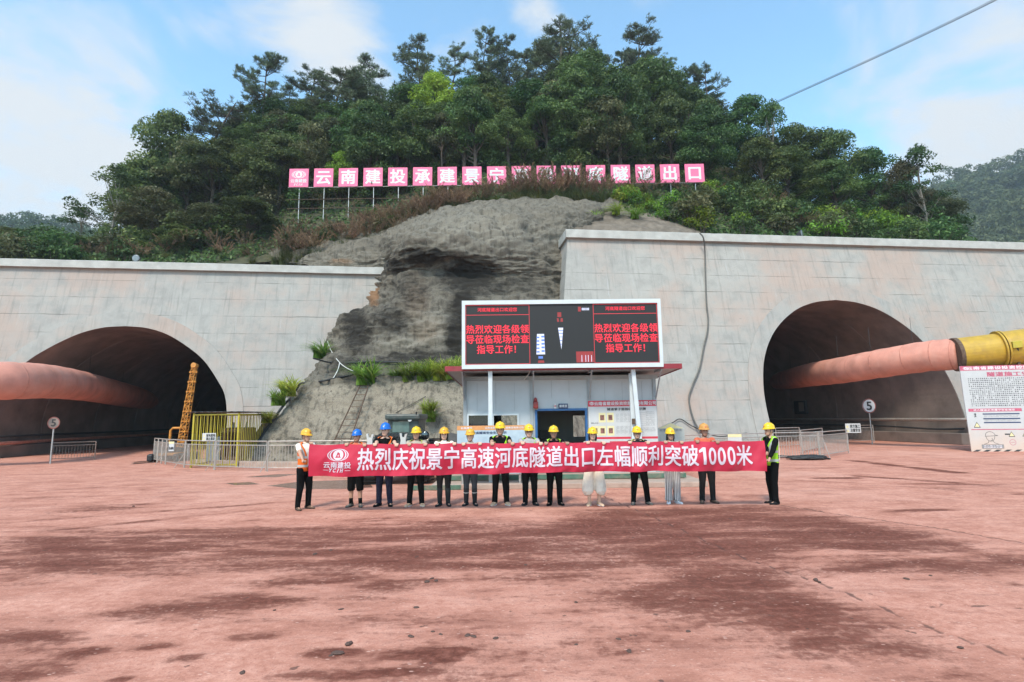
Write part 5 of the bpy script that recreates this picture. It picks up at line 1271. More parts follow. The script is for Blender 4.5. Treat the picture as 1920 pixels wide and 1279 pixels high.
# ---- LED screen on posts ---------------------------------------------------------------------
M['led_black'] = mat('led_matrix', (.016, .016, .017), .6, var=.15, scale=90)
M['led_red'] = mat('led_red_pixels', (.35, .01, .02), .5, emit=((1.0, .03, .065), .85))
M['led_line'] = mat('led_red_line', (.35, .02, .03), .5, emit=((.9, .05, .06), .55))
M['led_blue'] = mat('led_blue_pixels', (.05, .08, .25), .5, emit=((.14, .30, .85), .55))
M['led_white'] = mat('led_white_pixels', (.4, .4, .5), .5, emit=((.62, .66, .85), .55))
M['led_dim'] = mat('led_dim_red', (.16, .02, .02), .5, emit=((.40, .035, .035), .42))
def led():
    Y = 16.5; x0 = DP(866, 630, Y).x; x1 = DP(1242, 630, Y).x; zb = DP(1050, 690, Y).z; zt = DP(1050, 562, Y).z; w = x1 - x0; h = zt - zb
    t = thing('led_screen', 'large black LED screen with red Chinese lettering in a white frame on posts', 'led screen', ((x0 + x1) / 2, Y, 0), R(.4)); bz = .125; by = .10
    f = MB(); dp = .42
    f.box((0, dp / 2, zt - bz / 2), (w, dp, bz)).box((0, dp / 2, zb + bz / 2), (w, dp, bz)).box((-w / 2 + by / 2, dp / 2, (zt + zb) / 2), (by, dp, h - 2 * bz)).box((w / 2 - by / 2, dp / 2, (zt + zb) / 2), (by, dp, h - 2 * bz)).box((0, dp - .01, (zt + zb) / 2), (w - 2 * by, .02, h - 2 * bz)); f.build('case', M['white_frame'], t)
    sc = MB(); ix0, ix1, iz0, iz1 = -w / 2 + by, w / 2 - by, zb + bz, zt - bz; sc.box((0, .06, (iz0 + iz1) / 2), (ix1 - ix0, .03, iz1 - iz0)); scr = sc.build('matrix', M['led_black'], t)
    pl = lambda x, z, k: (x, .043 - k, z); iw = ix1 - ix0; ih = iz1 - iz0; a = ix0 + iw * .333; b = ix0 + iw * .665
    for p, q in ((ix0 + .01, a), (b, ix1 - .01)):
        ln = MB(); frame_lines(ln, pl, p, q, iz0 + .012, iz1 - .012, .012, .0002); plate(ln, pl, p + .017, q - .017, iz1 - ih * .176, iz1 - ih * .168, .0004); ln.build('border_lines', M['led_line'], t)
    tx = MB()
    for p, q in ((ix0, a), (b, ix1)):
        c = (p + q) / 2; put_text(tx, '河底隧道出口欢迎您', c, iz1 - ih * .085, .133, .118, pl, bold=.006); pt = (q - p) / 7.0
        for k, s in enumerate(('热烈欢迎各级领', '导莅临现场检查', '指导工作！')): put_text(tx, s, c + (.0 if k < 2 else .05), iz0 + ih * (.585 - .168 * k), pt * .985, .262, pl, bold=.012)
    tx.build('red_lettering', M['led_red'], t)
    # the picture in the middle third
    mid = lambda u, v: (a + (b - a) * u, iz0 + ih * v)
    def poly(mb, pts, k=.0003): mb.add([pl(*mid(u, v), k) for u, v in pts], [tuple(range(len(pts)))])
    m = MB(); poly(m, [(.10, .16), (.235, .16), (.225, .50), (.115, .50)]); poly(m, [(.445, .60), (.525, .60), (.49, .24)], .0003); m.build('pale_picture_shapes', M['led_white'], t)
    m = MB()
    for v in (.19, .25, .31, .37, .43): poly(m, [(.105, v), (.15, v), (.15, v + .025), (.105, v + .025)], .0012); poly(m, [(.18, v + .01), (.228, v + .01), (.228, v + .04), (.18, v + .04)], .0012)
    for v in (.32, .38, .44, .50, .55): d = (v - .24) / .36 * .04; poly(m, [(.487 - d, v), (.487 + d, v), (.487 + d, v + .012), (.487 - d, v + .012)], .0012)
    poly(m, [(.13, .09), (.2, .09), (.2, .13), (.13, .13)], .0012); m.build('blue_picture_shapes', M['led_blue'], t)
    m = MB(); poly(m, [(.44, .78), (.50, .78), (.50, .86), (.44, .86)]); poly(m, [(.435, .70), (.465, .70), (.455, .76), (.43, .76)]); poly(m, [(.485, .70), (.525, .70), (.52, .76), (.49, .76)]); m.build('red_figure', M['led_dim'], t); m = MB(); poly(m, [(.72, .02), (.99, .02), (.985, .20), (.715, .20)]); m.build('red_block', M['led_dim'], t); m = MB(); poly(m, [(.12, .02), (.22, .02), (.215, .06), (.13, .06)]); m.build('red_base', M['led_dim'], t); m = MB(); poly(m, [(.765, .87), (.81, .87), (.81, .95), (.765, .95)]); m.build('red_emblem', M['led_dim'], t)
    m = MB()
    for u in (.80, .86, .90, .95): poly(m, [(u, .03), (u + .008, .03), (u + .008, .14), (u, .14)], .0012)
    for k in range(6): poly(m, [(.825 + .02 * k, .89), (.838 + .02 * k, .89), (.838 + .02 * k, .93), (.825 + .02 * k, .93)], .0012)
    m.build('pale_picture_details', M['led_white'], t)
    lp = DP(919.5, 800, Y).x - t.location.x; rp = DP(1199, 760, Y).x - t.location.x
    MB().bbox((lp, .25, zb / 2 - .002), (.125, .125, zb), .01).build('post', M['white_frame'], t); MB().bbox((rp, .25, zb / 2 - .002), (.125, .125, zb), .01, (0, R(-3.2), 0)).build('post', M['white_frame'], t)
    for x in (lp, rp + .14): MB().bbox((x, .25, .01), (.32, .32, .022), .004).build('base_plate', M['galv'], t)
    c = MB(); c.tube([(-w * .16, .4, zb), (-w * .165, .6, zb - .12), (-w * .19, .9, zb - .28)], .012, 6); c.build('cable', M['cable_white'], t)
led()
def porch_post():
    p = DP(1187, 800, 16.95); t = thing('porch_post', 'pale square post with a small meter box behind the right screen post', 'post', (p.x, 16.95, .15)); H = DP(1187, 700, 16.95).z - .15
    MB().bbox((0, 0, H / 2), (.13, .13, H), .01).build('post', M['white_frame'], t); MB().bbox((.03, -.1, DP(1187, 790, 16.95).z - .15), (.15, .08, .16), .012).build('meter_box', M['rust'], t); MB().bbox((0, 0, .012), (.26, .26, .022), .004).build('base_plate', M['galv'], t)
porch_post()

# ---- notice boards -----------------------------------------------------------------------------
RS = random.Random(5)
def cabin_poster():
    Y = CY - .06; x0 = cx(1103, Y); x1 = cx(1231, Y); zt = cz(1165, 751, Y); zb = cz(1165, 833, Y); w = x1 - x0; h = zt - zb
    t = thing('notice_poster', 'white poster with red header, photographs and tables on the cabin wall right of the doorway', 'poster', (x0, Y - .04, zb)); MB().box((w / 2, 0, h / 2), (w, .012, h)).build('sheet', M['sign_white'], t)
    pl = lambda x, z, k: (x, -.007 - k, z); b = MB(); plate(b, pl, 0, w, h * .865, h, .0002); plate(b, pl, 0, w, h * .12, h * .17, .0002); b.build('red_band', M['sign_red'], t)
    tx = MB(); emblem(tx, w * .055, h * .935, .15, .11, lambda x, z, k: pl(x, z, k + .001)); put_text(tx, '云南省建设投资控股集团有限公司', w * .545, h * .932, w * .061, .115, lambda x, z, k: pl(x, z, k + .001), bold=.03); tx.build('white_lettering', M['board_white'], t)
    tb = MB(); put_text(tb, '隧道掌子面验收人公示牌', w * .56, h * .80, w * .052, .088, lambda x, z, k: pl(x, z, k + .0006), bold=.03); scribble(tb, pl, w * .04, w * .15, h * .46, h * .52, 1, .028, RS, .0006); tb.build('black_lettering', M['sign_black'], t)
    ph = MB(); dkp = MB()
    for u, v in ((.15, .50), (.27, .50), (.15, .20), (.27, .20), (.045, .20)):
        plate(ph, pl, w * u, w * (u + .10), h * v, h * (v + .22), .0006); plate(dkp, pl, w * (u + .02), w * (u + .08), h * (v + .05), h * (v + .17), .0014)
    ph.build('photo_card', M['sign_yellow'], t); dkp.build('photo', M['photo_brown'], t)
    g = MB()
    for k in range(4): scribble(g, pl, w * (.40 + .06 * k), w * (.45 + .06 * k), h * .50, h * .70, 9, .018, RS, .0006); scribble(g, pl, w * (.40 + .06 * k), w * (.45 + .06 * k), h * .24, h * .42, 8, .018, RS, .0006)
    for k in range(8): plate(g, pl, w * .70, w * .97, h * (.42 + .042 * k), h * (.42 + .042 * k) + .004, .0006); scribble(g, pl, w * .84, w * .96, h * (.425 + .042 * k), h * (.455 + .042 * k), 1, .03, RS, .0012)
    scribble(g, pl, w * .70, w * .97, h * .25, h * .38, 4, .022, RS, .0006)
    plate(g, pl, w * .69, w * .693, h * .2, h * .72, .0006); g.build('small_print', M['sign_grey'], t)
    r = MB(); put_text(r, '安全责任重于泰山', w * .22, h * .055, w * .04, .075, lambda x, z, k: pl(x, z, k + .0006), bold=.03) if False else plate(r, pl, w * .30, w * .56, h * .045, h * .07, .0006); r.build('red_arrow', M['sign_red'], t)
M['photo_brown'] = mat('printed_photo', (.20, .085, .07), .5, var=.6, scale=14)
cabin_poster()
def lean_board():
    Y = 16.35; x0 = DP(857, 820, Y).x; x1 = DP(984, 820, Y).x; zt = DP(920, 798, Y).z; h = zt - .42; w = x1 - x0
    t = thing('notice_board', 'pale blue notice board with orange header standing in front of the cabin windows', 'notice board', ((x0 + x1) / 2, Y, .0), R(-1)); MB().bbox((0, 0, .42 + h / 2), (w, .04, h), .008).build('panel', M['sign_blue'], t)
    pl = lambda x, z, k: (x, -.022 - k, .42 + z); b = MB(); plate(b, pl, -w / 2, w / 2, h * .905, h, .0002); b.build('header', M['sign_orange'], t)
    tx = MB(); put_text(tx, '云南建投', -w * .36, h * .952, .085, .06, lambda x, z, k: pl(x, z, k + .0008), bold=.03); put_text(tx, '云南省建设投资控股集团有限公司', w * .2, h * .952, .075, .058, lambda x, z, k: pl(x, z, k + .0008), bold=.02); tx.build('white_lettering', M['white_text'], t)
    k1 = MB(); put_text(k1, '河底隧道安全生产公示', -w * .02, h * .85, .10, .072, lambda x, z, k: pl(x, z, k + .0006), bold=.03); k1.build('title', M['sign_navy'], t)
    g = MB(); scribble(g, pl, -w * .44, -w * .05, h * .12, h * .78, 14, .035, RS, .0006); scribble(g, pl, w * .02, w * .45, h * .12, h * .78, 14, .035, RS, .0006); g.build('small_print', M['faint_print'], t)
    for x in (-w * .42, w * .42):
        l = MB(); l.bbox((x, .05, .5), (.06, .05, 1.0), .006); l.beam((x, .07, .95), (x, .55, .0), .04); l.build('leg', M['galv'], t)
M['faint_print'] = mat('faint_print', (.40, .50, .58), .6)
lean_board()
def wall_notice():
    Y = 18.6; a = DP(1234, 832, Y); b = DP(1282, 792, Y); w = b.x - a.x; h = b.z - a.z; t = thing('wall_notice', 'cream notice with a pitched yellow top beside the cabin right corner', 'notice', (a.x, Y, 0))
    p = MB(); p.prism([(0, a.z), (w, a.z), (w, a.z + h * .72), (w * .5, a.z + h), (0, a.z + h * .72)], -.012, .012); p.build('panel', M['sign_cream'], t)
    pl = lambda x, z, k: (x, -.0135 - k, a.z + z); y = MB(); y.add([pl(w * .03, h * .72, 0), pl(w * .97, h * .72, 0), pl(w * .5, h * .97, 0)], [(0, 1, 2)]); y.build('yellow_top', M['sign_yellow'], t)
    tx = MB(); put_text(tx, '应急物资存放处', w * .5, h * .64, w * .12, .085, lambda x, z, k: pl(x, z, k + .0005), bold=.03); tx.build('lettering', M['sign_grey'], t); g = MB(); scribble(g, pl, w * .08, w * .9, h * .08, h * .54, 8, .03, RS, .0005); g.build('small_print', M['faint_print2'], t)
    for x in (w * .08, w * .92): MB().tube([(x, .03, 0), (x, .03, a.z + h * .6)], .02, 6).build('leg', M['galv'], t)
M['sign_cream'] = mat('cream_sign_face', (.42, .43, .40), .55, var=.05); M['faint_print2'] = mat('faded_print', (.36, .40, .38), .6)
wall_notice()
def rules_board():
    # large board at the right edge, its plane turned slightly towards the yard
    bl = GP(1822, 847); rz = R(-9); L = 6.4; zt = DP(1803, 687, bl.y + .25).z
    t = thing('rules_board', 'tall white tunnel rules board with magenta header at the right edge of the photo', 'notice board', bl, rz); t.rotation_euler.x = R(-2.0); H = zt
    MB().bbox((L / 2, .03, H / 2), (L, .06, H), .01).build('panel', M['sign_board_dusty'], t); pl = lambda x, z, k: (x, -.002 - k, z)
    b = MB(); plate(b, pl, 0, L, H * .945, H, .0004); plate(b, pl, .12, L * .40, H * .46, H * .495, .0004); plate(b, pl, L * .42, L - .1, H * .46, H * .495, .0004); plate(b, pl, .12, L - .1, H * .248, H * .258, .0004); b.build('magenta_band', M['sign_magenta'], t)
    tx = MB(); emblem(tx, .26, H * .972, .24, .16, lambda x, z, k: pl(x, z, k + .001)); put_text(tx, '云南省建设投资控股集团有限公司', 2.75, H * .972, .33, .17, lambda x, z, k: pl(x, z, k + .001), bold=.03); put_text(tx, '进入隧道必须遵守安全规定', 1.3, H * .478, .16, .09, lambda x, z, k: pl(x, z, k + .001), bold=.02); tx.build('pale_lettering', M['white_text'], t)
    m = MB(); put_text(m, '隧道施工安全管理规定', L * .5, H * .895, .40, .24, lambda x, z, k: pl(x, z, k + .0006), bold=.04); m.build('magenta_title', M['sign_magenta'], t)
    k1 = MB(); scribble(k1, pl, .30, L - .3, H * .52, H * .86, 15, .095, RS, .0006); put_text(k1, '噪', .40, H * .43, .1, .1, lambda x, z, k: pl(x, z, k + .0006)); put_text(k1, '声', .40, H * .405, .1, .1, lambda x, z, k: pl(x, z, k + .0006))
    k1.build('black_print', M['sign_black'], t)
    n = MB()
    for z0 in (.425, .37, .325): plate(n, pl, .75, L * .38, H * z0, H * (z0 + .014), .0006); plate(n, pl, L * .44, L - .3, H * z0, H * (z0 + .014), .0006)
    n.build('navy_band', M['sign_navy'], t); g = MB()
    for z0 in (.395, .345): scribble(g, pl, .8, L * .37, H * z0, H * (z0 + .025), 2, .05, RS, .0006); scribble(g, pl, L * .46, L - .35, H * z0, H * (z0 + .025), 2, .05, RS, .0006)
    tri = lambda mb, x, z, s, k: mb.add([pl(x - s, z - s * .8, k), pl(x + s, z - s * .8, k), pl(x, z + s, k)], [(0, 1, 2)])
    g.build('grey_print', M['sign_grey'], t); d = MB(); tri(d, .42, H * .305, .16, .0006); tri(d, L * .40, H * .20, .16, .0006); tri(d, 1.93, H * .195, .15, .0006); d.build('warning_triangle', M['sign_black'], t)
    y = MB(); tri(y, .42, H * .305, .115, .0014); tri(y, L * .40, H * .20, .115, .0014); tri(y, 1.93, H * .195, .11, .0014); y.build('triangle_fill', M['sign_yellow'], t)
    # drawn head of a worker in a helmet (line art), caption box, dial
    a = MB(); head = [(.95 + .20 * math.cos(u), H * .175 + .25 * math.sin(u)) for u in np.linspace(PI * 1.02, PI * 2.0, 14)]
    def stroke(pts, w=.018):
        for p, q in zip(pts[:-1], pts[1:]):
            dx, dz = q[0] - p[0], q[1] - p[1]; l = math.hypot(dx, dz) + 1e-9; nx, nz = -dz / l * w / 2, dx / l * w / 2
            a.add([pl(p[0] + nx, p[1] + nz, .0006), pl(q[0] + nx, q[1] + nz, .0006), pl(q[0] - nx, q[1] - nz, .0006), pl(p[0] - nx, p[1] - nz, .0006)], [(0, 1, 2, 3)])
    stroke(head); stroke([(.70, H * .175), (1.30, H * .182), (1.18, H * .19)]); stroke([(.74, H * .18)] + [(.95 + .22 * math.cos(u), H * .185 + .19 * math.sin(u)) for u in np.linspace(PI, 0, 10)]); stroke([(.86, H * .125), (.82, H * .10), (.62, H * .085)]); stroke([(1.05, H * .12), (1.1, H * .10), (1.3, H * .085)]); stroke([(1.0, H * .155), (1.04, H * .14), (1.0, H * .137)]); stroke([(.93, H * .127), (1.03, H * .127)])
    frame_lines(a, pl, .5, 1.5, H * .035, H * .08, .012, .0006); plate(a, pl, 1.62, 1.85, H * .19, H * .205, .0006)
    a.build('line_drawing', M['sign_black'], t); cp = MB(); plate(cp, pl, .52, 1.48, H * .038, H * .077, .0003); cp.build('caption_box', M['sign_grey'], t)
    ct = MB(); put_text(ct, '进入施工现场', 1.0, H * .066, .14, .06, lambda x, z, k: pl(x, z, k + .001)); put_text(ct, '必须戴安全帽', 1.0, H * .048, .14, .06, lambda x, z, k: pl(x, z, k + .001)); ct.build('caption', M['white_text'], t)
    rg = MB()
    for k in range(28):
        u0, u1 = 2 * PI * k / 28, 2 * PI * (k + 1) / 28; rg.add([pl(1.93 + r * math.cos(u), H * .105 + r * math.sin(u), .0006) for r, u in ((.13, u0), (.15, u0), (.15, u1), (.13, u1))], [(0, 1, 2, 3)])
    plate(rg, pl, 1.83, 2.03, H * .103, H * .107, .0006); rg.build('prohibition_mark', M['sign_magenta'], t)
    st = MB()
    for k in range(14): x = .05 + k * .46; st.add([pl(x, .0, .0005), pl(x + .23, .0, .0005), pl(x + .42, .10, .0005), pl(x + .19, .10, .0005)], [(0, 1, 2, 3)])
    st.build('hazard_stripes', M['dark_metal'], t); fr = MB()
    for x in (.9, 2.8, 4.8): fr.beam((x, .10, 0), (x, .10, H * .98), .07); fr.beam((x, .12, H * .6), (x + .3, 1.1, 0), .06)
    fr.build('rear_strut', M['rust'], t)
def dusty_board():
    m = mat('dusty_board_face', (.47, .47, .47), .55, var=.05, scale=2); nt = m.node_tree; N, L, P = nt.nodes, nt.links, nt.nodes['Principled BSDF']; src = P.inputs['Base Color'].links[0].from_socket
    tc = N.new('ShaderNodeTexCoord'); sp = N.new('ShaderNodeSeparateXYZ'); L.new(tc.outputs['Object'], sp.inputs[0]); n = noise_node(N, L, tc.outputs['Object'], 1.6, 6, .6)
    L.new(mixc(N, L, mrange(N, L, math_node(N, L, 'MULTIPLY_ADD', n, 1.6, sp.outputs['Z']), 2.6, .6, 0, .75), src, (.58, .41, .31)), P.inputs['Base Color']); return m
M['sign_board_dusty'] = dusty_board()
rules_board()

# ---- loader parked behind the people ----------------------------------------------------------------
M['machine_green'] = mat('dark_green_machine_paint', (.045, .06, .056), .45, var=.2, dirt=(.16, .12, .10), dscale=3, damt=.5)
M['tyre'] = mat('dusty_tyre', (.035, .032, .030), .9, var=.3, dirt=(.14, .085, .068), dscale=4, damt=.6)
M['machine_glass'] = mat('machine_glass', (.10, .16, .15), .08, var=.15, spec=.6)
M['bracket_white'] = mat('worn_white_bracket', (.50, .50, .48), .6, var=.2, dirt=(.25, .2, .17), dscale=6, damt=.6)
def loader():
    Y = 18.2; xc = DP(752, 850, Y).x; t = thing('wheel_loader', 'dark green wheel loader seen from behind, parked between people and slope', 'loader', (xc, Y, 0)); zt = DP(750, 776, Y).z
    X = lambda px: DP(px, 800, Y).x - xc; Z = lambda py: DP(750, py, Y).z
    c = MB(); cx0, cx1 = X(716), X(776); w = cx1 - cx0; m = (cx0 + cx1) / 2
    wall_with_holes(c, cx0, cx1, Z(818), Z(788), [(X(724), X(758), Z(812), Z(790.5))], .9, .06)
    c.box((cx0 + .03, 1.65, (Z(818) + Z(788)) / 2), (.06, 1.4, Z(788) - Z(818))).box((cx1 - .03, 1.65, (Z(818) + Z(788)) / 2), (.06, 1.4, Z(788) - Z(818))); cab = c.build('cab', M['machine_green'], t)
    MB().bbox((m, 1.6, Z(782)), (w + .16, 1.75, Z(776) - Z(788)), .06).build('cab_roof', M['machine_green'], t); MB().bbox(((X(724) + X(758)) / 2, .9, (Z(812) + Z(790.5)) / 2), (X(758) - X(724) - .01, .03, Z(790.5) - Z(812) - .01), .012).build('rear_window', M['machine_glass'], t)
    MB().tube([(X(760), .82, Z(787)), (X(760), .76, Z(787))], .07, 14).build('work_lamp', M['sign_white'], t)
    h = MB(); hw = X(776) - X(700); hm = (X(776) + X(700)) / 2
    h.bbox((hm, .15, (Z(818) + .75) / 2), (hw, 1.4, Z(818) - .75), .10); hood = h.build('engine_hood', M['machine_green'], t)
    g = MB()
    for i in range(9): g.box((hm - hw * .32 + hw * .08 * i, -.25, Z(817) + .025), (hw * .05, .75, .02), (R(8), 0, 0))
    for i in range(7): g.box((hm, -.562, .95 + .09 * i), (hw * .7, .03, .05))
    g.build('louvres', M['black_paint'], hood)
    for px in (704, 764):
        b = MB(); x = X(px); b.prism([(x - .10, Z(836)), (x + .10, Z(836)), (x + .08, Z(822)), (x + .13, Z(812)), (x + .06, Z(813)), (x + .03, Z(819)), (x - .03, Z(818)), (x - .05, Z(811)), (x - .11, Z(812)), (x - .07, Z(824))], -.72, -.64); b.build('lamp_bracket', M['bracket_white'], t)
    MB().bbox((hm, -.55, .72), (hw * 1.15, .5, .5), .08).build('counterweight', M['machine_green'], t)
    for sx in (-1, 1):
        for y in (-.1, 2.9):
            wl = thing0 = MB(); x = m + sx * .80; wl.tube([(x - .24, y, .62), (x - .2, y, .62), (x + .2, y, .62), (x + .24, y, .62)], [.52, .62, .62, .52], 24); wo = wl.build('wheel', M['tyre'], t); MB().tube([(x + sx * .21, y, .62), (x + sx * .26, y, .62)], [.34, .30], 18).build('rim', M['machine_green'], wo)
            tr = MB()
            for k in range(20): a = 2 * PI * k / 20; tr.box((x, y + .63 * math.cos(a), .62 + .63 * math.sin(a)), (.44, .06, .06), (a, 0, 0))
            tr.build('tread', M['tyre'], wo)
    MB().bbox((hm, 1.4, .75), (1.0, 3.4, .36), .04).build('chassis', M['machine_green'], t)
    b = MB(); b.prism([(-1.35, .1), (1.35, .1), (1.35, .95), (-1.35, .95)], 4.2, 4.9); bo = b.build('bucket', M['dark_metal'], t); a = MB()
    for sx in (-.5, .5): a.beam((hm + sx, 2.2, 1.25), (hm + sx, 4.3, .6), .14, .3)
    a.build('lift_arm', M['machine_green'], t)
    mr = MB(); mr.tube([(cx1, .9, Z(800)), (X(782), .7, Z(800)), (X(791), .65, Z(812))], .018, 6); mr.build('mirror_arm', M['black_paint'], t); MB().ell((X(792), .6, Z(818)), (.14, .07, .15)).build('mirror', M['mirror'], t, True)
    MB().tube([(X(773), .75, Z(777)), (X(773), .75, Z(772))], .03, 8).build('beacon', M['black_paint'], t)
M['mirror'] = mat('convex_mirror', (.10, .11, .11), .08, .9)
loader()
def tilted_frame():
    a = DP(848, 815, 18.8); t = thing('tilted_panel', 'dark tilted metal panel standing beside the blue notice board', 'panel', (a.x, 18.8, 0)); MB().bbox((0, 0, .95), (.75, .05, 1.15), .01, (R(-18), R(14), 0)).build('sheet', M['dark_metal'], t)
    MB().beam((-.25, .1, 1.0), (-.3, .7, 0), .05).beam((.3, .1, 1.0), (.3, .7, 0), .05).build('prop', M['rust'], t)
tilted_frame()
def trolley():
    p = GP(838, 905); t = thing('flat_frame', 'rusty flat steel frame lying on the ground behind the legs', 'steel frame', (p.x, p.y, 0), R(6)); f = MB()
    for z in (.05, .16): f.beam((-.55, 0, z), (.55, 0, z), .04).beam((-.45, .9, z), (.65, .9, z), .04).beam((-.55, 0, z), (-.45, .9, z), .04).beam((.55, 0, z), (.65, .9, z), .04)
    for x, y in ((-.55, 0), (.55, 0), (-.45, .9), (.65, .9)): f.beam((x, y, 0), (x, y, .18), .04)
    f.build('frame', M['rust'], t); m = MB()
    for i in range(7): m.beam((-.5 + .16 * i, .02, .165), (-.4 + .16 * i, .88, .165), .02)
    m.build('slats', M['rust'], t)
trolley()

# ---- ladder, hoses and cables on the slope ----------------------------------------------------------------
def ladder():
    b0, b1 = DP(627, 832, 26.85), DP(657, 832, 26.85); t0, t1 = DP(676, 727, 28.0), DP(692, 727, 28.0); t = thing('ladder', 'narrow rusty steel ladder lying on the lower shotcrete slope', 'ladder', b0)
    o = b0; n = Vector((0, -.16, .06)); m = MB()
    m.beam(b0 - o + n, t0 - o + n, .045, .045).beam(b1 - o + n, t1 - o + n, .045, .045); m.build('stiles', M['rust'], t); k = MB(); N_ = 9
    for i in range(N_): s = (i + .6) / N_; k.beam(b0.lerp(t0, s) - o + n, b1.lerp(t1, s) - o + n, .035, .03)
    k.build('rungs', M['rust'], t)
ladder()
_rock = [o for o in bpy.data.objects if o.name == 'shotcrete_slope'][0]
bpy.context.view_layer.update()
def on_rock(px, py, lift=.06, Y=28.0):
    d = ray(px, py).normalized(); ok, loc, nr, _ = _rock.ray_cast(CAMP, d)
    if not ok: loc = DP(px, py, Y); return loc
    return loc - d * lift
def cable(name, label, pts, r, m, cat='cable', n=6):
    pts = [Vector(p) for p in pts]; sp = [Vector(p) for p in spline([tuple(p) for p in pts], 8)] if len(pts) > 2 else pts; o = sp[0].copy(); mb = MB(); mb.tube([p - o for p in sp], r, n); ob = mb.build(name, M[m], None, True); ob.location = o
    return tag(ob, label, cat)
RK = lambda pts, l=.06: [on_rock(x, y, l) for x, y in pts]
cable('hose', 'black hose running along the slope ledge from the left portal wall to the cabin', RK([(588, 672), (620, 680), (660, 680), (700, 678), (760, 680), (830, 684), (862, 690)]), .045, 'cable_black', 'hose')
cable('hose', 'black hose along the lower edge of the slope ledge left of the big grass tuft', RK([(565, 718), (600, 715), (640, 707), (668, 700)]), .05, 'cable_black', 'hose')
cable('hose', 'black hose descending the slope edge beside the left portal wall', [on_rock(562, 720, .1), on_rock(548, 742, .1), on_rock(532, 760, .1), on_rock(515, 783, .1), on_rock(499, 806, .1), on_rock(484, 828, .1)], .06, 'cable_black', 'hose')
cable('rope', 'white rope forked down the dark rock above the ledge', RK([(614, 640), (622, 660), (637, 680), (650, 690), (662, 696)], .08), .022, 'cable_white', 'rope')
cable('rope', 'white rope hanging from the ledge hose towards the lower slope', RK([(637, 680), (634, 692), (628, 704), (624, 710)], .08), .025, 'cable_white', 'rope')
cable('wire', 'thin wire slanting up the lower slope above the loader towards the cabin eave', [on_rock(742, 774), on_rock(790, 748), on_rock(845, 716)], .014, 'cable_black', 'wire')
cable('cable', 'grey cable hanging down the right portal wall from its coping', [hitR(1312, 437, .75), hitR(1319, 447, .72), hitR(1322, 475, .12), hitR(1323, 520, .12), hitR(1325, 570, .12), hitR(1328, 600, .12), hitR(1326, 625, .12), hitR(1320, 650, .12), hitR(1312, 690, .12), hitR(1298, 725, .12), hitR(1292, 750, .12), hitR(1300, 785, .2), hitR(1314, 812, .3)], .055, 'cable_dark')
cable('cable', 'black cable draped low on the right portal wall near the cabin corner', [hitR(1244, 800, .2), hitR(1262, 792, .15), hitR(1276, 786, .12), hitR(1300, 800, .15), hitR(1345, 818, .3), hitR(1400, 812, .3)], .03, 'cable_black')
pw = [DP(1448, 196, 56), DP(1660, 100, 46), DP(1872, -2, 38), DP(2100, -125, 32)]
ob = cable('power_line', 'twin black overhead cable crossing the sky on the right', pw, .035, 'cable_black')
cable('power_line', 'thin wire beside the twin overhead cable in the sky', [p + Vector((.05, 0, .16)) for p in pw], .022, 'cable_black')

# ---- floodlights on the copings ------------------------------------------------------------------------------
def floodlight(p, label, ry, r=.24):
    t = thing('floodlight', label, 'floodlight', p, ry); b = MB(); b.tube([(0, .30, .36), (0, .22, .36), (0, .0, .36), (0, -.06, .36)], [.08, .15, r, r * 1.05], 20); b.build('housing', M['dark_metal'], t, True)
    MB().tube([(0, -.062, .36), (0, -.085, .36)], [r * .96, r * .75], 20).build('lens', M['lamp_lens'], t); s = MB(); s.tube([(-r * 1.1, .05, .36), (-r * 1.1, .05, .05), (r * 1.1, .05, .05), (r * 1.1, .05, .36)], .016, 6); s.tube([(0, .05, .05), (0, .05, 0)], .03, 6); s.build('bracket', M['dark_metal'], t)
M['lamp_lens'] = mat('floodlight_lens', (.16, .18, .19), .12, var=.25, scale=9, spec=.7)
zl = 11.95 + .50; zr = 13.62 + .55
a_ = [p for p in [onL(a, 11.95, 0) for a in np.arange(-30, 0, .05)] if True]
def coping_point(on, zt, h, px, amin, amax):
    best = min(np.arange(amin, amax, .05), key=lambda a: abs((lambda q: 960 + F * q.x / -q.z)(CAMM.transposed() @ (on(a, zt) - CAMP)) - px)); p = on(best, zt, .35); p.z += h; return p
floodlight(coping_point(onL, 11.95, .50, 248, -30, 0), 'round floodlight facing the yard on the left portal coping', R(8))
floodlight(coping_point(onR, 13.62, .55, 1510, 2, 33), 'dark floodlight turned sideways on the right portal coping', R(48), .26)
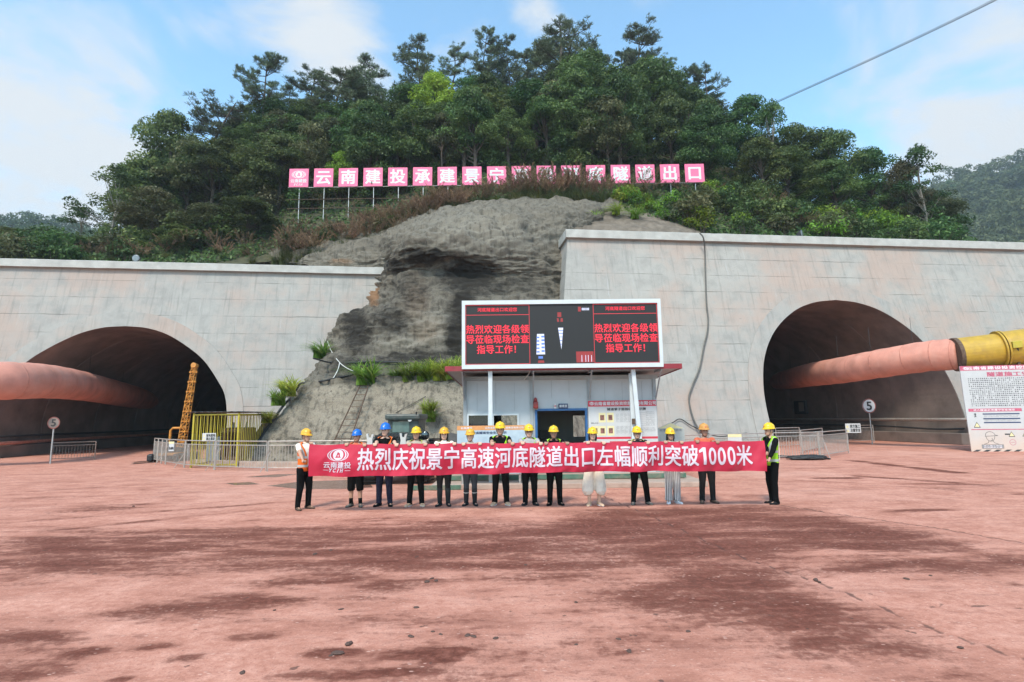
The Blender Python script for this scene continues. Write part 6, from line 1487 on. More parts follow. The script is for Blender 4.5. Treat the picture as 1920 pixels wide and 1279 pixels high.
# gravel slope above the right coping
def gravel():
    rows = [[DP(1066, 452, 39), DP(1120, 452, 38.2), DP(1200, 452, 38.2), DP(1290, 452, 38.6), DP(1340, 452, 39)], [DP(1068, 425, 39.4), DP(1120, 425, 40.2), DP(1195, 425, 40.4), DP(1270, 428, 40.5), DP(1320, 440, 40.6)], [DP(1075, 400, 41.6), DP(1125, 396, 42.4), DP(1190, 402, 42.4), DP(1250, 412, 42.2), DP(1310, 432, 42)], [DP(1090, 372, 44.6), DP(1140, 374, 45.2), DP(1200, 384, 45), DP(1260, 402, 44.5), DP(1320, 424, 44)]]
    rr = [spline([tuple(p) for p in r], 14) for r in rows]; cc = np.array([spline([tuple(rr[k][i]) for k in range(4)], 14) for i in range(len(rr[0]))]); nu, nv = cc.shape[:2]
    v = [tuple(Vector(p) + Vector((0, -1, .5)) * (.16 * mnoise.fractal(Vector(p) * .8, 1, 2, 4))) for p in cc.reshape(-1, 3)]; f = [(i * nv + j, (i + 1) * nv + j, (i + 1) * nv + j + 1, i * nv + j + 1) for i in range(nu - 1) for j in range(nv - 1)]
    me = bpy.data.meshes.new('gravel_slope'); me.from_pydata(v, [], f); tag(link_mesh('gravel_slope', me, mat('gravel_soil', (.155, .125, .098), .95, var=.25, scale=2.5, bump=.8, bscale=14, dirt=(.07, .055, .042), dscale=1.1, damt=.8), None, True), kind='structure')
gravel()

# ---- small things on the yard -----------------------------------------------------------------------------------
def hose_heap():
    p = GP(1515, 862); t = thing('hose_heap', 'heap of black hose and sheeting on the ground before the right barriers', 'hose heap', p); m = MB(); rg = random.Random(3)
    pts = []
    for k in range(60): a = k * .55; r = .28 + .32 * rg.random(); pts.append((r * 1.55 * math.cos(a), r * .7 * math.sin(a), .05 + .20 * (1 - r) * rg.random()))
    m.tube(spline(pts, 3), .04, 6); m.build('coil', M['cable_black'], t, True); s = MB(); s.tube([(-.7, 0, .02), (-.2, .05, .13), (.3, 0, .15), (.95, -.05, .03)], [(.12, .05), (.32, .09), (.3, .08), (.08, .03)], 12); s.build('sheet', M['black_paint'], t, True)
    MB().tube(spline([(-.3, .3, .1), (-.9, 1.0, .05), (-1.3, 1.9, .06), (-.4, 2.2, .05), (.2, 1.2, .05)], 8), .025, 6).build('loose_hose', M['cable_black'], t, True)
hose_heap()
def wall_pipes():
    u = Vector((math.cos(R(PLA)), math.sin(R(PLA)), 0)); n = Vector((-u.y, u.x, 0))
    for dz, r, m, lab in ((1.25, .07, 'cable_black', 'upper dark pipe along the left wall of the left tunnel'), (.85, .11, 'duct_band', 'thick dusty pipe under the dark pipe on the left tunnel wall')):
        a = PL0 + u * (-22.6) + Vector((0, 0, dz)); cable('wall_pipe', lab, [a + u * -8 - n * 1.0, a - n * .4, a + u * .05 + n * 6, a + n * 14, a + u * .05 + n * 30], r, m, 'pipe', 10)
    u = Vector((math.cos(R(PRA)), math.sin(R(PRA)), 0)); n = Vector((-u.y, u.x, 0)); a = PR0 + u * 25.1 + Vector((0, 0, 1.55))
    cable('wall_pipe', 'dusty pipe along the right wall of the right tunnel', [a + u * 2.2 - n * .4, a + u * .1 + n * .3, a - u * .05 + n * 7, a + n * 16, a + n * 30], .10, 'dusty_steel', 'pipe', 10)
    cable('wall_pipe', 'black pipe sagging under the dusty pipe in the right tunnel', [a + Vector((0, 0, -.5)) - n * .2 + u * 1.0, a + Vector((0, 0, -.62)) + n * 2, a + Vector((0, 0, -.45)) + n * 8, a + Vector((0, 0, -.5)) + n * 20], .06, 'cable_black', 'pipe', 10)
    for side, P0, cxx, w, lab in ((-1, PL0, -16.1, 6.35, 'dusty concrete kerb along the left wall of the left tunnel'), (1, PR0, 19.05, 6.1, 'dusty concrete kerb along the right wall of the right tunnel')):
        an = PLA if side < 0 else PRA; t = thing('tunnel_kerb', lab, 'kerb', P0, R(an)); MB().bbox((cxx + side * w, 22, .35), (.7, 44, .7), .04).build('kerb', M['lining'], t)
wall_pipes()
def niche():
    u = Vector((math.cos(R(PRA)), math.sin(R(PRA)), 0)); n = Vector((-u.y, u.x, 0)); p = PR0 + u * 25.22 + n * 16 + Vector((0, 0, 2.6)); t = thing('junction_box', 'dark metal box on the right wall deep inside the right tunnel', 'box', p, R(PRA)); MB().bbox((-.1, 0, 0), (.25, 1.6, 1.2), .02).build('case', M['black_paint'], t); MB().bbox((-.24, -.3, .05), (.03, .7, .8), .01).build('door', M['lining'], t)
niche()
def slope_kerb():
    pts = [GP(350, 873.5), GP(450, 879), GP(600, 880), GP(880, 879)]
    for i, (a, b) in enumerate(zip(pts[:-1], pts[1:])):
        d = (b - a); t = MB(); t.bbox((d.length / 2, .25, .12), (d.length - .01, .3, .26), .03); o = t.build('kerb_block', M['kerb']); o.location = (a.x, a.y + .5, 0); o.rotation_euler.z = math.atan2(d.y, d.x); tag(o, kind='structure')
slope_kerb()
def clods():
    rg = random.Random(8); mb = MB(); mb.ell((0, 0, .25), (1, .8, .5), 8, 6); me = mb.mesh('dirt_clod')
    for v in me.vertices: v.co *= 1 + .35 * mnoise.noise(v.co * 1.7)
    me.materials.append(mat('dark_mud_clod', (.085, .05, .04), .95, var=.3)); spots = [(810, 1085), (818, 1090), (800, 1092), (780, 1140), (640, 1143), (515, 1145), (770, 1194), (812, 1185), (826, 1190), (876, 1193), (888, 1195), (930, 1198), (655, 1208), (590, 1040), (620, 1033), (250, 950), (620, 1230), (632, 1226), (1080, 1210), (1160, 1200), (1180, 1222), (1080, 1130), (985, 1060), (1530, 1088), (1536, 1092), (1700, 1087), (1745, 1080), (1290, 1185), (1800, 1215), (455, 1262)]
    for px, py in spots:
        o = bpy.data.objects.new('dirt_clod', me); COL.objects.link(o); p = GP(px, py); o.location = p; s = rg.uniform(.018, .04); o.scale = (s * rg.uniform(.8, 1.6), s, s * .8); o.rotation_euler.z = rg.random() * 6; tag(o, 'small dark mud clod lying on the red yard in the foreground', 'clod', 'mud clods on the yard')
clods()
# ================================================================== BANNER AND PEOPLE
BY = 12.42                                     # distance of the banner
_btl, _btr, _bbl, _bbr = DP(580, 833, BY - .12), DP(1432.5, 826, BY + .06), DP(577, 893, BY - .12), DP(1436, 882, BY + .06)
def banner_pt(u, v, lift=0.0):
    """u along the banner from its left end, v downwards"""
    p = _btl.lerp(_btr, u).lerp(_bbl.lerp(_bbr, u), v)
    hold = abs(math.sin(u * PI * 13.0))                                    # sags between the hands
    w = .040 * math.sin(u * 41 + v * 1.2) + .026 * math.sin(u * 97 + v * 2.6 + 1) + .016 * math.sin(u * 23 - v * 5) + .034 * mnoise.noise(Vector((u * 30, v * 2.0, 5))) + .020 * mnoise.noise(Vector((u * 70 + v * 3, v * 3.0 - u * 9, 2)))
    p.y += w * (.25 + .75 * v) - .03 * math.sin(PI * v)
    p.z += (-.018 * hold * (1 - v) - .016 * math.sin(u * 7 + .5) * v + .008 * math.sin(u * 60) * v)
    if lift: p.y -= lift
    return p
def banner():
    t = thing('banner', 'long red cloth banner with white Chinese lettering held up by the row of people', 'banner', (_bbl.x, BY, 0)); o = Vector(t.location); nu, nv = 420, 22
    v = [tuple(banner_pt(i / nu, j / nv) - o) for i in range(nu + 1) for j in range(nv + 1)]; f = [(i * (nv + 1) + j, (i + 1) * (nv + 1) + j, (i + 1) * (nv + 1) + j + 1, i * (nv + 1) + j + 1) for i in range(nu) for j in range(nv)]
    me = bpy.data.meshes.new('cloth'); me.from_pydata(v, [], f); link_mesh('cloth', me, M['banner_red'], t, True)
    W0, W1, H0 = 578.5, 1434.2, 59.0
    # characters are placed in a (photo-pixel-like) banner frame: x 0..855.7 along, z 0..59 downwards
    flat = lambda x, z, k: (x, k, z)
    def drape(mb, name):
        """cuts the flat letters finely and lays them on the cloth"""
        bm = bmesh.new(); bm.from_mesh(mb.mesh('tmp')); bmesh.ops.triangulate(bm, faces=bm.faces[:])
        for _ in range(5):
            es = [e for e in bm.edges if abs(e.verts[0].co.x - e.verts[1].co.x) > 3.2 or abs(e.verts[0].co.z - e.verts[1].co.z) > 6]
            if not es: break
            bmesh.ops.subdivide_edges(bm, edges=es, cuts=1); bmesh.ops.triangulate(bm, faces=[f for f in bm.faces if len(f.verts) > 3])
        for q in bm.verts: q.co = banner_pt((q.co.x - W0) / (W1 - W0), -q.co.z / H0, .006 + q.co.y) - o
        me2 = bpy.data.meshes.new(name); bm.to_mesh(me2); bm.free(); link_mesh(name, me2, M['banner_white'], t)
    mb = MB()
    for i, ch in enumerate('热烈庆祝景宁高速河底隧道出口左幅顺利突破'): put_char(mb, ch, 685 + i * 31.92, -28.6, 29.5, 41, flat, bold=.023)
    for ch, x, w in (('1', 1314.5, 11.5), ('0', 1333, 14.0), ('0', 1351, 14.0), ('0', 1369.5, 14.0)): put_char(mb, ch, x, -28.8, w, 33, flat, bold=.03 if ch == '1' else .038)
    put_char(mb, '米', 1394.5, -28.6, 29.5, 41, flat, bold=.023)
    drape(mb, 'lettering')
    lg = MB(); emblem(lg, 633.5, -19.5, 40, 22.5, flat); put_text(lg, '云南建投', 633, -38.0, 13.4, 11.4, flat, bold=.025); put_text(lg, 'YCIH', 631.5, -47.6, 7.0, 6.8, flat, w=6.2, bold=.05, italic=.35)
    for a, b in ((606, 616.5), (648, 658.5)): lg.add([flat(a, -47.9, 0), flat(b, -47.9, 0), flat(b, -47.2, 0), flat(a, -47.2, 0)], [(0, 1, 2, 3)])
    drape(lg, 'emblem')
M['banner_red'] = mat('red_banner_cloth', (.47, .011, .042), .55, var=.05, scale=.8, bump=.15, bscale=3, sheen=.2)
M['banner_white'] = mat('banner_white_print', (.62, .52, .58), .6, var=.03)
banner()

SKIN = {'a': mat('skin_light', (.60, .36, .26), .55, var=.06, scale=20), 'b': mat('skin_tan', (.47, .265, .18), .55, var=.06, scale=20), 'c': mat('skin_weathered', (.34, .185, .125), .6, var=.08, scale=20)}
M['hair'] = mat('black_hair', (.012, .010, .009), .5, var=.3, scale=60, bump=.5, bscale=120)
M['hair_grey'] = mat('greying_hair', (.14, .13, .125), .6, var=.3, scale=60)
M['eye'] = mat('dark_eye', (.02, .016, .014), .25); M['lip'] = mat('lip', (.26, .085, .07), .5)
M['strap'] = mat('dark_strap', (.03, .03, .03), .7); M['reflect'] = mat('grey_reflective_tape', (.40, .41, .40), .35, var=.1, dirt=(.3, .27, .25), dscale=8, damt=.4)
HEL = {'yellow': mat('yellow_helmet_plastic', (.72, .46, .015), .28, var=.04, spec=.5), 'amber': mat('amber_helmet_plastic', (.68, .36, .02), .35, var=.06, spec=.5, dirt=(.42, .22, .05), dscale=9, damt=.4), 'blue': mat('blue_helmet_plastic', (.012, .13, .50), .25, var=.05, spec=.5), 'dirty': mat('dirty_orange_helmet', (.55, .26, .06), .6, var=.15, dirt=(.34, .19, .12), dscale=14, damt=.8)}
CLO = {k: mat(k + '_cloth', c, .9, var=.12, scale=7, bump=.25, bscale=22, spec=.12 if max(c) > .1 else .04) for k, c in dict(black=(.007, .007, .0075), charcoal=(.020, .020, .0215), navy=(.017, .018, .034), jeans=(.040, .048, .058), white=(.80, .74, .64), grey=(.36, .35, .34), beige=(.40, .34, .28), orange_red=(.55, .13, .07), olive=(.20, .20, .09), orange_vest=(.72, .145, .025), lime_vest=(.33, .62, .035), dulllime=(.34, .36, .10), brown=(.12, .075, .055), dirtgrey=(.15, .135, .115), cream=(.58, .40, .27), rubber=(.022, .024, .027), shoe_white=(.66, .65, .68)).items()}
def stripe_mat():
    m, nt, N, L, P = newmat('striped_cloth'); tc = N.new('ShaderNodeTexCoord'); sp = N.new('ShaderNodeSeparateXYZ'); L.new(tc.outputs['Object'], sp.inputs[0])
    s = math_node(N, L, 'FRACT', math_node(N, L, 'MULTIPLY', sp.outputs['X'], 27)); r = ramp(N, [(.0, (.60, .58, .57)), (.34, (.018, .02, .028)), (.62, (.52, .50, .50)), (.78, (.10, .11, .14)), (.9, (.60, .58, .57))]); r.color_ramp.interpolation = 'CONSTANT'; L.new(s, r.inputs[0]); L.new(r.outputs[0], P.inputs['Base Color']); P.inputs['Roughness'].default_value = .85; return m
CLO['striped'] = stripe_mat()

def ell_ring(cx, cy, z, rx, ry, n=20, a0=0.0, a1=2 * PI, closed=True):
    k = n if closed else n + 1
    return [Vector((cx + rx * math.cos(a0 + (a1 - a0) * i / n), cy + ry * math.sin(a0 + (a1 - a0) * i / n), z)) for i in range(k)]
TORSO = [(.80, .0, .148, .098), (.88, .005, .165, .112), (.96, .0, .158, .108), (1.05, -.005, .146, .100), (1.15, -.005, .158, .108), (1.26, .0, .172, .116), (1.34, .005, .176, .108), (1.40, .01, .165, .090), (1.44, .012, .120, .074), (1.465, .012, .075, .062)]
def torso(mb, grow=0.0, z0=.7, z1=1.6, wide=1.0, n=20):
    mb.rings([ell_ring(0, cy, z, rx * wide + grow, ry * wide + grow, n) for z, cy, rx, ry in TORSO if z0 <= z <= z1])
def ik(S, T, l1, l2, pole):
    d = T - S; L = min(d.length, (l1 + l2) * .998); d.normalize(); a = (l1 * l1 - l2 * l2 + L * L) / (2 * L); h = math.sqrt(max(0, l1 * l1 - a * a)); p = pole - d * pole.dot(d); p.normalize(); return S + d * a + p * h, S + d * L
def person(spec):
    px, fy, ty, rz = spec['px'], spec['fy'], spec['ty'], R(spec.get('rz', 0)); base = GP(px, fy); base.z = 0; inv = CAMM.transposed()
    top = DP(px, ty, base.y).z; s = (top - .045) / 1.72
    t = thing('person', spec['label'], 'person', base, rz, 'people holding the banner'); t.scale = (s * spec.get('wide', 1.0), s * spec.get('wide', 1.0), s)
    Mi = (Matrix.Translation(base) @ Matrix.Rotation(rz, 4, 'Z') @ Matrix.Diagonal((t.scale.x, t.scale.y, t.scale.z, 1))).inverted(); loc = lambda p: Mi @ Vector(p)
    rg = random.Random(int(px)); st = spec.get('stance', .10); turn = spec.get('look', 0.0); female = spec.get('female', False)
    # --- skeleton
    S = {}; E = {}; Wr = {}; hands = {}
    for sd in (-1, 1):
        S[sd] = Vector((sd * (.170 if female else .182), .008, 1.395)); h = spec['hands'][0 if sd < 0 else 1]
        tgt = loc(h[1]); hands[sd] = (h[0], tgt)
        wr = tgt + (Vector((0, .045, -.075)) if h[0] == 'edge' else Vector((0, .05, .06)))
        E[sd], Wr[sd] = ik(S[sd], wr, .295, .262, Vector((sd * .22, .35, -.9)))
    feet = [Vector((sd * st + spec.get('fx', (0, 0))[i], spec.get('fyo', (0, 0))[i], 0)) for i, sd in enumerate((-1, 1))]
    hip = [Vector((sd * .088, .0, .88)) for sd in (-1, 1)]; knee = [hip[i].lerp(feet[i] + Vector((0, .02, .09)), .52) + Vector((0, -.022, 0)) for i in (0, 1)]; ank = [feet[i] + Vector((0, .03, .085)) for i in (0, 1)]
    toe = [Vector((sd * .35 * spec.get('splay', 1.0), -1, 0)).normalized() for sd in (-1, 1)]
    # --- body: one continuous skin surface
    b = MB(); torso(b, -.006)
    b.tube([(0, .012, 1.44), (0, .010, 1.50), (0, .0, 1.56)], [(.058, .056), (.052, .052), (.052, .055)], 14)
    Rh = Matrix.Rotation(turn, 3, 'Z'); hp = lambda x, y, z: Rh @ Vector((x, y, 0)) + Vector((0, 0, z))
    hs = [(1.490, -.055, .026, .026), (1.505, -.040, .047, .052), (1.53, -.022, .060, .076), (1.565, -.010, .068, .089), (1.605, -.004, .073, .094), (1.645, .0, .075, .096), (1.68, .004, .068, .087), (1.705, .006, .050, .064), (1.72, .008, .022, .03)]
    b.rings([[hp(p.x, p.y, z) for p in ell_ring(0, cy, z, rx, ry, 20)] for z, cy, rx, ry in hs])
    b.add([hp(*p) for p in ((-.006, -.094, 1.612), (.006, -.094, 1.612), (.016, -.093, 1.562), (-.016, -.093, 1.562), (0, -.122, 1.568), (0, -.098, 1.556))], [(0, 3, 4), (0, 4, 1), (1, 4, 2), (3, 5, 4), (4, 5, 2), (0, 1, 2, 5, 3)])
    for sd in (-1, 1): b.ell(hp(sd * .077, .008, 1.595), (.012, .022, .032), 10, 8)
    for i, sd in enumerate((-1, 1)):
        b.tube([hip[i] + Vector((0, 0, .03)), hip[i].lerp(knee[i], .5), knee[i], knee[i].lerp(ank[i], .35), ank[i], ank[i] + Vector((0, 0, -.05))], [.088, .074, .054, .054, .036, .036], 14)
        f0 = feet[i] + Vector((0, .03, .04)); b.tube([f0 - toe[i] * .03, f0 + toe[i] * .06, f0 + toe[i] * .14 + Vector((0, 0, -.012))], [(.032, .032), (.036, .028), (.036, .018)], 10)
        b.tube([S[sd] + Vector((-sd * .03, 0, .0)), S[sd], S[sd].lerp(E[sd], .5), E[sd], E[sd].lerp(Wr[sd], .3), Wr[sd]], [.052, .053, .045, .038, .039, .026], 12)
        kind, tg = hands[sd]; w = Wr[sd]
        if kind == 'edge':
            b.tube([w, tg + Vector((0, .035, -.045)), tg + Vector((0, .024, -.006))], [(.024, .018), (.040, .017), (.040, .013)], 12)
            for k, (ox, ln) in enumerate(((-.032, .85), (-.011, 1.0), (.011, .96), (.032, .78))):
                q = tg + Vector((ox, 0, 0)); b.tube([q + Vector((0, .024, -.012)), q + Vector((0, .010, .017)), q + Vector((0, -.016, .015)), q + Vector((0, -.026, .015 - .036 * ln)), q + Vector((0, -.022, .010 - .058 * ln))], [.0105, .0105, .010, .0095, .008], 8)
            b.tube([tg + Vector((-sd * .035, .034, -.05)), tg + Vector((-sd * .056, .028, -.018)), tg + Vector((-sd * .056, .012, .016)), tg + Vector((-sd * .05, -.006, .020))], [.014, .012, .011, .009], 8)
        else:
            d = (tg - w).normalized() if (tg - w).length > .01 else Vector((0, -.7, -.7)); sv = Vector((1, 0, 0)) if abs(d.x) < .8 else Vector((0, 1, 0)); nn = d.cross(sv).normalized(); sv = nn.cross(d).normalized(); nn = nn * (1 if nn.y < 0 else -1)
            b.tube([w, w + d * .045, w + d * .085], [(.024, .019), (.041, .019), (.039, .017)], 12)
            for k, ox in enumerate((-.031, -.011, .010, .030)):
                q = w + d * .085 + sv * ox; b.tube([q - d * .01, q + d * .016 + nn * .012, q + d * .012 + nn * .034, q - d * .018 + nn * .044], [.0105, .0105, .010, .0085], 8)
            b.tube([w + d * .03 - sv * sd * .035, w + d * .06 - sv * sd * .05 + nn * .02, w + d * .075 - sv * sd * .03 + nn * .05], [.014, .012, .010], 8)
    link_mesh('body', remeshed(b, .0075, 2, 'body'), SKIN[spec.get('skin', 'a')], t)
    # --- face
    e = MB()
    for sd in (-1, 1): e.ell(hp(sd * .030, -.0885, 1.607), (.0145, .008, .0065), 10, 6)
    e.build('eyes', M['eye'], t, True); br = MB()
    for sd in (-1, 1): br.tube([hp(sd * .014, -.0975, 1.625), hp(sd * .030, -.0965, 1.631), hp(sd * .047, -.087, 1.626)], [.005, .0065, .004], 6)
    br.build('eyebrows', M['hair'], t); m = MB(); m.tube([hp(-.022, -.088, 1.5405), hp(0, -.0965, 1.540), hp(.022, -.088, 1.5405)], [.004, .0075, .004], 8); m.build('mouth', M['lip'], t)
    if spec.get('glasses'):
        g = MB()
        for sd in (-1, 1): g.tube([hp(sd * .033 + .025 * math.cos(u), -.108 + .006 * abs(math.cos(u)), 1.604 + .019 * math.sin(u)) for u in np.linspace(0, 2 * PI, 17)], .0034, 5); g.tube([hp(sd * .058, -.103, 1.609), hp(sd * .079, -.05, 1.61), hp(sd * .081, .01, 1.604)], .003, 5)
        g.tube([hp(-.009, -.11, 1.609), hp(.009, -.11, 1.609)], .003, 5); g.build('glasses', M['black_paint'], t)
    # --- hair
    hr = MB(); hr.rings([[hp(p.x, p.y, z) for p in ell_ring(0, cy, z, rx, ry, 22)] for z, cy, rx, ry in [(1.55, .055, .050, .040), (1.58, .040, .072, .062), (1.62, .028, .082, .078), (1.655, .012, .0845, .098), (1.69, .010, .074, .092), (1.725, .010, .03, .04)]])
    if female:
        hr.tube([hp(0, .045, 1.66), hp(0, .075, 1.55), hp(0, .085, 1.44), hp(0, .088, 1.36)], [(.078, .05), (.085, .042), (.08, .03), (.05, .015)], 14)
        for sd in (-1, 1): hr.tube([hp(sd * .078, -.02, 1.645), hp(sd * .086, -.012, 1.57), hp(sd * .082, .0, 1.49), hp(sd * .075, .01, 1.41)], [.016, .019, .017, .008], 8)
    link_mesh('hair', remeshed(hr, .009, 2, 'hair'), M[spec.get('hair', 'hair')], t)
    # --- helmet
    hm = MB(); tilt = spec.get('tilt', 0.0); HR = Rh @ Matrix.Rotation(tilt, 3, 'X'); hq = lambda x, y, z: HR @ Vector((x, y, z)) + Vector((0, .004, 1.655))
    rings = []; nn_ = 30
    for z, r in ((.0, 1.0), (.03, .985), (.06, .93), (.085, .82), (.105, .64), (.118, .38), (.122, .12)): rings.append([hq(.108 * r * math.cos(a), .132 * r * math.sin(a), z) for a in np.linspace(0, 2 * PI, nn_, endpoint=False)])
    rim = [[hq(x, y, z) for x, y, z in [((.110 + q * (1.0 - .55 * max(0, math.sin(a)))) * math.cos(a), (.134 + (q * 2.6 if math.sin(a) < 0 else q * .8) * abs(math.sin(a)) ** 1.5) * math.sin(a), zz - .012 * max(0, -math.sin(a)) * (q > .004)) for a in np.linspace(0, 2 * PI, nn_, endpoint=False)]] for q, zz in ((-.006, -.006), (.016, -.012), (.017, -.004), (.0, .004))]
    hm.rings(rim + rings, caps=False); ho = hm.build('helmet', HEL[spec['helmet']], t, True)
    rd = MB(); rd.tube([hq(0, -.125, .045), hq(0, -.09, .098), hq(0, -.03, .126), hq(0, .05, .124), hq(0, .11, .085)], [(.010, .006), (.020, .008), (.022, .009), (.020, .008), (.010, .005)], 10); rd.build('ridge', HEL[spec['helmet']], ho, True)
    lg = MB(); emblem(lg, 0, 0, .034, .028, lambda x, z, k: hq(x, -.1295 + 3 * x * x - z * -.25 + .0, .045 + z) + Rh @ Vector((0, -.003, 0))); lg.build('emblem', M['sign_red'] if spec['helmet'] != 'blue' else M['board_white'], ho)
    sp = MB()
    for sd in (-1, 1): sp.tube([hp(sd * .088, -.02, 1.65), hp(sd * .080, -.03, 1.57), hp(sd * .045, -.045, 1.497), hp(0, -.058, 1.483)], .0045, 5)
    sp.build('chin_strap', M['strap'], t)
    # --- shirt
    sh = MB(); torso(sh, .010, .79, 1.45, spec.get('belly', 1.0)); long = spec.get('sleeve', 'short') == 'long'
    for sd in (-1, 1):
        if long: sh.tube([S[sd] + Vector((-sd * .05, 0, .0)), S[sd] + Vector((0, 0, .006)), S[sd].lerp(E[sd], .5), E[sd], E[sd].lerp(Wr[sd], .4), E[sd].lerp(Wr[sd], .96)], [.066, .069, .060, .054, .050, .037], 14)
        else: sh.tube([S[sd] + Vector((-sd * .05, 0, .0)), S[sd] + Vector((0, 0, .006)), S[sd].lerp(E[sd], .4), S[sd].lerp(E[sd], .66)], [.064, .066, .058, .059], 14)
    sh.tube([(0, .012, 1.44), (0, .010, 1.475)], [(.074, .066), (.062, .060)], 14)
    link_mesh('shirt', remeshed(sh, .013, 2, 'shirt', .007, 9, px), CLO[spec['shirt']], t)
    # --- vest
    if spec.get('vest'):
        prof = [(.84, .0, .178, .124, .05), (.92, .0, .176, .126, .06), (1.05, -.004, .172, .124, .10), (1.16, -.004, .180, .130, .20), (1.26, .0, .192, .138, .36), (1.34, .004, .200, .132, .52), (1.40, .010, .214, .122, .66), (1.44, .012, .196, .108, .80), (1.468, .014, .140, .090, .95), (1.482, .014, .094, .078, 1.05)]
        bw = spec.get('belly', 1.0)
        def vring(z, cy, rx, ry, g, off): return ell_ring(0, cy, z, rx * bw + off, ry * bw + off, 30, -PI / 2 + g, 1.5 * PI - g, False)
        v = MB(); rr = []
        for z, cy, rx, ry, g in prof: rr.append(vring(z, cy, rx, ry, g, 0) + list(reversed(vring(z, cy, rx, ry, g, -.008))))
        v.rings(rr); vo = v.build('vest', CLO[spec['vest']], t, True)
        P_ = np.array(prof)
        def at(z): return [z] + [float(np.interp(z, P_[:, 0], P_[:, k])) for k in (1, 2, 3, 4)]
        for z in (.93, 1.12):
            q = MB(); q.rings([vring(*at(zz), .0045) for zz in (z, z + .026, z + .052)], close=False, caps=False); q.build('reflective_band', M['reflect'], vo, True)
        for sd in (-1, 1):
            q = MB(); rows = []
            for z in (1.175, 1.22, 1.26, 1.30, 1.34, 1.37, 1.40, 1.42, 1.435, 1.45, 1.462):
                _, cy, rx, ry, g = at(z); c = -PI / 2 + sd * (max(g, .25) + .36); rows.append([Vector((bw * rx * math.cos(a) + .0045 * math.cos(a), cy + (bw * ry + .0045) * math.sin(a), z + .002)) for a in (c - .13, c, c + .13)])
            q.rings(rows, close=False, caps=False); q.build('reflective_band', M['reflect'], vo, True)
    # --- trousers
    tr = MB(); style = spec.get('legs', 'straight'); torso(tr, .012, .79, 1.0, spec.get('belly', 1.0) ** .5)
    for i, sd in enumerate((-1, 1)):
        h, k, a = hip[i], knee[i], ank[i]
        if style == 'puff': path = [h + Vector((0, 0, .02)), h.lerp(k, .5) + Vector((sd * .02, 0, 0)), k + Vector((sd * .03, 0, 0)), k.lerp(a, .32) + Vector((sd * .035, 0, 0)), k.lerp(a, .52) + Vector((sd * .02, 0, 0)), k.lerp(a, .60)]; rad = [.110, .125, .135, .138, .105, .055]
        elif style == 'cropped': path = [h + Vector((0, 0, .02)), h.lerp(k, .5), k, k.lerp(a, .12), k.lerp(a, .26)]; rad = [.106, .098, .088, .090, .082]
        elif style == 'wide': path = [h + Vector((0, 0, .02)), h.lerp(k, .5), k, k.lerp(a, .5), a.lerp(feet[i], .15)]; rad = [.108, .100, .088, .086, .088]
        elif style == 'tucked': path = [h + Vector((0, 0, .02)), h.lerp(k, .5), k, k.lerp(a, .25)]; rad = [.104, .088, .066, .062]
        else: path = [h + Vector((0, 0, .02)), h.lerp(k, .5), k, k.lerp(a, .5), a, a.lerp(feet[i], .45) + Vector((0, .0, 0))]; rad = [.106, .093, .073, .065, .060, .064]
        tr.tube(path, rad, 16)
    link_mesh('trousers', remeshed(tr, .013, 2, 'trousers', .009, 7, px + 3), CLO[spec['trousers']], t)
    # --- shoes or boots
    for i, sd in enumerate((-1, 1)):
        f = feet[i]; d = toe[i]; sdv = Vector((-d.y, d.x, 0)); q = MB(); secs = [(-.085, .020, .024, .052), (-.075, .034, .0, .072), (-.02, .040, 0, .082), (.05, .043, 0, .072), (.11, .047, 0, .052), (.16, .043, 0, .040), (.185, .028, .004, .028), (.195, .010, .010, .020)]
        o = f + Vector((0, .03, 0)); rr = []
        for a, w, z0, z1 in secs: c = o + d * a; rr.append([c + sdv * (w * math.cos(u)) + Vector((0, 0, (z0 + z1) / 2 + (z1 - z0) / 2 * math.copysign(abs(math.sin(u)) ** .7, math.sin(u)))) for u in np.linspace(0, 2 * PI, 14, endpoint=False)])
        q.rings(rr); boot = spec.get('boots')
        if boot: q.tube([f + Vector((0, .03, .05)), ank[i] + Vector((0, 0, .02)), ank[i].lerp(knee[i], .45), ank[i].lerp(knee[i], .84)], [(.050, .054), (.052, .056), (.062, .066), (.066, .070)], 16)
        else: q.tube([o - d * .035 + Vector((0, 0, .05)), o - d * .03 + Vector((0, 0, .105))], [(.040, .044), (.038, .042)], 14)
        so = q.build('boot' if boot else 'shoe', CLO[spec['shoe']], t, True)
        if not boot:
            sl = MB(); sl.rings([[o + d * a + sdv * (w * 1.05 * math.cos(u)) + Vector((0, 0, z + .0)) for u in np.linspace(0, 2 * PI, 14, endpoint=False) for a, w in [(.055 + .143 * math.sin(u), .047)]] for z in (.001, .019)]); sl.build('sole', CLO['shoe_white'] if spec['shoe'] in ('shoe_white', 'cream') else CLO['charcoal'], so)
        elif spec.get('boot_band'): MB().tube([ank[i].lerp(knee[i], .54), ank[i].lerp(knee[i], .585)], [(.0655, .0695), (.0665, .0705)], 16).build('boot_band', M['reflect'], so)
        if spec.get('socks'): MB().tube([ank[i] + Vector((0, 0, -.02)), ank[i].lerp(knee[i], .30)], [(.046, .046), (.047, .047)], 12).build('sock', CLO['black'], t, True)
    return t
def top_edge(px):
    u = (px - 578.5) / (1434.2 - 578.5); return banner_pt(min(.995, max(.005, u)), 0.0)
def hold(px, dx=17): return [('edge', top_edge(px - dx)), ('edge', top_edge(px + dx))]
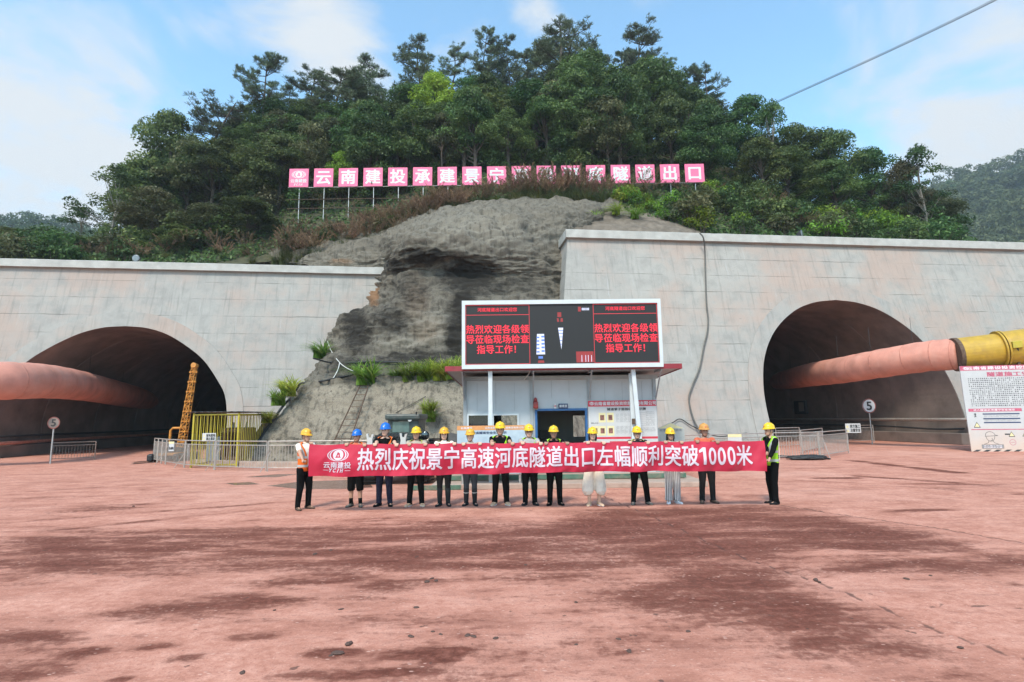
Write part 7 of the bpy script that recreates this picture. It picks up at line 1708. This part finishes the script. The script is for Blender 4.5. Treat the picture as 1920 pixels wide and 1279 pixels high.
PEOPLE = [
    dict(px=569, fy=955, ty=805, rz=52, helmet='amber', skin='b', shirt='white', vest='orange_vest', trousers='black', shoe='brown', stance=.13, splay=.7, look=R(8), tilt=R(4), hands=[('fist', DP(575.5, 884, BY - .14)), ('fist', DP(584, 836, BY - .06))], label='person at the left end in amber helmet, white T-shirt and orange vest'),
    dict(px=666, fy=950, ty=806, helmet='blue', skin='b', shirt='orange_red', vest='orange_vest', trousers='black', legs='cropped', shoe='dirtgrey', socks=True, stance=.11, hands=hold(665, 17), look=R(-6), label='person in blue helmet with cropped black trousers and bare shins'),
    dict(px=720, fy=949, ty=794, helmet='blue', skin='a', shirt='black', vest='orange_vest', trousers='navy', shoe='black', stance=.12, belly=1.06, hands=hold(721, 20), look=R(-5), label='person in blue helmet, black T-shirt and orange vest with long navy trousers'),
    dict(px=779, fy=949, ty=801, helmet='yellow', skin='b', shirt='beige', vest='dulllime', trousers='black', shoe='cream', stance=.12, fx=(-.02, .02), hands=hold(780, 15), label='person in bright yellow helmet and beige shoes standing before the loader mirror'),
    dict(px=832, fy=949, ty=802, helmet='amber', skin='a', female=True, shirt='white', vest='olive', trousers='charcoal', legs='tucked', boots=True, shoe='rubber', stance=.095, hands=hold(833, 16), look=R(6), label='person with long black hair, amber helmet and olive vest in dusty rubber boots'),
    dict(px=882, fy=948, ty=805, helmet='amber', skin='a', shirt='beige', trousers='jeans', legs='tucked', boots=True, boot_band=True, shoe='rubber', stance=.10, hands=[('edge', top_edge(866)), ('edge', top_edge(897))], look=R(-8), label='person in faded jeans tucked into black rubber boots with grey bands'),
    dict(px=939, fy=947, ty=792, helmet='yellow', skin='b', shirt='black', vest='lime_vest', trousers='black', shoe='cream', stance=.13, belly=1.07, hands=hold(939, 19), label='tall person in yellow helmet, lime vest over black T-shirt and cream shoes'),
    dict(px=994, fy=947, ty=796.5, helmet='yellow', skin='a', shirt='grey', vest='lime_vest', trousers='black', shoe='charcoal', stance=.105, glasses=True, hands=hold(994, 17), label='person with glasses, grey collar and lime vest just left of the blue doorway'),
    dict(px=1041, fy=947, ty=799, helmet='yellow', skin='c', shirt='black', vest='lime_vest', trousers='black', shoe='black', stance=.115, hands=hold(1041, 20), label='person with weathered face and lime vest standing before the dark doorway'),
    dict(px=1115, fy=948, ty=802, helmet='yellow', skin='a', female=True, shirt='beige', trousers='white', legs='puff', shoe='cream', stance=.115, hands=hold(1115, 15), label='person in wide white gathered trousers and cream shoes'),
    dict(px=1200, fy=946, ty=800, helmet='yellow', skin='a', shirt='charcoal', vest='dulllime', trousers='black', shoe='dirtgrey', stance=.16, glasses=True, fx=(.02, .03), hands=hold(1196, 17), look=R(-7), label='person in dark-rimmed glasses with feet apart below the right screen post'),
    dict(px=1263, fy=944, ty=803, helmet='yellow', skin='b', female=True, shirt='beige', trousers='striped', legs='wide', shoe='shoe_white', stance=.10, glasses=True, hands=hold(1262, 15), look=R(4), label='person in black and white striped trousers and white trainers'),
    dict(px=1328, fy=943, ty=795, helmet='dirty', skin='c', shirt='orange_red', trousers='charcoal', shoe='brown', stance=.125, hands=hold(1326, 19), label='person in dirty orange helmet and orange-red shirt with dark trousers'),
    dict(px=1452, fy=944.5, ty=794, rz=-76, helmet='yellow', skin='b', hair='hair_grey', shirt='black', sleeve='long', vest='lime_vest', trousers='black', shoe='charcoal', stance=.09, belly=1.04, splay=.5, fyo=(.0, -.05), hands=[('fist', DP(1438.5, 874, BY + .02)), ('fist', DP(1437.5, 871, BY + .12))], label='person at the right end in lime vest and long black sleeves, seen from the side'),
]
for spec_ in PEOPLE: person(spec_)

def haze():
    lo, hi = Vector((-421, -61, -1)), Vector((421, 431, 60)); top = 0
    bpy.context.view_layer.update()
    for o in bpy.data.objects:
        if o.type == 'MESH': top = max(top, max((o.matrix_world @ Vector(c)).z for c in o.bound_box))
    hi.z = max(top, 40) + 3; mb = MB(); mb.box((lo + hi) / 2, hi - lo); m = bpy.data.materials.new('pale_air'); m.use_nodes = True; N = m.node_tree.nodes; N.clear(); o_ = N.new('ShaderNodeOutputMaterial'); v = N.new('ShaderNodeVolumePrincipled')
    v.inputs['Color'].default_value = (.80, .88, .95, 1); v.inputs['Density'].default_value = .00045; v.inputs['Anisotropy'].default_value = .2; m.node_tree.links.new(v.outputs[0], o_.inputs['Volume'])
    o = tag(mb.build('haze', m), 'pale hazy air over the whole site', 'haze', kind='stuff'); o.display_type = 'WIRE'
haze()
